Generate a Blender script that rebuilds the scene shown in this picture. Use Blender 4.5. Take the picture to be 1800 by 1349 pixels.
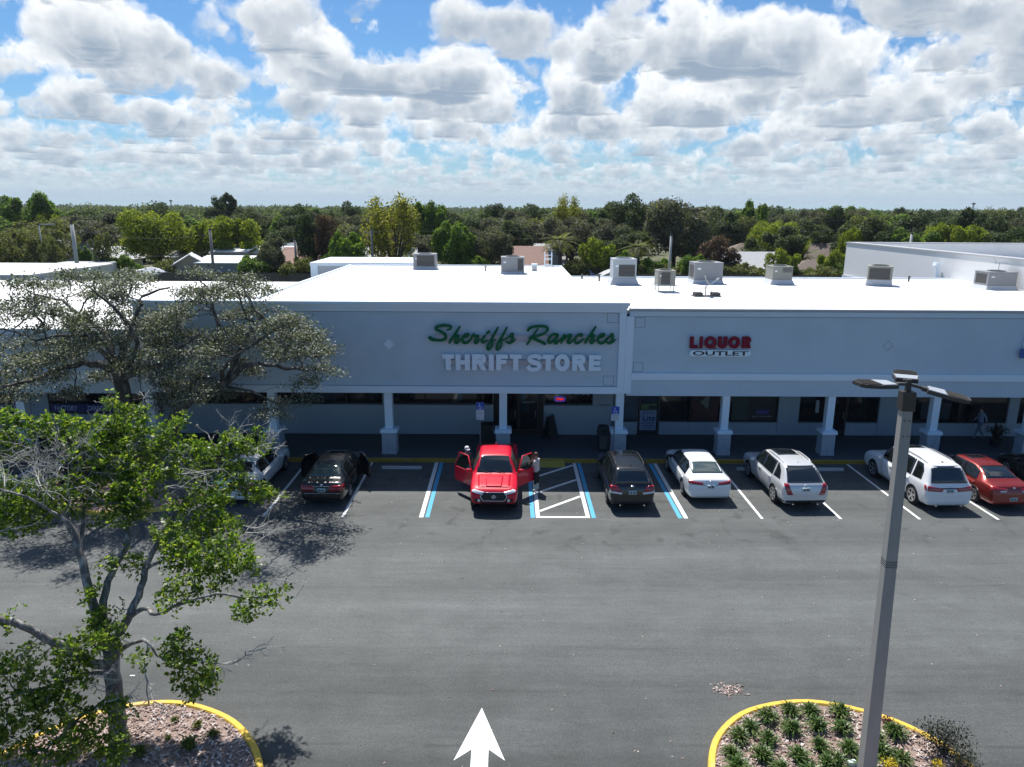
import bpy, bmesh, math, random
import numpy as np
from mathutils import Vector, Matrix
from mathutils.bvhtree import BVHTree

R = math.radians
random.seed(7)
rng = np.random.default_rng(7)
for o in list(bpy.data.objects):
    bpy.data.objects.remove(o)
SC = bpy.context.scene
COL = SC.collection

# ------------------------------------------------------------------ camera
H, FPX, PITCH, YAW, ROLL = 10.5, 1260.0, R(13.65), R(0.3), R(0.35)
cp, sp, cy, sy = math.cos(PITCH), math.sin(PITCH), math.cos(YAW), math.sin(YAW)
FWD = Vector((sy * cp, cy * cp, -sp))
R0 = Vector((cy, -sy, 0))
U0 = R0.cross(FWD)
RGT = R0 * math.cos(ROLL) + U0 * math.sin(ROLL)
UPV = U0 * math.cos(ROLL) - R0 * math.sin(ROLL)
CAMP = Vector((0, 0, H))
cam_d = bpy.data.cameras.new('camera')
cam_d.sensor_width = 36.0
cam_d.lens = FPX / 1800.0 * 36.0
cam_d.clip_start = 0.1
cam_d.clip_end = 6000
cam = bpy.data.objects.new('camera', cam_d)
COL.objects.link(cam)
cam.matrix_world = Matrix.Translation(CAMP) @ Matrix((RGT, UPV, -FWD)).transposed().to_4x4()
SC.camera = cam


def W(px, py, Y=None, z=None, X=None):
    """the point where the sight line of a photo pixel meets a plane of the place"""
    d = FWD * FPX + RGT * (px - 900.0) - UPV * (py - 674.5)
    if Y is not None:
        t = (Y - CAMP.y) / d.y
    elif X is not None:
        t = (X - CAMP.x) / d.x
    else:
        t = (z - CAMP.z) / d.z
    return CAMP + d * t


# ------------------------------------------------------------------ sun, exposure
SUN_EL, SUN_AZ = R(60.0), R(-19.5)          # the sun stands behind the shops and a little to the west
sun_dir = Vector((math.sin(SUN_AZ) * math.cos(SUN_EL), math.cos(SUN_AZ) * math.cos(SUN_EL), math.sin(SUN_EL)))
sd = bpy.data.lights.new('sun', 'SUN')
sd.energy = 5.0
sd.angle = R(0.53)
sd.color = (1.0, 0.96, 0.9)
so = bpy.data.objects.new('sun', sd)
COL.objects.link(so)
so.rotation_euler = sun_dir.to_track_quat('Z', 'Y').to_euler()
SC.view_settings.view_transform = 'Standard'
SC.view_settings.look = 'None'
SC.view_settings.exposure = 0.45
SC.view_settings.gamma = 1.0
SC.cycles.max_bounces = 6
SC.cycles.diffuse_bounces = 3
SC.cycles.glossy_bounces = 3
SC.cycles.transparent_max_bounces = 6
SC.cycles.caustics_reflective = False
SC.cycles.caustics_refractive = False
SC.cycles.use_denoising = True


# ------------------------------------------------------------------ node helper
class NT:
    def __init__(s, tree):
        s.t = tree
        tree.nodes.clear()

    def n(s, typ, **kw):
        nd = s.t.nodes.new(typ)
        for k, v in kw.items():
            setattr(nd, k, v)
        return nd

    def set(s, sock, v):
        if isinstance(v, bpy.types.NodeSocket):
            s.t.links.new(v, sock)
        elif v is not None:
            if hasattr(sock.default_value, '__len__') and not hasattr(v, '__len__'):
                v = (v, v, v, 1)[:len(sock.default_value)]
            if hasattr(v, '__len__') and len(sock.default_value) == 4 and len(v) == 3:
                v = tuple(v) + (1,)
            if hasattr(v, '__len__'):
                v = tuple(v)[:len(sock.default_value)]
            sock.default_value = v

    def m(s, op, a, b=None, c=None, clamp=False):
        nd = s.n('ShaderNodeMath', operation=op, use_clamp=clamp)
        for i, v in enumerate((a, b, c)):
            if v is not None:
                s.set(nd.inputs[i], v)
        return nd.outputs[0]

    def mix(s, f, a, b, mode='MIX'):
        nd = s.n('ShaderNodeMix', data_type='RGBA', blend_type=mode)
        nd.clamp_factor = True
        s.set(nd.inputs[0], f)
        s.set(nd.inputs[6], a)
        s.set(nd.inputs[7], b)
        return nd.outputs[2]

    def noise(s, vec, scale, detail=4, rough=0.55, dist=0.0, lac=2.0):
        nd = s.n('ShaderNodeTexNoise')
        nd.inputs['Scale'].default_value = scale
        nd.inputs['Detail'].default_value = detail
        nd.inputs['Roughness'].default_value = rough
        nd.inputs['Distortion'].default_value = dist
        nd.inputs['Lacunarity'].default_value = lac
        s.set(nd.inputs['Vector'], vec)
        return nd.outputs['Fac']

    def voro(s, vec, scale, feature='F1', out='Distance', rand=1.0):
        nd = s.n('ShaderNodeTexVoronoi', feature=feature)
        nd.inputs['Scale'].default_value = scale
        nd.inputs['Randomness'].default_value = rand
        s.set(nd.inputs['Vector'], vec)
        return nd.outputs[out]

    def ramp(s, f, stops, interp='LINEAR'):
        nd = s.n('ShaderNodeValToRGB')
        nd.color_ramp.interpolation = interp
        el = nd.color_ramp.elements
        while len(el) < len(stops):
            el.new(0.5)
        for e, (p, c) in zip(el, stops):
            e.position = p
            e.color = (c, c, c, 1) if not hasattr(c, '__len__') else tuple(c) + (1,)
        s.set(nd.inputs[0], f)
        return nd.outputs[0]

    def xyz(s, v):
        nd = s.n('ShaderNodeSeparateXYZ')
        s.set(nd.inputs[0], v)
        return nd.outputs[0], nd.outputs[1], nd.outputs[2]

    def comb(s, x, y, z):
        nd = s.n('ShaderNodeCombineXYZ')
        for i, v in enumerate((x, y, z)):
            s.set(nd.inputs[i], v)
        return nd.outputs[0]

    def scale(s, v, sc):
        nd = s.n('ShaderNodeVectorMath', operation='MULTIPLY')
        s.set(nd.inputs[0], v)
        s.set(nd.inputs[1], sc)
        return nd.outputs[0]


# ------------------------------------------------------------------ sky: Nishita air with a field of cumulus
world = bpy.data.worlds.new('World')
SC.world = world
world.use_nodes = True
g = NT(world.node_tree)
STR = 0.084
sky = g.n('ShaderNodeTexSky', sky_type='NISHITA', sun_disc=False)
sky.sun_elevation, sky.sun_rotation = SUN_EL, SUN_AZ
sky.air_density, sky.dust_density, sky.ozone_density = 1.0, 0.5, 4.5
air = g.mix(1.0, sky.outputs[0], (0.53, 0.79, 0.98), 'MULTIPLY')
tc = g.n('ShaderNodeTexCoord')
dx, dy, dz = g.xyz(tc.outputs['Generated'])
zc = g.m('MAXIMUM', dz, 0.018)
inv = g.m('DIVIDE', 1.0, zc)
qx, qy = g.m('MULTIPLY', dx, inv), g.m('MULTIPLY', dy, inv)
macro = g.noise(g.comb(qx, qy, 3.1), 0.16, 1, 0.5)
cover = g.m('MULTIPLY_ADD', g.m('SUBTRACT', 0.5, macro), 0.16, 0.514)
cover = g.m('ADD', cover, g.m('MULTIPLY', g.m('MULTIPLY', dy, -0.55, clamp=True), 0.6))     # cloud cleared from the unseen sky behind the camera, for bluer shade
NS, DH = 20, 0.88
trans, acc = None, None
wn = g.n('ShaderNodeTexWhiteNoise', noise_dimensions='3D')
g.set(wn.inputs['Vector'], g.scale(tc.outputs['Generated'], (9137.0, 8713.0, 9371.0)))
jit = g.m('SUBTRACT', wn.outputs['Value'], 0.5)
dens = g.m('MULTIPLY', inv, -1000.0 * DH / NS)
for k in range(NS):
    t0 = k / (NS - 1)
    t = g.m('MAXIMUM', g.m('MULTIPLY_ADD', jit, 1.0 / (NS - 1), t0), 0.0)
    h = g.m('MULTIPLY_ADD', t, DH, 1.0)
    v = g.comb(g.m('MULTIPLY_ADD', qx, h, 12.7), g.m('MULTIPLY_ADD', qy, h, 84.2), h)
    n = g.noise(v, 0.96, 5 if k < 2 else 8, 0.55 if k < 2 else 0.60)
    base = g.m('MULTIPLY', g.m('MULTIPLY_ADD', t, -1.0 / 0.22, 1.0, clamp=True), 0.10)      # rounded undersides
    thr = g.m('ADD', g.m('MULTIPLY_ADD', g.m('POWER', t, 1.0), 0.18, cover), base)
    ex = g.m('SUBTRACT', n, thr)
    tr = g.m('EXPONENT', g.m('MULTIPLY', g.m('MAXIMUM', ex, 0.0), dens))
    lit = g.m('MULTIPLY', ex, 9.5 - 5.0 * t0, clamp=True)
    lit = g.m('ADD', lit, 0.50 * max(0.0, 1.0 - t0 * 3.2), clamp=True)
    wt = 8.4 + 2.0 * min(1.0, t0 * 2.5)
    cc = g.mix(lit, (wt * 0.97, wt * 0.99, wt), (2.9, 3.7, 4.75))
    w = g.m('SUBTRACT', 1.0, tr)
    if trans is not None:
        w = g.m('MULTIPLY', w, trans)
    add = g.mix(w, (0, 0, 0), cc)
    acc = add if acc is None else g.mix(1.0, acc, add, 'ADD')
    trans = tr if trans is None else g.m('MULTIPLY', trans, tr)
bg_air = g.mix(trans, (0, 0, 0), air)
tot = g.mix(1.0, bg_air, acc, 'ADD')
hz = g.m('MULTIPLY', g.m('EXPONENT', g.m('MULTIPLY', zc, -24.0)), 0.92)
hz = g.m('MAXIMUM', hz, g.m('MULTIPLY_ADD', dz, -60.0, 1.9, clamp=True))
tot = g.mix(hz, tot, (4.2, 5.5, 6.5))
bgn = g.n('ShaderNodeBackground')
g.set(bgn.inputs[0], tot)
bgn.inputs[1].default_value = STR
wo = g.n('ShaderNodeOutputWorld')
g.t.links.new(bgn.outputs[0], wo.inputs[0])
world.cycles.sampling_method = 'MANUAL'
world.cycles.sample_map_resolution = 512


# ------------------------------------------------------------------ materials
MATS = {}


def mat(name, col, rough=0.8, metal=0.0, spec=0.5, var=0.0, vs=1.5, bump=0.0, bs=20.0, coat=0.0, col2=None, c2at=(0.45, 0.7),
        stretch=(1, 1, 1), alpha=1.0, trans=0.0, emit=None, es=0.0, croughness=0.05):
    if name in MATS:
        return MATS[name]
    m = bpy.data.materials.new(name)
    m.use_nodes = True
    g = NT(m.node_tree)
    b = g.n('ShaderNodeBsdfPrincipled')
    out = g.n('ShaderNodeOutputMaterial')
    g.t.links.new(b.outputs[0], out.inputs[0])
    geo = g.n('ShaderNodeNewGeometry')
    pos = g.scale(geo.outputs['Position'], stretch)
    c = tuple(col) + (1,)
    if col2 is not None:
        f = g.ramp(g.noise(pos, vs, 5, 0.6), [(c2at[0], 0.0), (c2at[1], 1.0)])
        c = g.mix(f, c, tuple(col2) + (1,))
    if var:
        f = g.noise(pos, vs * 2.3, 5, 0.62)
        k = g.m('MULTIPLY_ADD', f, 2 * var, 1 - var)
        vm = g.n('ShaderNodeVectorMath', operation='SCALE')
        g.set(vm.inputs[0], c)
        g.set(vm.inputs['Scale'], k)
        c = vm.outputs[0]
    g.set(b.inputs['Base Color'], c)
    b.inputs['Roughness'].default_value = rough
    b.inputs['Metallic'].default_value = metal
    b.inputs['Specular IOR Level'].default_value = spec
    b.inputs['Coat Weight'].default_value = coat
    b.inputs['Coat Roughness'].default_value = croughness
    b.inputs['Alpha'].default_value = alpha
    b.inputs['Transmission Weight'].default_value = trans
    if emit:
        b.inputs['Emission Color'].default_value = tuple(emit) + (1,)
        b.inputs['Emission Strength'].default_value = es
    if bump:
        bn = g.n('ShaderNodeBump')
        bn.inputs['Strength'].default_value = bump
        bn.inputs['Distance'].default_value = 0.02
        g.set(bn.inputs['Height'], g.noise(pos, bs, 4, 0.6))
        g.t.links.new(bn.outputs[0], b.inputs['Normal'])
    MATS[name] = m
    return m


# ------------------------------------------------------------------ mesh builder
class MB:
    def __init__(s):
        s.v, s.f, s.mi = [], [], []

    def add(s, verts, faces, mi=0):
        o = len(s.v)
        s.v += [tuple(v) for v in verts]
        s.f += [tuple(i + o for i in f) for f in faces]
        s.mi += [mi] * len(faces)
        return s

    def box(s, x0, x1, y0, y1, z0, z1, mi=0, M=None):
        vs = [Vector(p) for p in ((x0, y0, z0), (x1, y0, z0), (x1, y1, z0), (x0, y1, z0), (x0, y0, z1), (x1, y0, z1), (x1, y1, z1), (x0, y1, z1))]
        if M is not None:
            vs = [M @ v for v in vs]
        return s.add(vs, [(3, 2, 1, 0), (4, 5, 6, 7), (0, 1, 5, 4), (1, 2, 6, 5), (2, 3, 7, 6), (3, 0, 4, 7)], mi)

    def frustum(s, x0, x1, y0, y1, z0, z1, ins, mi=0, M=None):
        vs = [Vector(p) for p in ((x0, y0, z0), (x1, y0, z0), (x1, y1, z0), (x0, y1, z0), (x0 + ins, y0 + ins, z1), (x1 - ins, y0 + ins, z1), (x1 - ins, y1 - ins, z1), (x0 + ins, y1 - ins, z1))]
        if M is not None:
            vs = [M @ v for v in vs]
        return s.add(vs, [(3, 2, 1, 0), (4, 5, 6, 7), (0, 1, 5, 4), (1, 2, 6, 5), (2, 3, 7, 6), (3, 0, 4, 7)], mi)

    def poly(s, pts, mi=0):
        return s.add(pts, [tuple(range(len(pts)))], mi)

    def prism(s, pts, dvec, mi=0):
        """polygon pts (3d, in order) extruded along dvec"""
        n = len(pts)
        d = Vector(dvec)
        vs = [Vector(p) for p in pts] + [Vector(p) + d for p in pts]
        fs = [tuple(range(n - 1, -1, -1)), tuple(range(n, 2 * n))] + [(i, (i + 1) % n, n + (i + 1) % n, n + i) for i in range(n)]
        return s.add(vs, fs, mi)

    def tube(s, pts, rad, n=8, mi=0, cap=True):
        pts = [Vector(p) for p in pts]
        if not hasattr(rad, '__len__'):
            rad = [rad] * len(pts)
        o = len(s.v)
        ref = Vector((0.31, 0.23, 0.92))
        for i, p in enumerate(pts):
            t = (pts[min(i + 1, len(pts) - 1)] - pts[max(i - 1, 0)])
            t = t.normalized() if t.length > 1e-9 else Vector((0, 0, 1))
            a = t.cross(ref)
            if a.length < 0.05:
                a = t.cross(Vector((1, 0, 0)))
            a.normalize()
            b = t.cross(a)
            for k in range(n):
                th = 2 * math.pi * k / n
                s.v.append(tuple(p + (a * math.cos(th) + b * math.sin(th)) * rad[i]))
        for i in range(len(pts) - 1):
            for k in range(n):
                s.f.append((o + i * n + k, o + i * n + (k + 1) % n, o + (i + 1) * n + (k + 1) % n, o + (i + 1) * n + k))
                s.mi.append(mi)
        if cap:
            s.f.append(tuple(o + k for k in range(n - 1, -1, -1)))
            s.f.append(tuple(o + (len(pts) - 1) * n + k for k in range(n)))
            s.mi += [mi, mi]
        return s

    def lathe(s, prof, c=(0, 0, 0), axis='z', n=20, mi=0, M=None):
        """prof = [(r, h)] revolved round an axis through c"""
        o = len(s.v)
        for r, h in prof:
            for k in range(n):
                th = 2 * math.pi * k / n
                a, b = r * math.cos(th), r * math.sin(th)
                p = {'z': (a, b, h), 'x': (h, a, b), 'y': (b, h, a)}[axis]
                p = Vector((p[0] + c[0], p[1] + c[1], p[2] + c[2]))
                if M is not None:
                    p = M @ p
                s.v.append(tuple(p))
        for i in range(len(prof) - 1):
            for k in range(n):
                s.f.append((o + i * n + k, o + i * n + (k + 1) % n, o + (i + 1) * n + (k + 1) % n, o + (i + 1) * n + k))
                s.mi.append(mi)
        s.f.append(tuple(o + k for k in range(n - 1, -1, -1)))
        s.f.append(tuple(o + (len(prof) - 1) * n + k for k in range(n)))
        s.mi += [mi, mi]
        return s

    def build(s, name, mats, parent=None, smooth=False, bevel=0.0, fixn=False):
        me = bpy.data.meshes.new(name)
        me.from_pydata(s.v, [], s.f)
        if not isinstance(mats, (list, tuple)):
            mats = [mats]
        for m in mats:
            me.materials.append(m)
        me.polygons.foreach_set('material_index', s.mi)
        if smooth:
            me.polygons.foreach_set('use_smooth', [True] * len(s.f))
        if fixn or bevel:
            bm = bmesh.new()
            bm.from_mesh(me)
            if bevel:
                bmesh.ops.remove_doubles(bm, verts=bm.verts, dist=1e-5)
                bmesh.ops.bevel(bm, geom=[e for e in bm.edges if e.is_manifold and e.calc_face_angle(0) > 0.6], offset=bevel, segments=2, affect='EDGES', profile=0.6)
            bmesh.ops.recalc_face_normals(bm, faces=bm.faces)
            bm.to_mesh(me)
            bm.free()
        me.update()
        return link(name, me, parent)


def link(name, me, parent=None):
    o = bpy.data.objects.new(name, me)
    COL.objects.link(o)
    if parent is not None:
        o.parent = parent
        if parent.name in WBUILT:
            o.matrix_parent_inverse = Matrix.Translation(-parent.location)
        elif parent.parent is not None and parent.parent.name in WBUILT:
            pass
    return o


WBUILT = set()          # things whose parts are written in the coordinates of the place


def tag(o, label=None, cat=None, group=None, kind=None):
    for k, v in (('label', label), ('category', cat), ('group', group), ('kind', kind)):
        if v:
            o[k] = v
    return o


def thing(name, label, cat, loc=(0, 0, 0), rz=0.0, group=None, world=False):
    o = bpy.data.objects.new(name, None)
    COL.objects.link(o)
    o.location = loc
    o.rotation_euler = (0, 0, rz)
    o.empty_display_size = 0.3
    if world:
        WBUILT.add(o.name)
    return tag(o, label, cat, group)


def copy_tree(o, loc=None, rz=None, label=None, group=None, parent=None):
    c = o.copy()
    COL.objects.link(c)
    if parent is not None:
        c.parent = parent
    else:
        if loc is not None:
            c.location = loc
        if rz is not None:
            c.rotation_euler = (0, 0, rz)
        if label:
            c['label'] = label
        if group:
            c['group'] = group
    for ch in list(o.children):
        copy_tree(ch, parent=c)
    return c


def text_mesh(body, size=1.0, extrude=0.02, offset=0.0, align='CENTER', spacing=1.0):
    """a piece of lettering as a mesh, in its own x-y plane"""
    cu = bpy.data.curves.new('lettering', 'FONT')
    cu.body = body
    cu.size = size
    cu.extrude = extrude
    cu.offset = offset
    cu.align_x = align
    cu.align_y = 'BOTTOM_BASELINE'
    cu.space_character = spacing
    cu.resolution_u = 4
    o = bpy.data.objects.new('lettering', cu)
    COL.objects.link(o)
    dg = bpy.context.evaluated_depsgraph_get()
    me = bpy.data.meshes.new_from_object(o.evaluated_get(dg))
    bpy.data.objects.remove(o)
    return me


def text_on_wall(name, body, p0, p1, z0, z1, y, m, depth=0.02, offset=0.0, parent=None, spacing=1.0, fit=True):
    """lettering standing on a wall that faces -Y, filling x p0..p1 and z z0..z1"""
    me = text_mesh(body, 1.0, depth / 2, offset, 'LEFT', spacing)
    co = np.zeros(len(me.vertices) * 3)
    me.vertices.foreach_get('co', co)
    co = co.reshape(-1, 3)
    lo, hi = co.min(0), co.max(0)
    out = np.zeros_like(co)
    out[:, 0] = p0 + (co[:, 0] - lo[0]) / (hi[0] - lo[0]) * (p1 - p0)
    out[:, 2] = z0 + (co[:, 1] - lo[1]) / (hi[1] - lo[1]) * (z1 - z0)
    out[:, 1] = y - (co[:, 2] - lo[2])
    me.vertices.foreach_set('co', out.ravel())
    me.materials.clear()
    me.materials.append(m)
    me.update()
    return link(name, me, parent)
# ------------------------------------------------------------------ ground, asphalt, markings
def asphalt_mat():
    m = bpy.data.materials.new('asphalt')
    m.use_nodes = True
    g = NT(m.node_tree)
    b = g.n('ShaderNodeBsdfPrincipled')
    out = g.n('ShaderNodeOutputMaterial')
    g.t.links.new(b.outputs[0], out.inputs[0])
    pos = g.n('ShaderNodeNewGeometry').outputs['Position']
    px, py, pz = g.xyz(pos)
    grain = g.voro(pos, 62.0, 'F1', 'Color')
    gr = g.m('MULTIPLY_ADD', g.xyz(grain)[0], 0.50, 0.75)
    fine = g.m('MULTIPLY_ADD', g.noise(pos, 24.0, 4, 0.75), 0.9, 0.55)
    blotch = g.noise(pos, 0.55, 6, 0.66, 0.4)
    streak = g.noise(g.scale(pos, (0.06, 1.5, 1)), 1.0, 5, 0.62, 0.3)
    st2 = g.noise(g.scale(pos, (0.018, 0.55, 1)), 1.0, 3, 0.5)
    k = g.m('MULTIPLY_ADD', blotch, 0.70, 0.66)
    k = g.m('MULTIPLY', k, g.m('MULTIPLY_ADD', streak, 0.62, 0.69))
    k = g.m('MULTIPLY', k, g.m('MULTIPLY_ADD', g.noise(g.scale(pos, (0.35, 2.2, 1)), 2.4, 5, 0.7, 0.5), 0.46, 0.77))
    k = g.m('MULTIPLY', k, g.m('MULTIPLY_ADD', st2, 0.50, 0.75))
    # the stalls were resurfaced: smoother and a shade darker, up to a ragged joint
    edge = g.m('ADD', py, g.m('MULTIPLY', g.noise(pos, 1.3, 4, 0.6), 0.45))
    lot = g.ramp(g.m('MULTIPLY_ADD', g.m('SUBTRACT', edge, 23.2), 1.8, 0.5, clamp=True), [(0.2, 0.0), (0.8, 1.0)])
    k = g.m('MULTIPLY', k, g.m('SUBTRACT', 1.0, g.m('MULTIPLY', lot, 0.12)))
    gmix = g.m('MULTIPLY_ADD', lot, -0.5, 1.0)
    grain_k = g.m('MULTIPLY_ADD', g.m('SUBTRACT', g.m('MULTIPLY', gr, fine), 1.0), gmix, 1.0)
    k = g.m('MULTIPLY', k, grain_k)
    # long seams between the paver's passes
    seam = None
    for yy, a in ((13.55, 0.30), (15.35, 0.22), (17.2, 0.16), (20.6, 0.14)):
        wob = g.m('MULTIPLY_ADD', g.noise(g.scale(pos, (0.25, 1, 1)), 1.0, 4, 0.6), 0.5, yy - 0.25)
        d = g.m('ABSOLUTE', g.m('SUBTRACT', py, wob))
        l = g.m('MULTIPLY', g.m('SUBTRACT', 1.0, g.m('MULTIPLY', d, 14.0), clamp=True), a)
        l = g.m('MULTIPLY', l, g.ramp(g.noise(g.scale(pos, (0.5, 0.5, 1)), 1.0, 3, 0.6), [(0.42, 0.0), (0.6, 1.0)]))
        seam = l if seam is None else g.m('MAXIMUM', seam, l)
    # oil and tyre stains near the islands
    stain = g.ramp(g.noise(g.scale(pos, (0.7, 0.9, 1)), 0.9, 7, 0.7, 0.8), [(0.52, 0.0), (0.74, 1.0)])
    near = g.m('MULTIPLY_ADD', py, -0.22, 3.4, clamp=True)
    # an older, darker strip of paving nearest the islands, and a faint band of tyre polish down the lane
    old = g.m('MULTIPLY_ADD', g.m('ADD', py, g.m('MULTIPLY', g.noise(pos, 0.8, 4, 0.6), 0.5)), -2.2, 30.3, clamp=True)
    k = g.m('MULTIPLY', k, g.m('SUBTRACT', 1.0, g.m('MULTIPLY', old, 0.16)))
    dulled = g.m('MULTIPLY_ADD', g.m('ADD', py, g.m('MULTIPLY', g.noise(g.scale(pos, (0.3, 1, 1)), 0.7, 4, 0.6), 2.0)), -0.4, 7.6, clamp=True)  # the paving gets gradually darker towards the near end
    k = g.m('MULTIPLY', k, g.m('SUBTRACT', 1.0, g.m('MULTIPLY', dulled, 0.27)))
    wb = g.m('ADD', py, g.m('MULTIPLY', g.noise(g.scale(pos, (0.12, 0.3, 1)), 1.0, 3, 0.5), 1.6))
    for c_, w_, a_ in ((17.7, 0.9, 0.10), (19.9, 0.7, -0.08), (21.6, 0.6, 0.09), (15.9, 0.6, -0.07)):
        b_ = g.m('MULTIPLY', g.m('SUBTRACT', 1.0, g.m('DIVIDE', g.m('ABSOLUTE', g.m('SUBTRACT', wb, c_)), w_), clamp=True), a_)
        k = g.m('MULTIPLY', k, g.m('SUBTRACT', 1.0, b_))
    k = g.m('MULTIPLY', k, g.m('SUBTRACT', 1.0, g.m('MULTIPLY', g.m('MULTIPLY', stain, near), 0.68)))
    oil = g.m('MULTIPLY', g.ramp(g.noise(pos, 1.15, 6, 0.62, 0.6), [(0.56, 0.0), (0.72, 1.0)]), lot)
    k = g.m('MULTIPLY', k, g.m('SUBTRACT', 1.0, g.m('MULTIPLY', oil, 0.45)))
    k = g.m('MULTIPLY', k, g.m('SUBTRACT', 1.0, seam))
    # pale grit caught in the surface
    vd = g.voro(g.scale(pos, (1, 1, 1)), 2.6, 'F1', 'Distance')
    speck = g.m('LESS_THAN', vd, 0.022)
    k = g.m('ADD', k, g.m('MULTIPLY', speck, 1.1))
    vm = g.n('ShaderNodeVectorMath', operation='SCALE')
    vm.inputs[0].default_value = (0.100, 0.107, 0.106)
    g.set(vm.inputs['Scale'], k)
    g.set(b.inputs['Base Color'], vm.outputs[0])
    b.inputs['Roughness'].default_value = 0.78
    b.inputs['Specular IOR Level'].default_value = 0.35
    bn = g.n('ShaderNodeBump')
    bn.inputs['Strength'].default_value = 0.5
    bn.inputs['Distance'].default_value = 0.01
    g.set(bn.inputs['Height'], g.noise(pos, 70.0, 3, 0.7))
    g.t.links.new(bn.outputs[0], b.inputs['Normal'])
    return m


def sheet(name, x0, x1, y0, y1, z, m, kind='structure', parent=None):
    o = MB().poly([(x0, y0, z), (x1, y0, z), (x1, y1, z), (x0, y1, z)]).build(name, m, parent)
    if kind:
        o['kind'] = kind
    return o


m_soil = mat('back_ground_soil', (0.075, 0.085, 0.035), 0.95, var=0.45, vs=0.15, col2=(0.16, 0.14, 0.09), c2at=(0.5, 0.62))
sheet('ground', -3500, 3500, -300, 6000, 0.0, m_soil)
m_asph = asphalt_mat()
sheet('parking_lot', -70, 70, -12, 28.9, 0.004, m_asph)
m_alley = mat('alley_asphalt', (0.12, 0.12, 0.118), 0.9, var=0.25, vs=0.4)
sheet('service_alley', -70, 70, 28.9, 74, 0.004, m_alley)
m_grass = mat('verge_grass', (0.14, 0.15, 0.05), 0.95, var=0.5, vs=0.8, col2=(0.2, 0.18, 0.09))
sheet('grass_verge', -70, 70, 74, 99, 0.008, m_grass)
m_road = mat('street_asphalt', (0.22, 0.21, 0.20), 0.9, var=0.2, vs=0.3)
sheet('street', 6.0, 13.5, 104, 300, 0.008, m_road)

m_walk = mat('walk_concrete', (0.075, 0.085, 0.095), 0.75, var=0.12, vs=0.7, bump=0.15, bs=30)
MB().box(-70, 45, 29.05, 34.5, 0.0, 0.15).build('sidewalk', m_walk)['kind'] = 'structure'
m_ykerb = mat('kerb_yellow_paint', (0.44, 0.27, 0.03), 0.7, var=0.28, vs=2.0, col2=(0.36, 0.27, 0.12), c2at=(0.56, 0.72))
mb = MB()
xx = -70.0
while xx < 45:
    mb.box(xx, xx + 2.985, 28.9, 29.05, 0.0, 0.15)
    xx += 3.0
mb.build('kerb', m_ykerb)['kind'] = 'structure'
m_ramp = mat('ramp_tactile_yellow', (0.46, 0.36, 0.06), 0.8, var=0.15, vs=3.0, bump=0.5, bs=18)
tag(MB().add([(1.30, 28.35, 0.01), (2.40, 28.35, 0.01), (2.40, 29.06, 0.158), (1.30, 29.06, 0.158), (1.30, 28.35, 0.0), (2.40, 28.35, 0.0), (2.40, 29.06, 0.0), (1.30, 29.06, 0.0)],
             [(0, 1, 2, 3), (0, 3, 7, 4), (1, 5, 6, 2), (2, 6, 7, 3), (0, 4, 5, 1), (4, 7, 6, 5)]).build('kerb_ramp', m_ramp), 'yellow kerb ramp at the head of the hatched access aisle', 'ramp')

m_white = mat('road_paint_white', (0.76, 0.77, 0.76), 0.7, var=0.16, vs=3.0, col2=(0.40, 0.41, 0.41), c2at=(0.60, 0.74), bump=0.4, bs=60)
m_blue = mat('road_paint_blue', (0.075, 0.38, 0.62), 0.7, var=0.16, vs=3.0, col2=(0.09, 0.24, 0.34), c2at=(0.60, 0.76), bump=0.4, bs=60)
ZM = 0.009


def stripes(name, quads, m, z=ZM):
    mb = MB()
    for q in quads:
        mb.poly([(x, y, z) for x, y in q])
    o = mb.build(name, m)
    o['kind'] = 'structure'
    return o


def bar(x, w=0.10, y0=23.29, y1=28.88):
    return [(x - w / 2, y0), (x + w / 2, y0), (x + w / 2, y1), (x - w / 2, y1)]


def diag(xa, ya, xb, yb, w=0.10):
    d = Vector((xb - xa, yb - ya)).normalized()
    n = Vector((-d.y, d.x)) * w / 2
    return [(xa - n.x, ya - n.y), (xb - n.x, yb - n.y), (xb + n.x, yb + n.y), (xa + n.x, ya + n.y)]


whites = [bar(x) for x in (-19.6, -17.3, -8.55, -5.78, 8.93, 11.70, 14.48, 17.25, 20.02, 22.8)]
whites += [bar(-3.03, 0.15), bar(6.26, 0.15)]
whites += [bar(1.06, 0.14, 23.43), bar(2.82, 0.14, 23.43), [(0.99, 23.29), (2.89, 23.29), (2.89, 23.42), (0.99, 23.42)]]
whites += [diag(1.14, 23.86, 2.74, 25.25, 0.13), diag(1.14, 25.60, 2.74, 26.95, 0.13), diag(1.14, 27.25, 2.74, 28.62, 0.13), diag(1.14, 26.05, 1.62, 25.62, 0.0001)]
whites.pop()
stripes('parking_lines', whites, m_white)
stripes('accessible_parking_lines', [bar(-2.82, 0.15), bar(0.88, 0.15), bar(3.02, 0.15), bar(6.06, 0.15)], m_blue)
ar = [(-0.70, 6.0), (-0.36, 6.0), (-0.36, 12.20), (-0.03, 11.90), (-0.54, 13.43), (-1.04, 11.90), (-0.70, 12.20)]
mb = MB()
mb.poly([(ar[0][0], ar[0][1], ZM), (ar[1][0], ar[1][1], ZM), (ar[2][0], ar[2][1], ZM), (ar[6][0], ar[6][1], ZM)])
mb.poly([(*ar[6], ZM), (*ar[2], ZM), (*ar[4], ZM)])
mb.poly([(*ar[2], ZM), (*ar[3], ZM), (*ar[4], ZM)])
mb.poly([(*ar[5], ZM), (*ar[6], ZM), (*ar[4], ZM)])
mb.build('pavement_arrow', m_white)['kind'] = 'structure'

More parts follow.
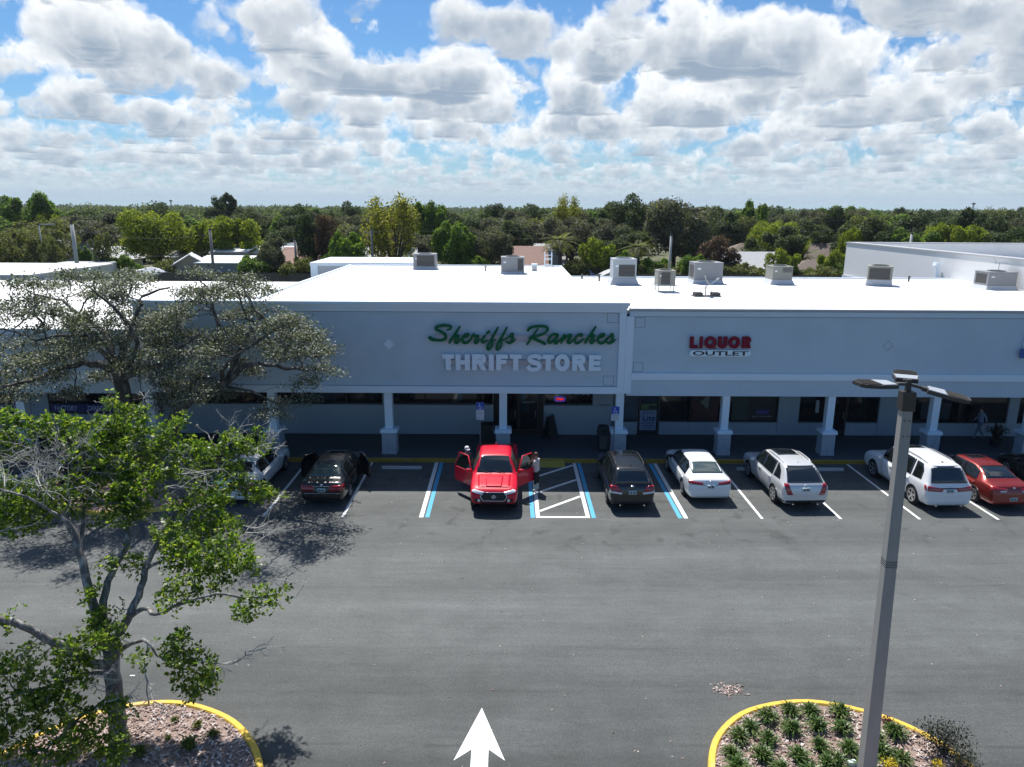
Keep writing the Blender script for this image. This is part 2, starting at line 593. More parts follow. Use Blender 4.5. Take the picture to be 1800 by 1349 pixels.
m_stop = mat('wheel_stop_concrete', (0.50, 0.51, 0.50), 0.85, var=0.15, vs=3)
stopm = None
stops = [(-4.40, 'plain concrete wheel stop in the empty stall beside the black sedan with open doors'), (13.15, 'concrete wheel stop ahead of the empty strip beside the silver crossover'),
         (10.35, 'concrete wheel stop under the nose of the silver crossover'), (-12.3, 'concrete wheel stop under the tree island edge, by the white sedan')]
for x, lab in stops[:3]:
    if stopm is None:
        mb = MB()
        pr = [(-0.82, 0.075, 0), (-0.82, -0.075, 0), (-0.82, -0.055, 0.11), (-0.82, 0.055, 0.11)]
        mb.prism([(p[0], p[1], p[2]) for p in pr], (1.64, 0, 0))
        stopm = mb.build('wheel_stop', m_stop, bevel=0.012)
        o = stopm
    else:
        o = stopm.copy()
        COL.objects.link(o)
    o.location = (x, 28.12, 0.005)
    tag(o, lab, 'wheel stop', 'concrete wheel stops')

# ------------------------------------------------------------------ the shops
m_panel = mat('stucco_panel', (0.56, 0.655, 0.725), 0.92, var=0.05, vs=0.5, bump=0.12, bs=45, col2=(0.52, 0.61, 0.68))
m_band = mat('stucco_trim_white', (0.77, 0.86, 0.93), 0.9, var=0.04, vs=0.6, bump=0.08, bs=45)
m_groove = mat('panel_joint', (0.22, 0.22, 0.23), 0.9)
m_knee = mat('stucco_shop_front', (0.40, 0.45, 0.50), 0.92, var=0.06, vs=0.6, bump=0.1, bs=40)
m_roof = mat('roof_white_membrane', (0.78, 0.78, 0.77), 0.75, var=0.05, vs=0.9, col2=(0.36, 0.37, 0.38), c2at=(0.60, 0.68), stretch=(0.5, 1.0, 1))
m_soffit = mat('soffit_paint', (0.35, 0.35, 0.36), 0.9)
m_glass = mat('shop_glass', (0.008, 0.010, 0.012), 0.06, spec=0.6)
m_frame = mat('shop_frame_bronze', (0.018, 0.016, 0.015), 0.45)
m_seam = mat('roof_seam', (0.46, 0.47, 0.48), 0.8, var=.2, vs=1.0)
m_metalcap = mat('roof_edge_metal', (0.42, 0.43, 0.45), 0.5, metal=0.0, var=0.06, vs=0.8)
m_stone = mat('pedestal_stone', (0.46, 0.49, 0.53), 0.95, var=0.30, vs=1.6, bump=0.9, bs=9)


def column(parent, x, ztop, zc=29.85, ped=0.60, shaft=0.31):
    c = MB()
    c.box(x - shaft / 2, x + shaft / 2, zc - shaft / 2, zc + shaft / 2, 1.27, ztop)
    o = c.build('column', m_band, parent)
    p = MB()
    zz = 0.30
    h = ped / 2
    k = 0
    rr = random.Random(int(x * 100))
    while zz < 1.10:           # courses of split stone
        hh = rr.choice((0.08, 0.12, 0.16))
        hh = min(hh, 1.12 - zz)
        if 1.12 - (zz + hh) < 0.05:
            hh = 1.12 - zz
        cuts = sorted([-h] + [h] + [rr.uniform(-h * .6, h * .6) for _ in range(1 if rr.random() < .7 else 2)])
        for a, b in zip(cuts[:-1], cuts[1:]):
            if b - a > 0.05:
                e = rr.uniform(-0.012, 0.014)
                p.box(x + a + 0.003, x + b - 0.003, zc - h - e, zc + h + e, zz + 0.003, zz + hh - 0.003)
        p.box(x - h + 0.02, x + h - 0.02, zc - h + 0.02, zc + h - 0.02, zz, zz + hh)
        zz += hh
    e = h + 0.012
    p.box(x - e, x + e, zc - e, zc + e, 0.15, 0.30)
    ob = p.build('pedestal', m_stone)
    ob.parent = o
    ob.matrix_parent_inverse = Matrix.Identity(4)
    cap = MB().frustum(x - h - 0.06, x + h + 0.06, zc - h - 0.06, zc + h + 0.06, 1.12, 1.27, 0.03).build('pedestal_cap', m_band)
    cap.parent = o
    return o


def window(parent, x0, x1, z0, z1, y=32.58, mull=1, name='window'):
    f = MB()
    t = 0.05
    f.box(x0, x1, y - 0.03, y + 0.05, z0, z0 + t)
    f.box(x0, x1, y - 0.03, y + 0.05, z1 - t, z1)
    f.box(x0, x0 + t, y - 0.03, y + 0.05, z0 + t, z1 - t)
    f.box(x1 - t, x1, y - 0.03, y + 0.05, z0 + t, z1 - t)
    for i in range(1, mull):
        xm = x0 + (x1 - x0) * i / mull
        f.box(xm - t / 2, xm + t / 2, y - 0.03, y + 0.05, z0 + t, z1 - t)
    o = f.build(name, m_frame, parent)
    p = MB().box(x0 + t, x1 - t, y, y + 0.02, z0 + t, z1 - t).build('pane', m_glass)
    p.parent = o
    return o


def shop_door(parent, x0, x1, y=32.58, z1=2.65):
    f = MB()
    t = 0.07
    f.box(x0, x1, y - 0.05, y + 0.05, z1 - t, z1)
    f.box(x0, x0 + t, y - 0.05, y + 0.05, 0.15, z1 - t)
    f.box(x1 - t, x1, y - 0.05, y + 0.05, 0.15, z1 - t)
    f.box(x0 + t, x1 - t, y - 0.03, y + 0.03, 0.155, 0.38)
    f.box(x0 + t, x1 - t, y - 0.03, y + 0.03, 2.15, 2.24)
    o = f.build('door', m_frame, parent)
    p = MB().box(x0 + t, x1 - t, y - 0.01, y + 0.01, 0.38, 2.15).box(x0 + t, x1 - t, y - 0.01, y + 0.01, 2.24, z1 - t).build('pane', m_glass)
    p.parent = o
    hn = MB().tube([(x1 - 0.16, y - 0.03, 0.95), (x1 - 0.16, y - 0.09, 0.97), (x1 - 0.16, y - 0.09, 1.28), (x1 - 0.16, y - 0.03, 1.30)], 0.014, 6).build('handle', mat('door_handle_steel', (0.5, 0.5, 0.5), 0.35, 1.0))
    hn.parent = o
    return o


def frame_lines(mb, x0, x1, z0, z1, y, w=0.018):
    mb.box(x0, x1, y - 0.004, y, z0, z0 + w)
    mb.box(x0, x1, y - 0.004, y, z1 - w, z1)
    mb.box(x0, x0 + w, y - 0.004, y, z0 + w, z1 - w)
    mb.box(x1 - w, x1, y - 0.004, y, z0 + w, z1 - w)


YF = 29.6
# --- the tall shop in the middle
T = thing('thrift_store_building', 'tall grey stucco shop front under the green and white thrift sign, white flat roof', 'building', (-5, 30, 0), world=True)
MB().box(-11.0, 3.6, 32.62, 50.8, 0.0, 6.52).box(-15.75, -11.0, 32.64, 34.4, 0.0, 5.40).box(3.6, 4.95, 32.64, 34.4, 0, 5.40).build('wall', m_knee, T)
MB().box(-10.98, 3.58, 29.95, 50.75, 6.525, 6.62).build('roof', m_roof, T)
mb = MB()
mb.box(-11.12, -10.985, 30.6, 50.9, 6.45, 6.70).box(-11.12, 3.70, 50.76, 50.9, 6.45, 6.70).box(3.585, 3.70, 30.6, 50.75, 6.45, 6.68)
mb.build('roof_edge', m_band, T)
mb = MB()
for k in range(8):
    x = -10.9 + 1.83 * k + .4
    mb.box(x, x + .06, 30.6, 50.7, 6.62, 6.626)
mb.build('roof_seams', m_seam, T)
MB().box(-15.50, 4.86, YF, 30.0, 2.95, 6.55).box(-11.0, 3.6, 30.0, 30.6, 5.6, 6.524).build('fascia', m_panel, T)
mb = MB()
mb.box(-15.52, 4.90, 29.52, YF - 0.002, 6.37, 6.545)
mb.box(-15.56, 4.94, 29.44, 30.02, 6.55, 6.67)
mb.box(-15.62, 5.00, 29.36, 30.06, 6.672, 6.80)
mb.build('cornice', m_band, T, bevel=0.012)
MB().box(-15.53, 4.90, 29.50, 30.04, 2.90, 3.19).box(4.62, 4.90, 29.51, YF - 0.003, 3.191, 6.368).box(-15.53, -15.2, 29.51, YF - 0.003, 3.191, 6.368).build('fascia_band', m_band, T)
mb = MB()
for cx0, cz0 in ((4.10, 5.93), (4.02, 3.25), (-15.1, 5.93), (-15.1, 3.25)):
    frame_lines(mb, cx0, cx0 + 0.46, cz0, cz0 + 0.42, YF - 0.001)
mb.box(-15.2, 4.615, YF - 0.005, YF - 0.001, 6.34, 6.36).box(-15.2, 4.615, YF - 0.005, YF - 0.001, 3.195, 3.215)
mb.build('panel_joints', m_groove, T)
for cx, cz, s in ((-5.02, 4.98, 0.23), (1.02, 4.82, 0.24), (3.33, 4.80, 0.22), (-10.6, 4.95, 0.23)):
    MB().prism([(cx - s, YF - 0.012, cz), (cx, YF - 0.012, cz - s), (cx + s, YF - 0.012, cz), (cx, YF - 0.012, cz + s)], (0, 0.02, 0)).build('diamond_tile', m_band if cx < 0 else m_panel, T)
MB().box(-15.5, 4.86, 30.045, 32.60, 2.96, 3.05).build('soffit', m_soffit, T)
for x in (-15.35, -10.15, -5.15, -0.22, 4.80):
    column(T, x, 2.96, ped=0.62, shaft=0.33)
mb = MB()
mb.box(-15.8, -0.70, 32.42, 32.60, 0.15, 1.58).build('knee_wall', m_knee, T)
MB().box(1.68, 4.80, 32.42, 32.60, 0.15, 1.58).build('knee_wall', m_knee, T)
for a, b, n in ((-15.6, -11.0, 3), (-10.95, -5.9, 3), (-5.5, -0.72, 3)):
    window(T, a, b, 1.60, 2.94, 32.56, n)
window(T, 1.70, 3.95, 1.60, 2.94, 32.56, 2)
MB().box(-5.89, -5.51, 32.45, 32.61, 1.585, 2.94).build('pier', m_knee, T)
MB().box(3.97, 4.30, 32.45, 32.61, 1.585, 2.94).build('pier', m_knee, T)
MB().box(-0.69, 1.67, 32.605, 32.618, 0.15, 2.94).build('entrance_shade', m_frame, T)  # thin dark sheet standing in for the shaded depth of the entrance
shop_door(T, -0.45, 0.48, 32.55)
shop_door(T, 0.50, 1.43, 32.55)
# rear stock room with a white rim
mb = MB()
mb.box(-14.2, -6.6, 52.0, 58.0, 0.0, 6.50)
o = mb.build('stock_room', mat('stock_room_wall', (0.45, 0.47, 0.50), 0.85, var=0.05), T)
o2 = MB().box(-14.25, -6.55, 51.92, 58.08, 6.50, 6.72).box(-14.22, -13.72, 51.94, 51.998, 0, 6.498).build('stock_room_trim', m_band)
o2.parent = o

# --- the long wing to the right
S = thing('shop_wing_building', 'lower grey stucco wing with the red liquor sign and a long white roof', 'building', (16, 30, 0), world=True)
MB().box(5.0, 34.0, 32.64, 44.6, 0.0, 6.30).build('wall', m_knee, S)
MB().box(3.72, 34.0, 29.70, 44.6, 6.31, 6.44).build('roof', m_roof, S)
mb = MB()
for k in range(11):
    mb.box(5.2 + 2.6 * k, 5.26 + 2.6 * k, 29.75, 44.55, 6.44, 6.446)
mb.build('roof_seams', m_seam, S)
MB().box(3.72, 34.0, 44.602, 44.72, 6.2, 6.52).build('roof_edge', m_band, S)
MB().box(5.03, 34.0, YF, 29.98, 2.80, 6.309).build('fascia', m_panel, S)
mb = MB()
mb.box(5.03, 34.0, 29.54, YF - 0.002, 6.22, 6.43).build('fascia_trim', mat('stucco_trim_grey', (0.64, 0.73, 0.80), 0.9, var=0.04, vs=0.6), S)
MB().box(5.01, 34.0, 29.50, 29.698, 6.445, 6.54).build('metal_coping', m_metalcap, S)
MB().box(5.22, 34.0, 29.50, YF - 0.002, 3.52, 3.80).box(4.905, 5.215, 29.505, YF - 0.002, 2.92, 6.215).build('fascia_band', m_band, S)
mb = MB()
for cx0, cz0 in ((5.27, 5.74), (5.27, 3.84)):
    frame_lines(mb, cx0, cx0 + 0.42, cz0, cz0 + 0.42, YF - 0.001)
mb.box(5.22, 34, YF - 0.005, YF - 0.001, 6.19, 6.21)
cx, cz, s = 15.95, 5.02, 0.22
for sx in (1, -1):
    for sz in (1, -1):
        mb.prism([(cx + sx * s, YF - 0.004, cz), (cx, YF - 0.004, cz + sz * s), (cx, YF - 0.004, cz + sz * (s - 0.025)), (cx + sx * (s - 0.025), YF - 0.004, cz)], (0, 0.003, 0))
mb.build('panel_joints', m_groove, S)
MB().box(5.0, 34.0, 29.99, 32.62, 2.82, 2.90).build('soffit', m_soffit, S)
for x in (9.37, 13.91, 18.46, 22.66, 26.9):
    column(S, x, 2.82, ped=0.56, shaft=0.31)
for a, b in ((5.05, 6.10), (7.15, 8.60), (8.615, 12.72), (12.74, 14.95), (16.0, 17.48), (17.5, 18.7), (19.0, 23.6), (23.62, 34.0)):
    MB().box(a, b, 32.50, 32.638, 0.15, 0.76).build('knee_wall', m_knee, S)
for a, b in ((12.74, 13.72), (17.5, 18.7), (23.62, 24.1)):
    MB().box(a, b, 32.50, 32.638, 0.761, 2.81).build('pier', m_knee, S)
for a, b, n in ((5.06, 6.10, 1), (7.15, 10.05, 2), (10.07, 12.72, 2), (13.74, 14.95, 1), (16.02, 17.48, 1), (19.0, 21.35, 1), (21.37, 23.6, 1), (24.12, 28.0, 2)):
    window(S, a, b, 0.78, 2.80, 32.58, n)
shop_door(S, 6.15, 7.10, 32.56, 2.80)
shop_door(S, 14.97, 15.98, 32.56, 2.80)
shop_door(S, 18.72, 18.98 + 0.0, 32.56, 2.80) if False else None

# --- the low wing to the left
L = thing('shop_wing_building', 'low white-roofed shop wing behind the grey oak at the end of the row', 'building', (-30, 30, 0), world=True)
MB().box(-62, -15.76, 32.64, 50.3, 0, 5.38).box(-15.75, -11.14, 34.42, 50.3, 0, 5.38).build('wall', m_knee, L)
MB().box(-62, -15.64, 29.64, 30.06, 5.385, 5.50).box(-62, -11.14, 30.065, 50.3, 5.385, 5.50).build('roof', m_roof, L)
MB().box(-62, -15.64, YF, 29.98, 2.80, 5.38).build('fascia', m_panel, L)
MB().box(-62, -15.64, 29.52, 29.638, 5.30, 5.56).build('fascia_trim', m_band, L)
MB().box(-62, -15.64, 29.50, YF - 0.002, 3.46, 3.80).build('fascia_band', m_band, L)
MB().box(-62, -15.64, 29.99, 32.62, 2.82, 2.90).build('soffit', m_soffit, L)
for x in (-20.9, -26.2, -31.5):
    column(L, x, 2.82, ped=0.56, shaft=0.36)
kn = MB()
kn.box(-62, -15.82, 32.50, 32.638, 0.15, 1.02).build('knee_wall', m_knee, L)
kn = MB()
kn.box(-22.4, -21.55, 32.50, 32.638, 1.021, 2.81).build('pier', m_knee, L)
for a, b, n in ((-21.53, -16.3, 3), (-27.0, -22.45, 2), (-31.0, -27.05, 2)):
    window(L, a, b, 1.04, 2.80, 32.58, n)
m_vinyl = mat('window_vinyl_blue', (0.012, 0.03, 0.16), 0.35)
m_vinyltext = mat('window_vinyl_letters', (0.45, 0.50, 0.72), 0.5)
o = tag(MB().box(-21.47, -16.35, 32.535, 32.548, 1.10, 1.50).build('window_banner', m_vinyl), 'dark blue banner reading factory direct family across the shop window behind the oak', 'banner')
text_on_wall('lettering', 'FACTORY', -21.30, -20.25, 1.19, 1.42, 32.534, m_vinyltext, 0.004, 0.012, o)
text_on_wall('lettering', 'DIRECT', -19.75, -18.85, 1.19, 1.42, 32.534, m_vinyltext, 0.004, 0.012, o)
text_on_wall('lettering', 'FAMILY', -18.35, -17.35, 1.19, 1.42, 32.534, m_vinyltext, 0.004, 0.012, o)
text_on_wall('lettering', 'TO', -16.95, -16.6, 1.19, 1.42, 32.534, m_vinyltext, 0.004, 0.012, o)
o = tag(MB().box(-26.9, -22.52, 32.535, 32.548, 1.10, 1.50).build('window_banner', m_vinyl), 'dark blue banner ending in closeouts on the farther shop window', 'banner')
text_on_wall('lettering', 'CLOSEOUTS', -24.75, -22.95, 1.19, 1.42, 32.534, m_vinyltext, 0.004, 0.012, o)

# --- the low white building beyond the left wing
B = thing('rear_shop_building', 'low white-roofed building beyond the far end of the left wing', 'building', (-55, 72, 0), world=True)
MB().box(-90, -43.4, 65.6, 79.4, 0, 4.35).build('wall', m_knee, B)
MB().box(-90.1, -43.3, 65.5, 79.5, 4.352, 4.5).build('roof', m_roof, B)

# --- the big white store on the right
G = thing('warehouse_store_building', 'big windowless white store with high parapets at the end of the row', 'building', (40, 45, 0), world=True)
m_bigw = mat('painted_block_white', (0.68, 0.69, 0.70), 0.85, var=0.05, vs=0.6, stretch=(1, 0.25, 1.6), col2=(0.60, 0.61, 0.63), c2at=(0.55, 0.75))
MB().box(27.5, 28.1, 33.5, 59.3, 0.0, 8.0).box(28.1, 80, 58.7, 59.3, 0.0, 8.0).build('wall', m_bigw, G)
MB().box(28.101, 80, 33.6, 58.69, 6.6, 6.75).build('roof', m_roof, G)
MB().box(27.44, 28.16, 33.5, 59.36, 8.0, 8.09).box(28.161, 80, 58.64, 59.36, 8.0, 8.09).build('metal_coping', m_metalcap, G)
mb = MB()
mb.tube([(27.35, 46.0, 6.40), (27.3, 46.0, 7.2)], 0.13, 10).tube([(27.3, 46.0, 7.2), (27.0, 45.9, 7.3)], 0.15, 10)
mb.build('vent_pipe', m_band, G, smooth=False)
MB().box(27.40, 27.498, 44.75, 59.3, 4.2, 5.45).build('painted_dado', mat('painted_block_dado', (0.50, 0.53, 0.58), 0.85), G)
# ------------------------------------------------------------------ signs on the shops
def catmull(pts, n=5):
    P = [np.array(p, float) for p in pts]
    P = [2 * P[0] - P[1]] + P + [2 * P[-1] - P[-2]]
    out = []
    for i in range(1, len(P) - 2):
        p0, p1, p2, p3 = P[i - 1:i + 3]
        for k in range(n):
            t = k / n
            out.append(0.5 * (2 * p1 + (p2 - p0) * t + (2 * p0 - 5 * p1 + 4 * p2 - p3) * t * t + (3 * p1 - p0 - 3 * p2 + p3) * t ** 3))
    out.append(P[-2])
    return out


def ribbon(mb, pts, w, y, depth, creep=0.0, capr=True, closed=False, mi=0):
    """a stroke of lettering: a flat ribbon standing in x-z, face at y (creeping outward), side walls depth deep"""
    n = len(pts)
    ws = [w] * n if not hasattr(w, '__len__') else np.interp(np.linspace(0, 1, n), np.linspace(0, 1, len(w)), w)
    L, Rr = [], []
    for i in range(n):
        a, b = (pts[(i - 1) % n], pts[(i + 1) % n]) if closed else (pts[max(i - 1, 0)], pts[min(i + 1, n - 1)])
        d = np.array(b) - np.array(a)
        d = d / (np.linalg.norm(d) + 1e-9)
        nn = np.array((-d[1], d[0])) * ws[i] / 2
        L.append(pts[i] + nn)
        Rr.append(pts[i] - nn)
    o = len(mb.v)
    for i in range(n):
        yy = y - creep * i
        for q in (L[i], Rr[i]):
            mb.v.append((q[0], yy, q[1]))
            mb.v.append((q[0], y + depth, q[1]))
    m = n if closed else n - 1
    for i in range(m):
        a, b = o + 4 * i, o + 4 * ((i + 1) % n)
        mb.f += [(a, b, b + 2, a + 2), (a, a + 1, b + 1, b), (a + 2, b + 2, b + 3, a + 3)]
        mb.mi += [mi] * 3
    if not closed:
        for i, s in ((0, 1), (n - 1, -1)):
            a = o + 4 * i
            if capr:        # round end
                c = pts[i]
                d = (L[i] - c)
                base = math.atan2(d[1], d[0])
                r = ws[i] / 2
                arc = []
                for k in range(1, 6):
                    th = base + s * math.pi * k / 6
                    arc.append((c[0] + r * math.cos(th), c[1] + r * math.sin(th)))
                yy = y - creep * i
                ids = [a] + [len(mb.v) + 2 * k for k in range(5)] + [a + 2]
                for q in arc:
                    mb.v.append((q[0], yy, q[1]))
                    mb.v.append((q[0], y + depth, q[1]))
                mb.f.append(tuple(ids if s < 0 else ids[::-1]))
                mb.mi.append(mi)
                back = [i_ + 1 for i_ in ids]
                for p in range(len(ids) - 1):
                    mb.f.append((ids[p], ids[p + 1], back[p + 1], back[p]))
                    mb.mi.append(mi)
            else:
                mb.f.append((a, a + 2, a + 3, a + 1) if s > 0 else (a, a + 1, a + 3, a + 2))
                mb.mi.append(mi)


def block(mb, ch, x, z, w, h, y, depth, st):
    """a heavy sans capital in a w x h cell; st = stem thickness"""
    A = np.array

    def poly(pts, dy=0.0):
        mb.prism([(x + p[0] * w, y - dy, z + p[1] * h) for p in pts], (0, depth + dy, 0))
    sx, sz = st / w, st / h * 0.86

    def arc(cx, cz, rx, rz, a0, a1, n=14):
        return [A((x + cx + rx * math.cos(R(a0 + (a1 - a0) * i / n)), z + cz + rz * math.sin(R(a0 + (a1 - a0) * i / n)))) for i in range(n + 1)]
    t = st
    if ch == 'T':
        c0, c1 = .5 - sx / 2, .5 + sx / 2
        poly([(0, 1), (0, 1 - sz), (c0, 1 - sz), (c0, 0), (c1, 0), (c1, 1 - sz), (1, 1 - sz), (1, 1)])
    elif ch == 'H':
        b0, b1 = .5 - sz / 2, .5 + sz / 2
        poly([(0, 0), (sx, 0), (sx, b0), (1 - sx, b0), (1 - sx, 0), (1, 0), (1, 1), (1 - sx, 1), (1 - sx, b1), (sx, b1), (sx, 1), (0, 1)])
    elif ch == 'I':
        poly([(0, 0), (1, 0), (1, 1), (0, 1)])
    elif ch == 'L':
        poly([(0, 0), (1, 0), (1, sz), (sx, sz), (sx, 1), (0, 1)])
    elif ch == 'F':
        poly([(0, 0), (sx, 0), (sx, .40), (.88, .40), (.88, .40 + sz), (sx, .40 + sz), (sx, 1 - sz), (1, 1 - sz), (1, 1), (0, 1)])
    elif ch == 'E':
        b0, b1 = .5 - sz / 2, .5 + sz / 2
        poly([(0, 0), (1, 0), (1, sz), (sx, sz), (sx, b0), (.92, b0), (.92, b1), (sx, b1), (sx, 1 - sz), (1, 1 - sz), (1, 1), (0, 1)])
    elif ch == 'R':
        poly([(0, 0), (sx, 0), (sx, 1), (0, 1)])
        r = .29 * h
        cz = h - t * .43 - (r - t * .43)
        p = [A((x + t * .9, z + h - t * .43)), A((x + w - r, z + h - t * .43))] + arc(w - r, cz, r - t * .5, r - t * .43, 85, -85, 12) + [A((x + w - r, z + cz - r + t * .43)), A((x + t * .9, z + cz - r + t * .43))]
        ribbon(mb, p, t * .92, y - 0.002, depth, 0, False)
        poly([(.38, .44), (.38 + sx * 1.05, .47), (1.03, 0), (1.03 - sx * 1.12, 0)], 0.004)
    elif ch in 'OQ':
        ribbon(mb, arc(w / 2, h / 2, w / 2 - t / 2, h / 2 + .015 * h - t * .45, 0, 354, 30), t * .96, y - 0.002, depth, 0, False, True)
        if ch == 'Q':
            poly([(.50, .34), (.62, .40), (1.02, -.02), (.74, -.04)], 0.005)
    elif ch == 'U':
        p = [A((x + t / 2, z + h)), A((x + t / 2, z + h * .36))] + arc(w / 2, h * .36, w / 2 - t / 2, h * .36 - t * .42, 184, 356, 14) + [A((x + w - t / 2, z + h * .36)), A((x + w - t / 2, z + h))]
        ribbon(mb, p, t, y - 0.002, depth, 0, False)
    elif ch == 'S':
        q = [(.93, .72), (.80, .87), (.52, .90), (.24, .84), (.17, .71), (.30, .59), (.55, .52), (.78, .44), (.86, .29), (.76, .15), (.48, .10), (.20, .14), (.05, .31)]
        ribbon(mb, catmull([(x + a * w, z + b * h) for a, b in q], 4), [t * .9, t * .80, t * .85, t, t * .85, t * .8, t * .9], y - 0.002, depth, 0, False)


def zq(px, py, Y=29.5):
    p = W(px, py, Y=Y)
    return np.array((p.x, p.z))


m_green = mat('sign_green_acrylic', (0.004, 0.125, 0.046), 0.6, spec=0.15)
m_signw = mat('sign_white_acrylic', (0.80, 0.92, 0.985), 0.6, spec=.2)
m_race = mat('sign_raceway_grey', (0.46, 0.45, 0.46), 0.6)
SIGN = thing('store_sign', 'green script and white block letter sign reading Sheriffs Ranches THRIFT STORE', 'sign', (1.6, 29.5, 4.5), world=True)
script = [
    ([(105, 345), (150, 375), (235, 388), (330, 385), (385, 345), (372, 285), (295, 232), (215, 195), (218, 155), (300, 130), (400, 125), (475, 145), (462, 188), (405, 205)], [62, 50, 42, 46, 44, 40, 42, 50, 44, 38, 20]),
    ([(630, 150), (560, 260), (490, 360), (452, 425)], [34, 44, 44, 40]),
    ([(470, 400), (540, 325), (600, 305), (590, 350), (555, 405), (570, 438), (620, 405), (672, 345)], [24, 40, 50, 48, 44, 30, 22]),
    ([(672, 352), (765, 318), (788, 280), (735, 280), (680, 345), (690, 418), (745, 432), (805, 392), (858, 322)], [24, 34, 36, 42, 44, 40, 24]),
    ([(830, 345), (868, 285), (888, 285), (900, 315), (955, 310), (930, 360), (898, 415), (922, 436), (985, 380)], [26, 36, 34, 40, 48, 44, 24]),
    ([(1085, 300), (1042, 350), (1020, 405), (1050, 428), (1112, 385)], [32, 42, 42, 24]),
    ([(1112, 262), (1150, 234)], [40, 46]),
    ([(1302, 165), (1240, 275), (1175, 390), (1128, 480), (1118, 535), (1148, 548), (1198, 485), (1206, 425), (1160, 412), (1255, 380)], [32, 42, 40, 40, 44, 38, 30, 34, 34, 24]),
    ([(1460, 165), (1400, 275), (1335, 390), (1288, 480), (1278, 535), (1308, 548), (1358, 485), (1366, 425), (1320, 412), (1415, 378)], [32, 42, 40, 40, 44, 38, 30, 34, 34, 24]),
    ([(1412, 380), (1500, 325), (1556, 268), (1556, 330), (1546, 400), (1500, 436), (1448, 412)], [24, 34, 40, 46, 46, 40, 30]),
    ([(1535, 432), (1575, 405), (1610, 368)], [30, 26, 20]),
    ([(130, 212), (170, 168), (260, 142), (400, 140), (470, 165), (468, 220), (400, 272), (290, 312), (158, 345)], [48, 46, 42, 46, 46, 40, 36, 34], 1700),
    ([(310, 180), (250, 262), (190, 350), (118, 458)], [22, 30, 34, 34], 1700),
    ([(190, 335), (280, 380), (428, 448)], [30, 46, 48], 1700),
    ([(655, 290), (580, 280), (510, 340), (488, 408), (520, 432), (580, 390), (652, 300), (612, 390), (602, 440), (642, 432), (708, 368)], [44, 42, 42, 42, 36, 34, 44, 44, 38, 22], 1700),
    ([(775, 288), (732, 360), (718, 430)], [34, 42, 38], 1700),
    ([(730, 405), (810, 322), (888, 290), (862, 360), (828, 418), (862, 438), (935, 375)], [24, 38, 46, 46, 44, 34, 22], 1700),
    ([(1062, 318), (1086, 282), (1020, 290), (960, 360), (958, 418), (1002, 438), (1060, 402), (1118, 358)], [34, 38, 38, 42, 42, 36, 22], 1700),
    ([(1322, 150), (1250, 262), (1180, 362), (1138, 430)], [30, 42, 42, 36], 1700),
    ([(1160, 395), (1220, 322), (1290, 298), (1270, 360), (1230, 418), (1252, 442), (1318, 388)], [24, 38, 46, 44, 42, 32, 22], 1700),
    ([(1360, 352), (1450, 322), (1476, 282), (1420, 285), (1364, 350), (1372, 420), (1425, 440), (1492, 400), (1545, 340)], [24, 34, 36, 42, 44, 40, 24], 1700),
    ([(1490, 382), (1562, 332), (1616, 275), (1622, 330), (1610, 402), (1568, 442), (1510, 420)], [24, 34, 40, 44, 46, 40, 30], 1700),
    ([(1595, 435), (1640, 408), (1678, 372)], [30, 24, 18], 1700)]
mb = MB()
for i, st in enumerate(script):
    ox = st[2] if len(st) > 2 else 0
    pts = [zq(745 + (p[0] + ox) / 10.0, 560 + p[1] / 10.0, 29.42) for p in st[0]]
    ribbon(mb, catmull(pts, 5), [v * 0.00235 * 1.05 for v in st[1]], 29.42 - 0.004 * (i % 3), 0.07, 0.0006)
mb.build('script_lettering', m_green, SIGN)
mb = MB()
for ch, x0, x1, zz0, zz1, ox in (('T', 328, 530, 634, 912, 0), ('H', 560, 808, 634, 912, 0), ('R', 848, 1100, 634, 912, 0), ('I', 1142, 1230, 636, 914, 0), ('F', 1270, 1478, 636, 914, 0), ('T', 1512, 1720, 636, 916, 0),
                                ('S', 112, 372, 636, 930, 1700), ('T', 384, 590, 640, 918, 1700), ('O', 600, 868, 634, 924, 1700), ('R', 905, 1150, 642, 922, 1700), ('E', 1198, 1418, 648, 926, 1700)):
    a = zq(745 + (x0 + ox) / 10, 560 + zz1 / 10, 29.42)
    b = zq(745 + (x1 + ox) / 10, 560 + zz0 / 10, 29.42)
    block(mb, ch, a[0], a[1], b[0] - a[0], b[1] - a[1], 29.42, 0.075, 0.212)
mb.build('block_lettering', m_signw, SIGN)
a, b = zq(765, 598, 29.55), zq(1076, 590, 29.55)
MB().box(a[0], b[0], 29.495, 29.598, a[1] - .01, b[1] - 0.0).build('raceway', m_race, SIGN)
a, b = zq(790, 641, 29.55), zq(1050, 634, 29.55)
MB().box(a[0], b[0], 29.497, 29.598, a[1], b[1]).build('raceway', m_race, SIGN)

m_red = mat('sign_red_acrylic', (0.23, 0.008, 0.030), 0.6, spec=.2)
m_black = mat('sign_black', (0.012, 0.013, 0.02), 0.4)
SG = thing('store_sign', 'red and white wall sign reading liquor outlet', 'sign', (9.0, 29.5, 5), world=True)
mb = MB()
for ch, x0, x1 in (('L', 595, 664), ('I', 672, 702), ('Q', 708, 812), ('U', 816, 896), ('O', 898, 998), ('R', 1006, 1084)):
    a, b = zq(1080 + x0 / 4.5, 540 + 326 / 4.5), zq(1080 + x1 / 4.5, 540 + 234 / 4.5)
    block(mb, ch, a[0], a[1], b[0] - a[0], b[1] - a[1], 29.46, 0.08, 0.155)
mb.build('block_lettering', m_red, SG)
a, b = zq(1080 + 592 / 4.5, 540 + 388 / 4.5), zq(1080 + 1078 / 4.5, 540 + 342 / 4.5)
r = (b[1] - a[1]) / 2
pts = []
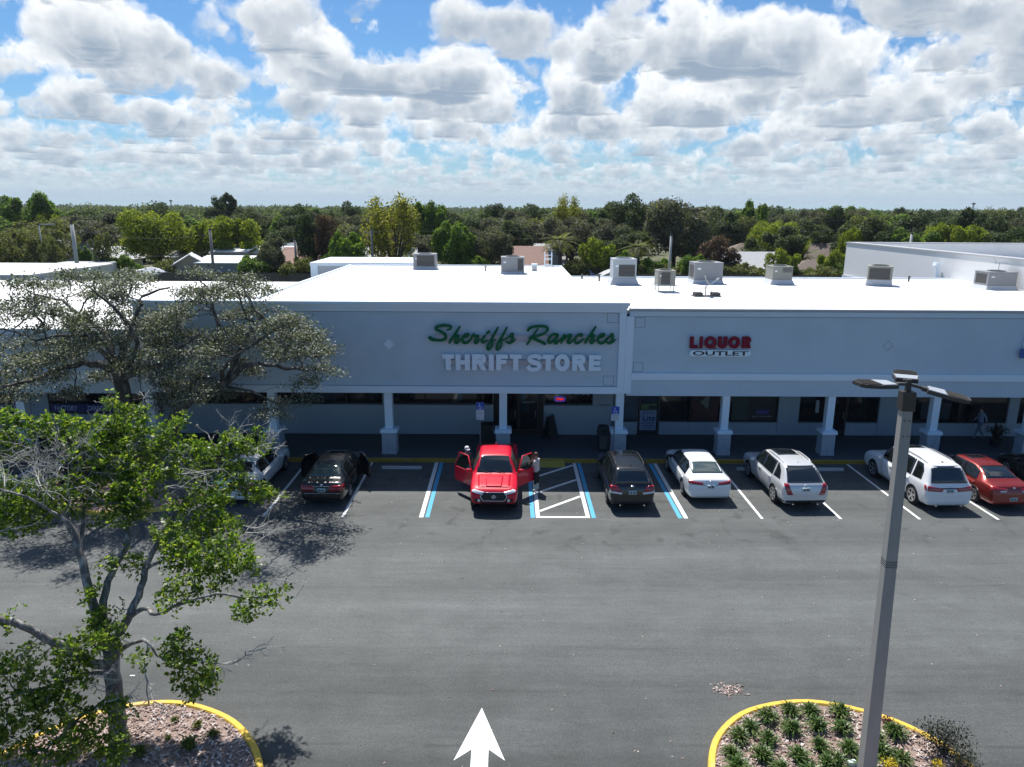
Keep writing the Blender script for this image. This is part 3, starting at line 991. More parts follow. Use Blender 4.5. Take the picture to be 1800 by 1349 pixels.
for cx, s in ((b[0] - r, -90), (a[0] + r, 90)):
    for k in range(9):
        th = R(s + 180 * k / 8)
        pts.append((cx + r * math.cos(th), 29.45, a[1] + r + r * math.sin(th)))
bd = MB().prism(pts[::-1], (0, 0.14, 0)).build('sign_board', m_signw, SG)
text_on_wall('lettering', 'OUTLET', a[0] + 0.13, b[0] - 0.10, a[1] + 0.035, b[1] - 0.035, 29.449, m_black, 0.006, 0.022, bd)
MB().box(a[0] + .1, b[0] - .1, 29.545, 29.598, b[1] + 0.06, b[1] + 0.2).build('raceway', m_race, SG)
# the edge of the next shop's badge
m_bluep = mat('sign_blue', (0.02, 0.10, 0.35), 0.4)
SG2 = thing('store_sign', 'round blue, red and white wall sign cut off at the frame edge', 'sign', (21.9, 29.5, 5), world=True)
p = W(1836, 604, Y=29.5)
MB().lathe([(0.85, 0.0), (0.85, -0.10)], (p.x, 29.58, p.z), 'y', 36).build('sign_board', m_signw, SG2)
MB().lathe([(0.74, 0.0), (0.74, -0.02)], (p.x, 29.479, p.z), 'y', 36).build('red_disc', m_red, SG2)
MB().box(p.x - 0.98, p.x + 0.98, 29.42, 29.458, p.z - 0.62, p.z - 0.22).build('blue_scroll', m_bluep, SG2)

# window lettering and the neon sign by the thrift entrance
m_cream = mat('window_letters_cream', (0.42, 0.42, 0.38), 0.6)
o = text_on_wall('window_lettering', 'THRIFT STORE', 2.45, 3.82, 2.06, 2.27, 32.53, m_cream, 0.004, 0.012)
tag(o, 'cream thrift store lettering high on the dark glass beside the entrance', 'lettering')
nx, nz = 2.42, 1.86
N = thing('neon_sign', 'glowing red open sign with a blue outline behind the thrift shop glass', 'neon sign', (nx, 32.5, nz), world=True)
m_neonr = mat('neon_red', (0.3, 0.01, 0.01), 0.4, emit=(1.0, 0.03, 0.05), es=0.9)
m_neonb = mat('neon_blue', (0.02, 0.02, 0.3), 0.4, emit=(0.10, 0.09, 1.0), es=0.55)
pts = [(nx + 0.24 * math.copysign(abs(math.cos(t)) ** .5, math.cos(t)), 32.50, nz + 0.10 * math.copysign(abs(math.sin(t)) ** .6, math.sin(t))) for t in np.linspace(0, 2 * math.pi, 29)]
MB().tube(pts, 0.011, 6).build('neon_outline', m_neonb, N)
text_on_wall('neon_letters', 'OPEN', nx - 0.17, nx + 0.17, nz - 0.055, nz + 0.055, 32.50, m_neonr, 0.012, 0.006, N)
o = text_on_wall('door_lettering', 'WELCOME', 0.62, 1.25, 1.66, 1.74, 32.535, m_cream, 0.003, 0.0)
tag(o, 'small pale lettering on the dark entrance door of the thrift shop', 'lettering')

# posters in the liquor windows and door
PY = 32.50
P = thing('door_poster', 'blue and white beer poster reading Lite on the liquor shop door', 'poster', (6.6, PY, 1), world=True)
MB().box(6.22, 7.0, PY, PY + 0.012, 0.36, 1.33).build('sheet', mat('poster_pale_blue', (0.28, 0.33, 0.46), 0.6, var=0.2, vs=3), P)
m_navy = mat('poster_navy', (0.02, 0.035, 0.13), 0.6)
text_on_wall('lettering', 'Lite', 6.36, 6.95, 0.82, 1.12, PY - 0.001, m_navy, 0.003, 0.02, P)
mb = MB()
for zz, w in ((0.74, .62), (0.66, .56), (0.58, .60), (0.50, .5), (1.24, .5), (1.18, .6)):
    mb.box(6.61 - w / 2, 6.61 + w / 2, PY - 0.003, PY - 0.001, zz, zz + 0.025)
mb.build('small_print', m_navy, P)
P = thing('door_poster', 'small green and black notice above the beer poster on the door', 'poster', (6.6, PY, 1.5), world=True)
MB().box(6.26, 6.98, PY, PY + 0.01, 1.36, 1.66).build('sheet', mat('poster_green', (0.10, 0.16, 0.06), 0.6), P)
MB().box(6.62, 6.96, PY - 0.003, PY - 0.001, 1.39, 1.58).build('print', m_black, P)
o = text_on_wall('door_number', '1429', 6.5, 6.88, 2.08, 2.24, 32.52, m_cream, 0.004, 0.004)
tag(o, 'pale house number over the liquor shop door', 'number')
PW = 32.54
P = thing('window_poster', 'dark poster of grey green tree trunks in the window past the first right wing column', 'poster', (11.1, PW, 1.7), world=True)
MB().box(10.55, 11.36, PW, PW + 0.012, 0.86, 2.6).build('sheet', mat('poster_reeds', (0.035, 0.055, 0.045), 0.6, var=0.8, vs=5, stretch=(4, 1, 0.4)), P)
P = thing('window_poster', 'black poster with purple bottles and a line of white words', 'poster', (12.0, PW, 1.7), world=True)
MB().box(11.42, 12.62, PW, PW + 0.012, 0.86, 2.6).build('sheet', m_black, P)
mb = MB()
for i in range(7):
    x = 11.72 + i * 0.085
    hh = 0.20 + 0.07 * ((i * 37) % 5) / 4
    mb.prism([(x, PW - 0.003, 1.18), (x + 0.075, PW - 0.003, 1.18), (x + 0.075, PW - 0.003, 1.18 + hh * .6), (x + 0.05, PW - 0.003, 1.18 + hh * .75), (x + 0.05, PW - 0.003, 1.18 + hh), (x + 0.025, PW - 0.003, 1.18 + hh), (x + 0.025, PW - 0.003, 1.18 + hh * .75), (x, PW - 0.003, 1.18 + hh * .6)], (0, 0.002, 0))
mb.build('bottle_print', mat('poster_purple', (0.10, 0.07, 0.30), 0.6), P)
text_on_wall('lettering', 'JACK LIVES HERE', 11.54, 12.46, 1.0, 1.09, PW - 0.001, m_cream, 0.003, 0.0, P)
P = thing('window_poster', 'dark red and cream drink poster in the wide liquor window', 'poster', (9.0, PW, 1.5), world=True)
MB().box(8.66, 9.9, PW, PW + 0.012, 0.84, 2.6).build('sheet', mat('poster_dark_red', (0.06, 0.012, 0.015), 0.6, var=0.5, vs=1.2, col2=(0.012, 0.012, 0.014)), P)
MB().prism([(9.02, PW - 0.003, 1.75), (9.42, PW - 0.003, 1.38), (9.46, PW - 0.003, 2.05), (9.28, PW - 0.003, 1.98)], (0, 0.002, 0)).build('cream_print', mat('poster_cream', (0.15, 0.17, 0.14), 0.6), P)
P = thing('window_poster', 'pale blue poster of cans in the narrow window beside the liquor door', 'poster', (5.6, PW, 1.5), world=True)
MB().box(5.12, 6.05, PW, PW + 0.012, 0.86, 2.6).build('sheet', mat('poster_slate', (0.045, 0.075, 0.11), 0.6, var=0.6, vs=2.0), P)
P = thing('window_poster', 'red and white strip sign at the edge of the next shop window', 'poster', (14.6, PW, 1.6), world=True)
MB().box(14.5, 14.66, PW - 0.01, PW + 0.012, 1.25, 1.85).build('sheet', mat('poster_white', (0.35, 0.36, 0.38), 0.6, var=0.5, vs=4), P)
P = thing('window_poster', 'faint blue picture in the window past the lamp post', 'poster', (20.3, PW, 1.6), world=True)
MB().box(19.5, 20.9, PW, PW + 0.012, 0.95, 1.75).build('sheet', mat('poster_dim_blue', (0.012, 0.018, 0.035), 0.5), P)


# ------------------------------------------------------------------ accessible parking signs
m_steel = mat('galvanised_post', (0.24, 0.26, 0.28), 0.5, 0.6)
m_sblue = mat('sign_panel_blue', (0.012, 0.075, 0.42), 0.45)
m_swhite = mat('sign_panel_white', (0.70, 0.74, 0.78), 0.5)
m_ink = mat('sign_ink', (0.05, 0.06, 0.09), 0.6)


def ada_sign(label, x, y, ztop, plates, xb):
    s = thing('parking_sign', label, 'sign', (xb, y, 0.0), group='accessible parking signs')
    dxp = x - xb
    MB().tube([(0, 0.03, 0), (dxp, 0.03, ztop - 0.02)], 0.03, 8).build('post', m_steel, s)
    z1 = ztop
    w = 0.165
    pl = MB().box(dxp - w, dxp + w, -0.012, 0.0, z1 - 0.32, z1).build('symbol_plate', m_sblue, s)
    mb = MB()        # the wheelchair symbol
    yy = -0.0135
    cx, cz = dxp, z1 - 0.18
    mb.lathe([(0.022, 0), (0.022, 0.002)], (cx - 0.02, yy, cz + 0.10), 'y', 10)
    ring = [np.array((cx - 0.005 + 0.062 * math.cos(R(a)), cz - 0.05 + 0.062 * math.sin(R(a)))) for a in range(110, 372, 18)]
    ribbon(mb, ring, 0.018, yy, 0.002, 0, False)
    ribbon(mb, [np.array((cx - 0.02, cz + 0.07)), np.array((cx - 0.012, cz - 0.015)), np.array((cx + 0.05, cz - 0.015)), np.array((cx + 0.085, cz - 0.085)), np.array((cx + 0.105, cz - 0.078))], 0.018, yy - 0.0008, 0.002, 0, False)
    mb.build('wheelchair_symbol', m_swhite).parent = pl
    z = z1 - 0.335
    for hgt, words in plates:
        pl = MB().box(dxp - w, dxp + w, -0.012, 0.0, z - hgt, z).build('text_plate', m_swhite, s)
        n = len(words)
        for i, wd in enumerate(words):
            zz1 = z - 0.02 - i * (hgt - 0.03) / n
            text_on_wall('lettering', wd, dxp - w * .8, dxp + w * .8, zz1 - (hgt - 0.05) / n * .75, zz1 - 0.006, -0.013, m_ink, 0.002, 0.0, None).parent = pl
        z -= hgt + 0.012


ada_sign('taller blue and white accessible parking sign behind the red pickup', -1.18, 28.95, 2.66, ((0.27, ('PARKING BY', 'DISABLED', 'PERMIT', 'ONLY')), (0.14, ('$250', 'FINE'))), -1.18)
ada_sign('blue and white accessible parking sign in front of the column near the waste bin', 4.50, 28.95, 2.50, ((0.28, ('PARKING BY', 'PERMIT', 'ONLY')),), 4.46)

# ------------------------------------------------------------------ things on the walkway
m_bin = mat('bin_dark_plastic', (0.022, 0.024, 0.026), 0.6, var=0.1, vs=4)
m_bing = mat('bin_panel', (0.09, 0.095, 0.09), 0.85, var=0.3, vs=9, bump=0.5, bs=50)
t = thing('waste_bin', 'dark square waste bin with a domed lid by the column next to the entrance', 'waste bin', (4.2, 30.25, 0.15))
MB().box(-0.24, 0.24, -0.24, 0.24, 0.05, 0.74).build('body', m_bin, t, bevel=0.02)
MB().box(-0.17, 0.17, -0.262, -0.241, 0.12, 0.68).build('panel', m_bing, t)
MB().box(-0.21, 0.21, -0.21, 0.21, 0.0, 0.049).build('plinth', m_bin, t)
lid = MB().frustum(-0.27, 0.27, -0.27, 0.27, 0.75, 1.12, 0.06).build('lid', m_bin, t, bevel=0.05)
o = MB().box(-0.14, 0.14, -0.262, -0.235, 0.86, 1.0).build('opening', m_black)
o.parent = lid
t = thing('waste_bin', 'low dark square bin half hidden behind the cab of the red pickup', 'waste bin', (-0.98, 31.2, 0.15))
MB().frustum(-0.26, 0.26, -0.24, 0.24, 0.0, 0.85, -0.03).build('body', m_bin, t, bevel=0.02)
MB().box(-0.31, 0.31, -0.29, 0.29, 0.851, 0.91).build('lid', m_bin, t, bevel=0.015)
t = thing('pavement_sign', 'black folding A-frame sign at the corner of the thrift shop entrance', 'A-frame sign', (1.95, 31.9, 0.15), R(55))
for s in (1, -1):
    M = Matrix.Rotation(R(14 * s), 4, 'X')
    MB().box(-0.30, 0.30, -0.012, 0.012, 0.0, 1.12, M=Matrix.Translation((0, s * 0.272, 0)) @ M).build('leaf', m_bin, t)
MB().tube([(-0.28, 0, 1.09), (0.28, 0, 1.09)], 0.02, 8).build('hinge', m_steel, t)
# ------------------------------------------------------------------ vehicles (built in metres; nose towards +y; the whole place is enlarged by SCALE at the end)
SCALE = 1.1
CARK = 1.0 / SCALE


def paint(name, col, rough=0.32, metal=0.0, coat=1.0, spec=0.5):
    return mat(name, col, rough, metal, spec, coat=coat, croughness=0.03)


m_cglass = mat('car_glass', (0.010, 0.013, 0.014), 0.03, spec=1.0, coat=0.6)
m_cglass2 = mat('car_glass_sky_tint', (0.06, 0.085, 0.08), 0.03, spec=1.0, coat=0.8)  # sky reflected in rear windows, put into a paler base colour
m_tyre = mat('tyre_rubber', (0.012, 0.012, 0.013), 0.85)
m_rim = mat('alloy_rim', (0.62, 0.63, 0.65), 0.28, 0.9)
m_rimd = mat('alloy_rim_dark', (0.22, 0.22, 0.23), 0.35, 0.9)
m_trim = mat('black_trim', (0.010, 0.010, 0.011), 0.55)
m_lamp = mat('tail_lamp_red', (0.32, 0.004, 0.010), 0.12, spec=0.7, coat=0.6)
m_lampw = mat('lamp_clear', (0.75, 0.76, 0.78), 0.12, spec=0.8, coat=0.6)
m_chrome = mat('chrome', (0.75, 0.75, 0.76), 0.12, 1.0)
m_plate = mat('number_plate', (0.50, 0.58, 0.60), 0.5)
m_platei = mat('number_plate_ink', (0.03, 0.10, 0.10), 0.5)
m_seat = mat('cabin_dark', (0.014, 0.013, 0.013), 0.8)


def lerp(a, b, t):
    return a + (b - a) * t


def body_mesh(st, arches, mats, lean=0.0, sub=2):
    """st = stations (y, z bottom, z belt, z top, half width belt, half width roof edge); arches = [(y, r)]"""
    rows = []
    for y, zb, zs, zt, ws, wt in st:
        wl = ws * 0.95
        half = [(wl * 0.80, zb), (wl, zb + 0.035), (ws * 0.995, lerp(zb, zs, 0.42)), (ws, lerp(zb, zs, 0.72)), (ws - 0.025, zs - 0.02), (ws - 0.055, zs + 0.015 if zt > zs + .05 else zs + 0.006),
                (wt, zs + (zt - zs) * 0.90), (wt * 0.86, zs + (zt - zs) * 0.965), (wt * 0.45, zt - 0.004), (0.0, zt)]
        rows.append([(x, y, z) for x, z in half] + [(-x, y, z) for x, z in half[-2::-1]])
    n = len(rows[0])
    v = [p for r in rows for p in r]
    f = []
    for i in range(len(rows) - 1):
        for j in range(n):
            f.append((i * n + j, i * n + (j + 1) % n, (i + 1) * n + (j + 1) % n, (i + 1) * n + j))
    for i, flip in ((0, False), (len(rows) - 1, True)):
        o = i * n
        for j in range((n - 1) // 2):
            k = n - 1 - j
            if j + 1 == k - 1:
                q = (o + j, o + j + 1, o + k)
            else:
                q = (o + j, o + j + 1, o + k - 1, o + k)
            f.append(q[::-1] if not flip else q)
    me = bpy.data.meshes.new('body')
    me.from_pydata(v, [], f)
    for m in mats:
        me.materials.append(m)
    bm = bmesh.new()
    bm.from_mesh(me)
    bmesh.ops.recalc_face_normals(bm, faces=bm.faces)
    bm.to_mesh(me)
    bm.free()
    o = bpy.data.objects.new('body', me)
    COL.objects.link(o)
    ss = o.modifiers.new('s', 'SUBSURF')
    ss.levels = ss.render_levels = sub
    hw = max(s[4] for s in st)
    cm = MB()
    for ya, r in arches:
        for s in (1, -1):
            cm.lathe([(r, s * (hw - 0.30)), (r, s * (hw + 0.15))], (0, ya, r * 0.86), 'x', 28)
    cut = cm.build('cut', mats[0], fixn=True)
    bo = o.modifiers.new('b', 'BOOLEAN')
    bo.operation, bo.object, bo.solver = 'DIFFERENCE', cut, 'EXACT'
    dg = bpy.context.evaluated_depsgraph_get()
    out = bpy.data.meshes.new_from_object(o.evaluated_get(dg))
    bpy.data.objects.remove(o)
    bpy.data.objects.remove(cut)
    out.materials.clear()
    for m in mats:
        out.materials.append(m)
    for p in out.polygons:
        c = p.center
        p.material_index = 0
        p.use_smooth = True
        for ya, r in arches:
            if abs(c.x) > hw - 0.32 and math.hypot(c.y - ya, c.z - r * 0.86) < r + 0.004 and (abs(abs(c.x) - (hw - 0.30)) < 0.02 or abs(math.hypot(c.y - ya, c.z - r * 0.86) - r) < 0.012):
                p.material_index = 1
                p.use_smooth = False
    return out


class Car:
    def __init__(s, root, me, paintm):
        s.root, s.p = root, paintm
        s.body = link('body', me, root)
        bm = bmesh.new()
        bm.from_mesh(me)
        s.bvh = BVHTree.FromBMesh(bm)
        bm.free()

    def ray(s, o, d):
        h = s.bvh.ray_cast(Vector(o), Vector(d).normalized())
        return h[0], h[1]

    def proj(s, mode, u, v, off):
        if mode in ('R', 'L'):
            k = 1 if mode == 'R' else -1
            o, d = (k * 4, u, v), (-k, 0, 0)
        elif mode == 'F':
            o, d = (u, 8, v), (0, -1, 0)
        elif mode == 'B':
            o, d = (u, -8, v), (0, 1, 0)
        elif mode == 'T':
            o, d = (u, v, 5), (0, 0, -1)
        else:               # ('C', sx, cx, cy, end): round a corner; u in degrees (0 along the car, 90 sideways)
            _, sx, cx, cy, end = mode
            a = R(u)
            dr = Vector((sx * math.sin(a), end * math.cos(a), 0))
            c = Vector((sx * cx, cy, v))
            o, d = c + dr * 4, -dr
        h, n = s.ray(o, d)
        if h is None:
            h = Vector(o) + Vector(d) * 3.2
            n = -Vector(d)
        return h + n * off

    def patch(s, name, mode, left, right, m, off=0.006, nu=8, nv=6, parent=None, skirt=0.02, smooth=True):
        """a panel that lies on the body: its two side edges given from bottom to top"""
        def at(e, t):
            e = [np.array(q, float) for q in e]
            if len(e) == 1:
                return e[0]
            x = t * (len(e) - 1)
            i = min(int(x), len(e) - 2)
            return e[i] + (e[i + 1] - e[i]) * (x - i)
        top, low = [], []
        for j in range(nv + 1):
            a, b = at(left, j / nv), at(right, j / nv)
            for i in range(nu + 1):
                q = a + (b - a) * (i / nu)
                top.append(s.proj(mode, q[0], q[1], off))
                low.append(s.proj(mode, q[0], q[1], -skirt))
        w = nu + 1
        f = [(j * w + i, j * w + i + 1, (j + 1) * w + i + 1, (j + 1) * w + i) for j in range(nv) for i in range(nu)]
        rim = [i for i in range(w)] + [j * w + nu for j in range(1, nv + 1)] + [nv * w + i for i in range(nu - 1, -1, -1)] + [j * w for j in range(nv - 1, 0, -1)]
        N = len(top)
        vs = top + [low[i] for i in rim]
        for k in range(len(rim)):
            a, b = k, (k + 1) % len(rim)
            f.append((rim[b], rim[a], N + a, N + b))
        me = bpy.data.meshes.new(name)
        me.from_pydata(vs, [], f)
        me.materials.append(m)
        bm = bmesh.new()
        bm.from_mesh(me)
        bmesh.ops.recalc_face_normals(bm, faces=bm.faces)
        bm.to_mesh(me)
        bm.free()
        if smooth:
            me.polygons.foreach_set('use_smooth', [k < nu * nv for k in range(len(me.polygons))])
        me.update()
        o = link(name, me)
        o.parent = parent or s.root
        return o

    def strip(s, name, mode, pts, w, m, off=0.012, parent=None):
        """a narrow moulding along a line on the body"""
        P = catmull(pts, 4) if len(pts) > 2 else [np.array(p, float) for p in pts]
        c = [s.proj(mode, q[0], q[1], off) for q in P]
        o = MB().tube(c, w, 6).build(name, m, smooth=True)
        o.parent = parent or s.root
        return o

    def both(s, name, left, right, m, **kw):
        return [s.patch(name, md, left, right, m, **kw) for md in ('L', 'R')]

    def wheels(s, ys, r, hw, wd=0.22, rim=m_rim, spokes=5, style=0):
        for y in ys:
            for k in (-1, 1):
                x = k * (hw - 0.02 - wd / 2)
                t = MB().lathe([(r * .66, -wd / 2), (r * .93, -wd / 2), (r, -wd / 2 + .035), (r, wd / 2 - .035), (r * .93, wd / 2), (r * .68, wd / 2)], (0, 0, 0), 'x', 28).build('wheel', m_tyre, smooth=True)
                t.parent = s.root
                t.location = (x, y, r)
                rr = r * .685
                mb = MB()
                xo = k * (wd / 2 + .002)
                for a0, a1 in ((rr * .86, rr),):
                    mb.lathe([(a0, xo - k * .05), (a0, xo + k * .006), (a1, xo + k * .010), (a1, xo - k * .05)], (0, 0, 0), 'x', 28)
                mb.lathe([(rr * .22, xo - k * .02), (rr * .20, xo + k * .004)], (0, 0, 0), 'x', 14)
                mb.lathe([(rr * .9, xo - k * .055), (rr * .9, xo - k * .052)], (0, 0, 0), 'x', 20, 1)
                for i in range(spokes):
                    th = 2 * math.pi * (i + .25) / spokes
                    for dth in ((0,) if style == 0 else (-.14, .14)):
                        a = th + dth
                        wsp = rr * (.15 if style == 0 else .085)
                        c, sn = math.cos(a), math.sin(a)
                        q = []
                        for rad, ww, xx in ((rr * .12, wsp * .9, xo), (rr * .92, wsp, xo + k * .004)):
                            for sd in (-1, 1):
                                q.append((xx, c * rad - sn * ww * sd, sn * rad + c * ww * sd))
                        mb.add(q + [(p[0] - k * .03, p[1], p[2]) for p in q], [(0, 1, 3, 2), (0, 2, 6, 4), (1, 5, 7, 3), (0, 4, 5, 1), (2, 3, 7, 6), (4, 6, 7, 5)])
                ro = mb.build('rim', [rim, m_trim], fixn=True)
                ro.parent = t

    def plate(s, mode, x, z, m=None):
        o = s.patch('number_plate', mode, [(x - .15, z - .075), (x - .15, z + .075)], [(x + .15, z - .075), (x + .15, z + .075)], m or m_plate, 0.014, 2, 1)
        s.patch('plate_print', mode, [(x - .11, z - .035), (x - .11, z + .03)], [(x - .02, z - .035), (x - .02, z + .03)], m_platei, 0.017, 2, 1, parent=o)
        s.patch('plate_print', mode, [(x + .02, z - .035), (x + .02, z + .03)], [(x + .11, z - .035), (x + .11, z + .03)], m_platei, 0.017, 2, 1, parent=o)

    def mirror(s, y, z, x, m=None, sides=(-1, 1)):
        for k in sides:
            mb = MB()
            prof = [(.0, .0), (.055, .02), (.075, .06), (.07, .12), (.05, .19), (.02, .21)]
            M = Matrix.Translation((k * x, y, z)) @ Matrix.Diagonal((k, 0.75, 1.0, 1.0)) @ Matrix.Rotation(R(90), 4, 'Y')
            mb.lathe([(.05, -.02), (.075, .03), (.082, .10), (.07, .19), (.03, .235)], (0, 0, 0), 'z', 12, M=M)
            mb.box(-.02, .02, -.03, .03, -.09, 0.0, M=Matrix.Translation((k * (x + .02), y, z)))
            o = mb.build('mirror', m or s.p, smooth=True, fixn=True)
            o.parent = s.root

    def doors(s, spec, z0, zb, handle_z, handle_m=None):
        """spec = [(y front bottom, y front top, y rear bottom, y rear top)]"""
        for md in ('L', 'R'):
            for a0, a1, b0, b1 in spec:
                d = s.patch('door', md, [(b0, z0), (b0, lerp(z0, zb, .5)), (b1, zb)], [(a0, z0), (a0, lerp(z0, zb, .5)), (a1, zb)], s.p, 0.0045, 10, 6)
                s.patch('handle', md, [(b1 + .06, handle_z - .018), (b1 + .06, handle_z + .018)], [(b1 + .24, handle_z - .014), (b1 + .24, handle_z + .014)], handle_m or s.p, 0.030, 3, 1, parent=d)


def new_car(name, label, cat, x, yr, rz=0.0, L=4.8, front_in=True):
    """x = centre line, yr = the end of the car that lies nearer the camera"""
    r = thing(name, label, cat, (0, 0, 0.004), group=None)
    r.scale = (CARK,) * 3
    if front_in:
        r.location = (x, yr + L / 2 * CARK, 0.004)
        r.rotation_euler = (0, 0, rz)
    else:
        r.location = (x, yr + L / 2 * CARK, 0.004)
        r.rotation_euler = (0, 0, math.pi + rz)
    return r


def sedan(name, label, x, yr, pm, L=4.85, Wd=1.82, Ht=1.45, wb=2.78, rz=0.0, trunk=1.02, hood=0.93, r=0.33, rim=m_rim, spokes=5, style=0, lamp='wide', sunroof=False, rear_oh=1.08,
          glassr=m_cglass, belt=0.90, cab=(-1.98, -1.25, 0.45, 1.22), open_doors=False, chrome_bar=False, badge=True, square=0.0, mirrorm=None):
    root = new_car(name, label, 'car', x, yr, rz, L)
    h, e = Wd / 2, L / 2
    ya, yf = -e + rear_oh, -e + rear_oh + wb
    rb, rt, ft, fb = cab          # rear glass base / roof rear / roof front / windscreen base
    wr = h * .64
    q = square
    st = [(-e, .42, .66, .70, h * .80, h * .50), (-e + .02, .30, .74, .80, h * .87, h * .60), (-e + .10, .24, trunk - .10, trunk - .03, h * .93, h * .70), (-e + .22, .22, trunk - .06, trunk, h * .96, h * .74),
          (rb - .08, .21, trunk - .07, trunk + .015, h * .985, h * .76), (rb + .05, .21, trunk - .08, trunk + .07, h * .99, h * .74), (lerp(rb, rt, .5), .21, belt + .02, lerp(trunk, Ht, .62), h, wr * 1.05),
          (rt - .05, .21, belt + .01, Ht - .045, h, wr), (rt + .25, .20, belt, Ht - .005, h, wr), (lerp(rt, ft, .6), .20, belt - .01, Ht, h, wr), (ft - .05, .20, belt - .02, Ht - .035, h, wr * .99), (ft + .05, .20, belt - .025, Ht - .07, h, wr * .99),
          (lerp(ft, fb, .5), .20, belt - .03, lerp(hood + .06, Ht, .56), h, wr * 1.08), (fb - .08, .20, belt - .04, hood + .09, h * .99, h * .76), (fb + .06, .20, belt - .06, hood + .045, h * .985, h * .78), (fb + .45, .21, belt - .10, hood, h * .97, h * .74),
          (e - .35, .22, belt - .19, hood - .13, h * .92, h * .68), (e - .12, .22, .64, .70, h * .84, h * .60), (e - .03, .26, .58, .62, h * .72, h * .5), (e, .36, .52, .55, h * .62, h * .4)]
    me = body_mesh(st, [(ya, r * 1.14), (yf, r * 1.14)], [pm, m_trim])
    c = Car(root, me, pm)
    c.wheels((ya, yf), r, h, .215, rim, spokes, style)
    zb = belt + .035
    zt = Ht - .085
    # glass
    c.patch('rear_window', 'T', [(-h * .70, rb + .03), (-h * .68, lerp(rb, rt, .55)), (-wr * .93, rt - .05)], [(h * .70, rb + .03), (h * .68, lerp(rb, rt, .55)), (wr * .93, rt - .05)], glassr, .006, 12, 8)
    c.patch('windscreen', 'T', [(-h * .74, fb - .05), (-h * .70, lerp(fb, ft, .5)), (-wr * .93, ft + .03)], [(h * .74, fb - .05), (h * .70, lerp(fb, ft, .5)), (wr * .93, ft + .03)], m_cglass, .006, 12, 6)
    mid = lerp(rt, ft, .42)
    c.both('side_window', [(mid + .014, zb), (mid + .002, zt)], [(fb - .32, zb - .01), (lerp(fb, ft, .55), lerp(zb, zt, .55)), (ft + .06, zt - .02)], m_cglass, nu=8, nv=8)
    c.both('side_window', [(rb + .34, zb + .02), (lerp(rb, rt, .62), lerp(zb, zt, .72)), (rt + .12, zt)], [(mid - .004, zb), (mid - .016, zt)], m_cglass, nu=8, nv=8)
    c.doors([(fb - .42, fb - .42, mid, mid), (mid - .01, mid - .01, ya + .38, rb + .30)], .32, belt - .03, .80 * belt / .9)
    # lamps
    cm = -e + .40
    if lamp == 'wide':
        for s_ in (1, -1):
            c.patch('tail_lamp', ('C', s_, h - .42, cm, -1), [(-40, trunk - .255), (-22, trunk - .20), (-30, trunk - .15)], [(62, trunk - .20), (72, trunk - .13), (76, trunk - .05)], m_lamp, .008, 14, 3)
    elif lamp == 'wing':
        for s_ in (1, -1):
            c.patch('tail_lamp', ('C', s_, h - .42, cm, -1), [(-30, trunk - .26), (-34, trunk - .13)], [(66, trunk - .24), (76, trunk - .03)], m_lamp, .008, 12, 3)
            c.patch('reversing_lamp', ('C', s_, h - .42, cm, -1), [(-26, trunk - .25), (-28, trunk - .20)], [(10, trunk - .25), (10, trunk - .20)], m_lampw, .011, 5, 1)
    else:
        for s_ in (1, -1):
            c.patch('tail_lamp', ('C', s_, h - .42, cm, -1), [(-24, trunk - .34), (-30, trunk - .13)], [(72, trunk - .30), (72, trunk - .10)], m_lamp, .008, 10, 3)
    if chrome_bar:
        c.strip('chrome_strip', 'B', [(-.32, trunk - .16), (0, trunk - .15), (.32, trunk - .16)], .012, m_chrome)
        c.strip('bumper_strip', 'B', [(-h * .78, .585), (0, .59), (h * .78, .585)], .008, m_chrome, .006)
    c.plate('B', 0, trunk - .30 if lamp != 'wing' else .52)
    if badge:
        c.patch('badge', 'B', [(-.045, trunk - .13), (-.045, trunk - .07)], [(.045, trunk - .13), (.045, trunk - .07)], m_chrome, .012, 3, 2)
    c.patch('rear_valance', 'B', [(-h * .62, .25), (-h * .66, .33)], [(h * .62, .25), (h * .66, .33)], m_trim, .006, 8, 1)
    for s_ in (1, -1):
        c.patch('headlight', ('C', s_, h - .45, e - .50, 1), [(-8, hood - .27), (-8, hood - .21)], [(64, hood - .24), (60, hood - .13)], m_lampw, .008, 8, 2)
    c.mirror(fb - .42, belt + .05, h * .93, mirrorm)
    if sunroof:
        c.patch('sunroof', 'T', [(-wr * .62, ft - .62), (-wr * .62, ft - .10)], [(wr * .62, ft - .62), (wr * .62, ft - .10)], m_cglass, .006, 6, 5)
    c.strip('antenna', 'T', [(0, rt + .10), (0, rt + .16)], .02, pm, .012)
    return root, c


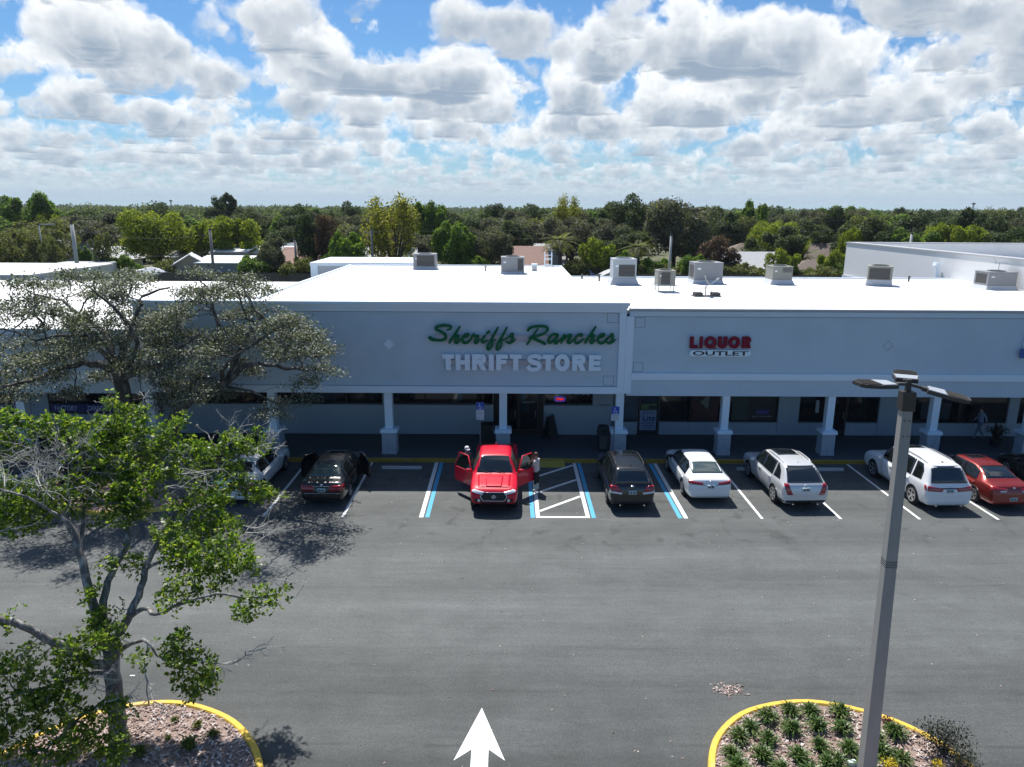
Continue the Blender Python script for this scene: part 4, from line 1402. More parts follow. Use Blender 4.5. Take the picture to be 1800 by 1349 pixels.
def suv(name, label, x, yr, pm, L=4.7, Wd=1.86, Ht=1.68, wb=2.8, rz=0.0, r=0.36, belt=1.02, hood=1.06, rear_oh=.95, rim=m_rim, spokes=5, style=0, roof_rear=-.32, rails='black', lamp='mid', sunroof=None, lower=m_trim,
        ft=.38, fb=1.12, plate_z=.86, tilt=.30, qwin=True, cladding=True, handle=None):
    """tilt = how far the tailgate glass leans in from its base to the roof"""
    root = new_car(name, label, 'sport utility car', x, yr, rz, L)
    h, e = Wd / 2, L / 2
    ya, yf = -e + rear_oh, -e + rear_oh + wb
    wr = h * .70
    gb = -e + .14              # base of the tailgate glass
    rt = gb + tilt             # rear edge of the roof
    st = [(-e, .46, .68, .72, h * .84, h * .60), (-e + .02, .34, .80, .86, h * .90, h * .70), (-e + .07, .28, belt - .06, belt, h * .955, h * .76), (gb, .26, belt, belt + .07, h * .975, h * .79),
          (lerp(gb, rt, .5), .25, belt + .01, lerp(belt, Ht, .60), h * .985, lerp(h * .79, wr, .5)), (rt - .02, .24, belt + .01, Ht - .075, h * .99, wr * 1.0), (rt + .12, .24, belt, Ht - .035, h * .995, wr), (rt + .5, .24, belt - .005, Ht - .008, h, wr * 1.01),
          (lerp(rt, ft, .55), .24, belt - .015, Ht, h, wr * 1.01), (ft - .06, .24, belt - .03, Ht - .04, h, wr), (ft + .06, .24, belt - .035, Ht - .08, h, wr), (lerp(ft, fb, .5), .24, belt - .04, lerp(hood + .05, Ht, .54), h, wr * 1.06), (fb - .08, .24, belt - .05, hood + .08, h * .995, h * .77),
          (fb + .06, .24, belt - .06, hood + .035, h * .99, h * .78), (fb + .45, .25, belt - .08, hood, h * .98, h * .76), (e - .32, .27, belt - .16, hood - .10, h * .94, h * .70), (e - .10, .28, .74, .80, h * .87, h * .62), (e - .02, .32, .64, .68, h * .76, h * .5), (e, .40, .56, .60, h * .66, h * .4)]
    me = body_mesh(st, [(ya, r * 1.13), (yf, r * 1.13)], [pm, m_trim])
    c = Car(root, me, pm)
    c.wheels((ya, yf), r, h, .235, rim, spokes, style)
    zb, zt = belt + .035, Ht - .10
    c.patch('rear_window', 'B', [(-h * .76, belt + .085), (-wr * .98, lerp(belt, Ht, .55)), (-wr * .90, Ht - .085)], [(h * .76, belt + .085), (wr * .98, lerp(belt, Ht, .55)), (wr * .90, Ht - .085)], m_cglass, .006, 12, 6)
    c.patch('windscreen', 'T', [(-h * .74, fb - .05), (-h * .70, lerp(fb, ft, .5)), (-wr * .92, ft + .03)], [(h * .74, fb - .05), (h * .70, lerp(fb, ft, .5)), (wr * .92, ft + .03)], m_cglass, .006, 12, 6)
    mid = -.12 + ft * .1
    rd = ya + .28
    c.both('side_window', [(mid + .014, zb), (mid + .004, zt)], [(fb - .34, zb - .01), (lerp(fb, ft, .55), lerp(zb, zt, .5)), (ft + .06, zt - .02)], m_cglass, nu=8, nv=8)
    c.both('side_window', [(rd + .02, zb + .01), (rd + .10, zt)], [(mid - .004, zb), (mid - .014, zt)], m_cglass, nu=8, nv=8)
    if qwin:
        c.both('quarter_window', [(gb + .42, zb + .05), (gb + .30 + tilt * .55, lerp(zb, zt, .6)), (rt + .36, zt - .02)], [(rd - .06, zb + .02), (rd - .03, lerp(zb, zt, .6)), (rd + .03, zt - .005)], m_cglass, nu=6, nv=8)
    c.doors([(fb - .46, fb - .44, mid, mid), (mid - .01, mid - .01, ya + .42, rd + .0)], .36, belt - .03, belt - .13, handle)
    if cladding:
        c.patch('lower_bumper', ('C', 1, h - .5, -e + .48, -1), [(-89, .30), (-89, .46)], [(60, .30), (60, .46)], lower, .007, 18, 2)
        c.patch('lower_bumper', ('C', -1, h - .5, -e + .48, -1), [(-89, .30), (-89, .46)], [(60, .30), (60, .46)], lower, .0075, 18, 2)
        c.both('sill_cladding', [(ya + .44, .27), (ya + .44, .36)], [(yf - .44, .27), (yf - .44, .36)], lower, nu=8, nv=1)
    cm = -e + .42
    hc = h - .42
    if lamp == 'mid':          # red over white, wrapped round the corner
        for s_ in (1, -1):
            t = c.patch('tail_lamp', ('C', s_, hc, cm, -1), [(-12, belt - .23), (10, belt - .04), (26, belt + .02)], [(62, belt - .16), (66, belt - .05), (64, belt + .03)], m_lamp, .010, 8, 4)
            c.patch('reversing_lamp', ('C', s_, hc, cm, -1), [(-8, belt - .32), (-14, belt - .24)], [(50, belt - .25), (58, belt - .18)], m_lampw, .010, 8, 2)
    elif lamp == 'tall':       # tall blade at the corner
        for s_ in (1, -1):
            c.patch('tail_lamp', ('C', s_, hc, cm, -1), [(-2, belt - .36), (14, belt - .10), (26, belt + .06)], [(26, belt - .36), (46, belt - .02), (58, belt + .07)], m_lamp, .010, 6, 6)
    else:                      # one band right across
        for s_ in (1, -1):
            c.patch('tail_lamp', ('C', s_, hc, cm, -1), [(-30, belt - .235), (-34, belt - .16), (-44, belt - .105)], [(58, belt - .19), (62, belt - .10), (66, belt + .01)], m_lamp, .010, 10, 4)
        c.patch('lamp_band', 'B', [(-h * .55, belt - .13), (-h * .55, belt - .08)], [(h * .55, belt - .13), (h * .55, belt - .08)], m_trim, .0065, 10, 1)
    c.plate('B', 0, plate_z)
    c.patch('badge', 'B', [(-.06, belt - .03), (-.06, belt + .02)], [(.06, belt - .03), (.06, belt + .02)], m_chrome, .012, 3, 2)
    for s_ in (1, -1):
        c.patch('headlight', ('C', s_, h - .45, e - .50, 1), [(-6, hood - .25), (-6, hood - .16)], [(60, hood - .22), (56, hood - .10)], m_lampw, .008, 8, 2)
    c.mirror(fb - .46, belt + .06, h * .95)
    if rails:
        mr = {'black': m_trim, 'chrome': m_chrome}.get(rails, pm)
        for s_ in (1, -1):
            pts = [c.proj('T', s_ * wr * .86, y, .05 if 0 < i < 5 else -.01) for i, y in enumerate(np.linspace(rt + .22, ft - .25, 6))]
            o = MB().tube(pts, .02, 6).build('roof_rail', mr, smooth=True)
            o.parent = root
    if sunroof:
        c.patch('sunroof', 'T', [(-wr * .66, sunroof[0]), (-wr * .66, sunroof[1])], [(wr * .66, sunroof[0]), (wr * .66, sunroof[1])], m_cglass, .006, 6, 6)
    c.strip('antenna', 'T', [(0, rt + .22), (0, rt + .30)], .026, pm if rails != 'chrome' else m_trim, .016)
    for s_ in (1, -1):
        o = MB().lathe([(.035, -.05), (.035, .04)], (s_ * h * .52, -e + .03, .30), 'y', 10).build('exhaust_tip', m_chrome)
        o.parent = root
    return root, c


p_white = paint('car_paint_white', (0.78, 0.79, 0.80))
p_silver = paint('car_paint_pearl', (0.66, 0.67, 0.68), 0.3, 0.25)
p_black = paint('car_paint_black', (0.006, 0.006, 0.007))
p_dgrey = paint('car_paint_dark_grey', (0.010, 0.011, 0.014), 0.3, 0.3)
p_red = paint('car_paint_red', (0.60, 0.004, 0.028), 0.4, coat=0.5, spec=0.25)
p_dred = paint('car_paint_maroon', (0.25, 0.018, 0.012), 0.33, 0.35)

# the row of parked cars, from the trees to the frame's edge
sedan('parked_car', 'old white sedan parked nose-in beside the tree island, half hidden by leaves', -10.02, 24.15, p_white, 5.3, 1.96, 1.44, 2.9, R(-1.0), trunk=1.04, hood=.96, lamp='big', belt=.93, rear_oh=1.25, cab=(-1.75, -1.15, .55, 1.15))
root, c = sedan('parked_car', 'black sedan with both front doors open next to the old white sedan', -6.68, 24.12, p_black, 4.85, 1.82, 1.45, 2.85, R(-.5), lamp='big', chrome_bar=True, glassr=m_cglass2, cab=(-1.85, -1.20, .5, 1.2), sunroof=True)


def open_door(root, m, x, y, side, ang, Ld, z0, zb, zt, thick=.07, lean=.18, rearcut=.06, handle=True, front_slope=.42):
    """a car door swung out round its front hinge: panel, window frame, glass"""
    d = thing('door', None, None, (x, y, 0))
    d.parent = root
    d.rotation_euler = (0, 0, side * R(ang))
    k = side
    # local: door runs towards -y from the hinge, outside towards +k x
    lo = MB().prism([(0, 0, z0), (0, -Ld, z0 + .02), (0, -Ld - .02, zb), (0, 0.02, zb)], (-k * thick, 0, 0)).build('door_panel', m, None, bevel=.015, fixn=True)
    lo.parent = d
    fr = MB()
    ins = -k * lean
    A, Bq, Cq, Dq = Vector((-k * .02, -.02, zb)), Vector((ins, -front_slope, zt)), Vector((ins, -Ld + rearcut, zt)), Vector((-k * .02, -Ld, zb))
    fr.tube([A, lerp(A, Bq, .5) + Vector((0, -.02, .03)), Bq, Cq, Dq], .028, 6)
    f = fr.build('window_frame', m, None, smooth=True)
    f.parent = d
    gl = MB().poly([A, Bq, Cq, Dq]).poly([A + Vector((-k * .012, 0, 0)), Dq + Vector((-k * .012, 0, 0)), Cq + Vector((-k * .012, 0, 0)), Bq + Vector((-k * .012, 0, 0))]).build('window', m_cglass, None)
    gl.parent = d
    tr = MB().prism([(-k * (thick + .002), -.05, z0 + .08), (-k * (thick + .002), -Ld + .05, z0 + .10), (-k * (thick + .002), -Ld + .04, zb - .02), (-k * (thick + .002), -.05, zb - .02)], (-k * .04, 0, 0)).build('inner_trim', m_seat, None, fixn=True)
    tr.parent = d
    return d


for s_ in (1, -1):
    open_door(root, p_black, s_ * .89, .80, s_, 36, 1.02, .34, .90, 1.34)
    c.patch('doorway_shade', 'R' if s_ > 0 else 'L', [(-.18, .36), (-.18, .9), (-.16, 1.33)], [(.76, .36), (.76, .9), (.55, 1.30)], m_seat, .012, 6, 6)  # dark patch on the solid body, painted as the shaded cabin

suv('parked_car', 'dark grey sport utility car with roof rails parked beside the hatched access aisle', 4.42, 23.80, p_dgrey, 4.62, 1.815, 1.72, 2.67, R(.4), r=.35, rails='black', lamp='mid', sunroof=(-.35, .40), rim=m_rimd, plate_z=.82, belt=1.06, hood=1.08, tilt=.34)
sedan('parked_car', 'clean white sedan between the dark grey sport utility car and the silver crossover', 7.40, 24.52, p_white, 4.85, 1.82, 1.45, 2.78, R(.6), trunk=1.06, hood=.95, lamp='wide', cab=(-1.85, -1.12, .42, 1.22), rim=m_rim, spokes=5, style=1, mirrorm=m_trim, glassr=m_cglass2)
suv('parked_car', 'pearl silver crossover with a wide dark glass sunroof and tall red tail lamps', 10.60, 23.95, p_silver, 4.81, 1.90, 1.72, 2.86, R(2.0), r=.375, rails='silver', lamp='tall', sunroof=(-.55, .42), spokes=6, style=1, belt=1.05, hood=1.06, tilt=.62, plate_z=.90, handle=m_chrome)
suv('parked_car', 'large white sport utility car with chrome roof rails behind the lamp post', 15.72, 23.86, p_white, 5.11, 1.93, 1.86, 3.04, R(1.6), r=.39, rails='chrome', lamp='band', sunroof=(.0, .42), spokes=5, style=1, belt=1.10, hood=1.12, tilt=.36, ft=.50, fb=1.24, plate_z=.90, cladding=False)
sedan('parked_car', 'dark red sedan with a sunroof beside the large white sport utility car', 18.12, 23.98, p_dred, 4.92, 1.84, 1.46, 2.79, R(1.6), trunk=1.06, hood=.95, lamp='wing', sunroof=True, spokes=5, style=1, cab=(-1.72, -.92, .42, 1.25))
sedan('parked_car', 'black car in deep shade beyond the dark red sedan, only its flank in view', 21.35, 24.3, p_black, 4.85, 1.82, 1.45, 2.78, R(1.0), lamp='wide')
sedan('parked_car', 'black car behind the green tree, seen only through its branches', -16.9, 24.0, p_black, 4.85, 1.86, 1.45, 2.8, R(-1.0), lamp='wide')


# --- the red pickup, backed in, both front doors open
def pickup():
    L, Wd, Ht = 5.39, 1.91, 1.80
    h, e = Wd / 2, L / 2
    root = new_car('pickup_truck', 'bright red pickup truck backed into its stall with both front doors open', 'pickup truck', -0.47, 23.52, R(-.6), L, front_in=False)
    r = .385
    yf = e - .93
    ya = yf - 3.235
    belt, hood = 1.14, 1.14
    wr = h * .70
    bt = 1.15
    rt, ft, fb = -.66, .62, 1.30
    st = [(-e, .58, .84, .90, h * .90, h * .66), (-e + .03, .50, bt - .02, bt + .0, h * .955, h * .80), (-e + .2, .46, bt - .01, bt + .02, h * .97, h * .84), (rt - .50, .40, bt - .02, bt + .02, h * .975, h * .84), (rt - .30, .38, bt - .03, bt + .03, h * .975, h * .83),
          (rt - .22, .37, belt, Ht - .16, h * .97, wr * .98), (rt - .12, .37, belt, Ht - .06, h * .97, wr), (rt + .35, .37, belt, Ht - .01, h * .975, wr), (lerp(rt, ft, .6), .37, belt - .01, Ht, h * .975, wr), (ft - .06, .37, belt - .02, Ht - .035, h * .975, wr), (ft + .06, .37, belt - .02, Ht - .07, h * .975, wr),
          (lerp(ft, fb, .5), .37, belt - .02, lerp(hood + .05, Ht, .56), h * .975, wr * 1.08), (fb - .07, .37, belt - .02, hood + .075, h * .98, h * .77), (fb + .07, .37, belt - .04, hood + .035, h * .985, h * .79), (fb + .45, .38, belt - .07, hood, h * .99, h * .78), (e - .45, .40, belt - .12, hood - .05, h * .985, h * .76),
          (e - .20, .42, .96, hood - .11, h * .955, h * .72), (e - .08, .42, .84, .93, h * .92, h * .68), (e - .02, .44, .74, .80, h * .86, h * .6), (e, .50, .68, .72, h * .80, h * .5)]
    me = body_mesh(st, [(ya, r * 1.18), (yf, r * 1.18)], [p_red, m_trim])
    c = Car(root, me, p_red)
    c.wheels((ya, yf), r, h, .25, m_rimd, 6, 0)
    m_wind = mat('windscreen_glass', (0.012, 0.02, 0.028), 0.03, spec=0.6)
    c.patch('windscreen', 'T', [(-h * .76, fb - .03), (-h * .73, lerp(fb, ft, .5)), (-wr * .95, ft + .04)], [(h * .76, fb - .03), (h * .73, lerp(fb, ft, .5)), (wr * .95, ft + .04)], m_wind, .006, 14, 8)
    for dx in (-.42, .12):
        c.strip('wiper', 'T', [(dx, fb + .01), (dx + .46, fb - .09)], .009, m_trim, .02)
    for md, s_ in (('L', -1), ('R', 1)):
        c.patch('doorway_shade', md, [(-.18, .50), (-.18, 1.1), (-.14, Ht - .12)], [(1.02, .50), (1.02, 1.1), (ft + .06, Ht - .14)], m_seat, .012, 8, 8)  # no real hole: cabin shade laid on the body as a dark patch
        c.patch('side_window', md, [(rt - .06, belt + .06), (rt - .02, Ht - .14)], [(-.26, belt + .06), (-.24, Ht - .13)], m_cglass, .006, 5, 6)
        open_door(root, p_red, s_ * (h - .02), 1.06, s_, 42, 1.16, .50, 1.13, Ht - .13, .08, .20, .10, True, .50)
        # headlight with its clear lens, fog light
        c.patch('headlight', ('C', s_, h - .45, e - .50, 1), [(-8, .82), (-14, .87), (-18, .92)], [(46, .90), (48, .95), (40, .99)], m_lampw, .014, 9, 4)
        fg = c.patch('fog_light_bezel', ('C', s_, h - .45, e - .50, 1), [(-6, .53), (-6, .68)], [(26, .53), (26, .66)], m_trim, .010, 6, 3)
        p = c.proj(('C', s_, h - .45, e - .50, 1), 8, .61, .02)
        o = MB().lathe([(.055, -.03), (.055, .02)], tuple(p), 'y', 14).build('fog_light', m_lampw)
        o.parent = fg
    # six-sided grille with a pale rim, the round emblem and the lower intake
    outer = [(-.50, .76), (-.42, .88), (.42, .88), (.50, .76), (.42, .60), (-.42, .60)]
    gl = c.patch('grille', 'F', [(-.40, .60), (-.50, .745), (-.41, .885)], [(.40, .60), (.50, .745), (.41, .885)], m_trim, .012, 12, 6)
    ring = [(-.41, .59), (-.515, .745), (-.42, .895), (.42, .895), (.515, .745), (.41, .59), (-.41, .59)]
    dense = [(ring[i][0] + (ring[i + 1][0] - ring[i][0]) * t, ring[i][1] + (ring[i + 1][1] - ring[i][1]) * t) for i in range(6) for t in np.linspace(0, 1, 5)[:-1]] + [ring[0]]
    o = MB().tube([c.proj('F', a, b, .018) for a, b in dense], .016, 6).build('grille_rim', m_chrome, smooth=True)
    o.parent = gl
    for zz in (.66, .73, .80):
        s2 = c.strip('grille_bar', 'F', [(-.43, zz), (0, zz), (.43, zz)], .010, mat('grille_bar_grey', (0.05, 0.05, 0.055), 0.4), .016, gl)
    em = MB()
    p = c.proj('F', 0, .745, .03)
    for rx, rz_ in ((.085, .06), (.034, .056), (.062, .024)):
        pts = [p + Vector((rx * math.cos(t), 0, rz_ * math.sin(t) + (.012 if rz_ == .024 else 0))) for t in np.linspace(0, 2 * math.pi, 21)]
        em.tube(pts, .009, 6)
    o = em.build('emblem', m_chrome, smooth=True)
    o.parent = gl
    c.patch('lower_intake', 'F', [(-.52, .47), (-.48, .545)], [(.52, .47), (.48, .545)], m_trim, .012, 10, 2)
    c.patch('skid_plate', 'F', [(-h * .78, .42), (-h * .80, .465)], [(h * .78, .42), (h * .80, .465)], m_trim, .012, 12, 1)
    # bonnet: raised centre with a dummy scoop
    c.patch('bonnet', 'T', [(-.62, e - .26), (-.66, fb + .08)], [(.62, e - .26), (.66, fb + .08)], p_red, .0022, 12, 8)
    c.patch('bonnet_bulge', 'T', [(-.30, e - .30), (-.36, fb + .25)], [(.30, e - .30), (.36, fb + .25)], p_red, .010, 10, 8)
    c.mirror(1.02, 1.20, h * 1.02)
    for s_ in (1, -1):
        c.strip('roof_moulding', 'T', [(s_ * wr * .80, ft - .08), (s_ * wr * .82, 0), (s_ * wr * .80, rt + .02)], .010, p_red, .004)
    o = MB().tube([c.proj('T', 0, rt + .05, 0.0), c.proj('T', 0, rt + .02, .09)], .022, 8).build('antenna', p_red, smooth=True)
    o.parent = root
    # load bed: black liner
    c.patch('bed_liner', 'T', [(-h * .76, -e + .10), (-h * .76, rt - .34)], [(h * .76, -e + .10), (h * .76, rt - .34)], m_trim, .006, 8, 8)
    for s_ in (1, -1):
        c.patch('tail_lamp', 'B', [(s_ * h * .70, .84), (s_ * h * .70, 1.06)], [(s_ * h * .86, .84), (s_ * h * .86, 1.06)], m_lamp, .010, 5, 4)
    c.plate('B', 0, .70)
    return root, c


pickup()
# ------------------------------------------------------------------ roof equipment
m_hvac = mat('cabinet_paint_grey', (0.24, 0.25, 0.265), 0.6, var=0.10, vs=1.2)
m_hvacb = mat('cabinet_paint_beige', (0.24, 0.245, 0.215), 0.6, var=0.12, vs=1.5)
m_hvacw = mat('cabinet_paint_pale', (0.36, 0.40, 0.43), 0.6, var=0.08, vs=1.2)
m_coil = mat('coil_dark', (0.055, 0.055, 0.055), 0.7, var=0.5, vs=6)
m_curb = mat('roof_curb', (0.50, 0.52, 0.55), 0.75)
m_coilg = mat('coil_guard', (0.13, 0.13, 0.125), 0.6)
ROOF_G = 'air handling units on the shop roofs'


def louvres(mb, x0, x1, z0, z1, y, n=7):
    for i in range(n):
        z = z0 + (z1 - z0) * (i + .5) / n
        mb.box(x0, x1, y - .012, y + .01, z - .012, z + .012)


def hvac(label, x, y, zr, w, d, h, m, coil=(.08, .92, .12, .9), curb=.28, wide=0.05, rz=0.0, legs=False, side=False, fan=True):
    t = thing('air_conditioner', label, 'air conditioner', (x, y, zr), rz, ROOF_G)
    z0 = curb
    b = MB().box(-w / 2, w / 2, 0, d, z0, z0 + h)
    b.box(-w / 2 - .015, w / 2 + .015, -.015, d + .015, z0 + h, z0 + h + .035)
    b.build('cabinet', m, t, bevel=.012)
    if legs:
        for lx in (-w / 2 + .06, w / 2 - .06):
            for ly in (.06, d - .06):
                MB().box(lx - .02, lx + .02, ly - .02, ly + .02, 0, z0 - .002).build('leg', m_curb, t)
        MB().box(-w / 2 - .12, w / 2 + .12, .03, .09, z0 - .06, z0 - .003).box(-w / 2 - .12, w / 2 + .12, d - .09, d - .03, z0 - .06, z0 - .003).build('rail', m_curb, t)
    else:
        MB().frustum(-w / 2 - wide, w / 2 + wide, -wide, d + wide, 0, z0 - .003, wide * .9).build('roof_curb', m_curb, t)
    if coil:
        cx0, cx1, cz0, cz1 = -w / 2 + coil[0] * w, -w / 2 + coil[1] * w, z0 + coil[2] * h, z0 + coil[3] * h
        c = MB().box(cx0, cx1, -.006, .02, cz0, cz1).build('coil', m_coil, t)
        g = MB()
        louvres(g, cx0, cx1, cz0, cz1, -.012, 9)
        gg = g.build('guard', m_coilg)
        gg.parent = c
    if side:
        MB().box(-w / 2 - .006, -w / 2 + .02, d * .12, d * .88, z0 + .15 * h, z0 + .88 * h).build('coil', m_coil, t)
    if fan:
        f = MB().lathe([(min(w, d) * .36, 0), (min(w, d) * .36, .05), (min(w, d) * .31, .05), (min(w, d) * .31, .005)], (0, d / 2, z0 + h + .036), 'z', 24).build('fan_ring', m, t)
        fb = MB().lathe([(min(w, d) * .30, 0), (min(w, d) * .06, .03)], (0, d / 2, z0 + h + .037), 'z', 20).build('fan_guard', m_coil)
        fb.parent = f
    MB().box(-w / 2 + .10 * w, -w / 2 + .22 * w, -.004, -.001, z0 + .62 * h, z0 + .72 * h).build('rating_label', m_swhite, t)
    return t


hvac('grey air conditioner with a wide dark coil on the thrift store roof, farther of two', -5.55, 47.6, 6.62, 1.46, 1.2, .82, m_hvac, (.16, .94, .10, .93), .16)
hvac('grey cabinet air conditioner with a coil on one half, on the thrift store roof', .23, 44.6, 6.62, 1.42, 1.2, .86, m_hvac, (.72, .95, .10, .93), .14)
hvac('tall pale air conditioner on a broad white curb, nearest the thrift store roof', 6.45, 40.2, 6.44, 1.30, 1.3, 1.05, m_hvacw, (.24, .93, .12, .74), .34, .16)
hvac('small tan air conditioner standing on thin white legs', 8.02, 36.6, 6.44, .90, .9, .70, m_hvacb, (.18, .70, .05, .93), .36, legs=True)
hvac('large plain grey air conditioner cabinet behind the satellite dish', 11.32, 40.9, 6.44, 1.62, 1.3, .95, m_hvac, None, .22, .08, side=True)
hvac('beige air conditioner flared at its base with a small louvred grille', 15.45, 40.7, 6.44, 1.12, 1.2, .72, m_hvacb, (.50, .95, .58, .93), .28, .14)
hvac('beige air conditioner turned toward the white store wall', 20.75, 40.3, 6.44, 1.25, 1.3, .72, m_hvacb, (.06, .9, .06, .9), .34, .05, rz=R(-24))
hvac('wide grey air conditioner with stickers and an aerial, at the end of the roof', 26.5, 38.6, 6.44, 1.55, 1.2, .70, m_hvac, None, .22, .10, side=True)
t = thing('roof_vent', 'small white box vent near the back edge of the thrift store roof', 'roof vent', (1.66, 47.1, 6.62))
MB().box(-.16, .16, -.16, .16, 0, .36).build('stack', m_curb, t)
MB().box(-.19, .19, -.19, .19, .361, .46).build('cowl', m_band, t)
for i, (x, y, lab) in enumerate(((-1.5, 46.6, 'little grey pipe vent beside the cabinet on the thrift store roof'), (4.4, 43.4, 'dark pipe stub near the back edge of the lower roof, closer to the thrift store'), (5.3, 42.3, 'second dark pipe stub on the lower roof, beside the tall pale unit'), (23.9, 43.0, 'low pipe vent on the white roof under the big store wall'))):
    tag(MB().tube([(0, 0, 0), (0, 0, .26)], .05, 8).tube([(0, 0, .26), (0, -.05, .30)], .07, 8).build('pipe_vent', m_coil if i else m_hvac), lab, 'pipe vent').location = (x, y, 6.62 if i == 0 else 6.44)
# satellite dish on a ballast frame
t = thing('satellite_dish', 'small grey satellite dish on a ballasted frame on the white roof', 'satellite dish', (9.55, 34.8, 6.44))
mb = MB()
for sx in (-.55, .30):
    mb = MB()
    for yy in (-.18, .12):
        mb.box(sx, sx + .38, yy, yy + .18, .05, .20)
    mb.box(sx + .1, sx + .2, 0, .12, .051, .08)
    mb.build('ballast', m_coil, t)
MB().box(-.62, .72, -.22, -.18, 0, .05).box(-.62, .72, .30, .34, 0, .05).box(-.02, .06, -.18, .30, 0, .05).build('frame', m_steel, t)
MB().tube([(0, .02, .05), (0, .02, .62)], .025, 8).tube([(-.34, -.12, .2), (0, .02, .46)], .012, 6).tube([(.36, .14, .2), (0, .02, .46)], .012, 6).build('mast', m_steel, t)
M = Matrix.Translation((.0, .0, .74)) @ Matrix.Rotation(R(58), 4, 'Y') @ Matrix.Rotation(R(8), 4, 'X')
MB().lathe([(.30, .07), (.22, .03), (.10, .005), (.02, 0.0)], (0, 0, 0), 'z', 24, M=M).build('reflector', m_hvac, t, smooth=True)
MB().tube([(.02, -.02, .50), (.28, -.06, .66), (.50, -.08, .86)], .014, 6).tube([(.46, -.08, .83), (.58, -.08, .90)], .04, 8).build('feed_arm', m_curb, t)
t = thing('television_aerial', 'thin television aerial standing on the last grey roof unit', 'aerial', (26.6, 39.2, 7.42))
mb = MB()
mb.tube([(0, 0, -.05), (0, 0, .42)], .014, 6).tube([(-.25, 0, .42), (.45, 0, .40)], .010, 6)
for x, l in ((-.2, .34), (-.05, .28), (.12, .2), (.28, .15), (.42, .12)):
    mb.tube([(x, -l, .42), (x, l, .42)], .007, 5)
mb.tube([(-.2, 0, .42), (-.35, .05, .75)], .007, 5).tube([(-.2, 0, .42), (-.4, -.1, .2)], .007, 5)
mb.build('elements', m_steel, t)
t = thing('roof_ladder', 'white ladder hoops rising over the back edge of the thrift store roof', 'ladder', (2.75, 50.95, 5.6))
mb = MB()
for x in (-.24, .24):
    mb.tube([(x, 0, 0), (x, 0, 2.0), (x, -.35, 2.0), (x, -.35, 1.05)], .03, 6)
for k in range(6):
    mb.tube([(-.24, 0, .2 + .32 * k), (.24, 0, .2 + .32 * k)], .02, 6)
mb.tube([(-.24, -.35, 1.6), (.24, -.35, 1.6)], .02, 6)
mb.build('rails', m_band, t)

# ------------------------------------------------------------------ the lamp post
m_post = mat('post_paint_grey', (0.31, 0.31, 0.295), 0.6, var=0.16, vs=2.0, stretch=(1, 1, .25))
m_bronze = mat('luminaire_bronze', (0.045, 0.043, 0.04), 0.45, var=0.1)
m_lumtop = mat('luminaire_top', (0.33, 0.36, 0.40), 0.4)
m_fins = mat('luminaire_fins', (0.020, 0.017, 0.014), 0.7)
by = 11.35
p1, p2, p3 = W(1524, 1345, Y=by), W(1592, 719, Y=by), W(1595, 688, Y=by)
lean = Vector(((p2.x - p1.x) / (p2.z - p1.z), 0.0, 1.0))
bx = p1.x - lean.x * (p1.z - .1)
zs, zt = p2.z - .1, p3.z - .1
t = thing('lamp_post', 'grey square lamp post with three flat lamp heads in the planted island', 'lamp post', (bx, by, .1))
RZ = Matrix.Rotation(R(-4), 4, 'Z')


def sq(mb, z0, z1, a0, a1):
    q = []
    for z, a in ((z0, a0), (z1, a1)):
        for sx, sy_ in ((-1, -1), (1, -1), (1, 1), (-1, 1)):
            q.append(RZ @ Vector((sx * a, sy_ * a, 0)) + Vector((lean.x * z, 0, z)))
    mb.add(q, [(3, 2, 1, 0), (4, 5, 6, 7), (0, 1, 5, 4), (1, 2, 6, 5), (2, 3, 7, 6), (3, 0, 4, 7)])


mb = MB()
sq(mb, 0, zs, .122, .082)
shaft = mb.build('shaft', m_post, t, bevel=.008)
mb = MB()
for z in (zs - .45, zs - .18):
    for sx in (-.035, .04):
        p = RZ @ Vector((sx, -.09, 0)) + Vector((lean.x * z, 0, z))
        mb.lathe([(.010, -.004), (.010, .012)], tuple(p), 'y', 8)
for k in range(4):
    sq(mb, zs * .61 + .035 * k, zs * .61 + .012 + .035 * k, .0985, .0985)
o = mb.build('bands', m_fins)
o.parent = shaft
mb = MB()
sq(mb, zs - .02, zt, .106, .102)
mb.build('head_sleeve', m_bronze, t, bevel=.01)
mb = MB()
sq(mb, zt, zt + .20, .036, .036)
mb.build('tenon', m_bronze, t)
mb = MB()
sq(mb, 0, .06, .22, .22)
mb.build('base_plate', m_steel, t)
for ang, tilt in ((186, 2), (-24, -11), (66, 2)):
    M = Matrix.Translation((lean.x * (zt + .12), 0, zt + .12)) @ Matrix.Rotation(R(ang), 4, 'Z') @ Matrix.Rotation(R(-tilt), 4, 'Y') @ Matrix.Diagonal((.98, 1.3, 1.0, 1.0))
    hd = MB()
    hd.box(.02, .24, -.022, .022, -.022, .022, M=M)
    hd.box(.20, .30, -.05, .05, -.04, .02, M=M)
    hd.prism([M @ Vector(p) for p in ((.28, -.13, -.045), (.62, -.155, -.045), (.86, -.13, -.04), (.92, -.09, -.035), (.92, .09, -.035), (.86, .13, -.04), (.62, .155, -.045), (.28, .13, -.045))], (M.to_3x3() @ Vector((0, 0, .06))))
    h = hd.build('lamp_head', m_bronze, t, fixn=True)
    o = MB().prism([M @ Vector(p) for p in ((.30, -.115, .016), (.56, -.14, .016), (.56, .14, .016), (.30, .115, .016))], (M.to_3x3() @ Vector((0, 0, .012)))).build('driver_cover', m_lumtop, fixn=True)
    o.parent = h
    fn = MB()
    for k in range(9):
        x = .59 + k * .034
        w = .135 if x < .8 else .10
        fn.box(x, x + .014, -w, w, .016, .034, M=M)
    o = fn.build('cooling_fins', m_fins)
    o.parent = h

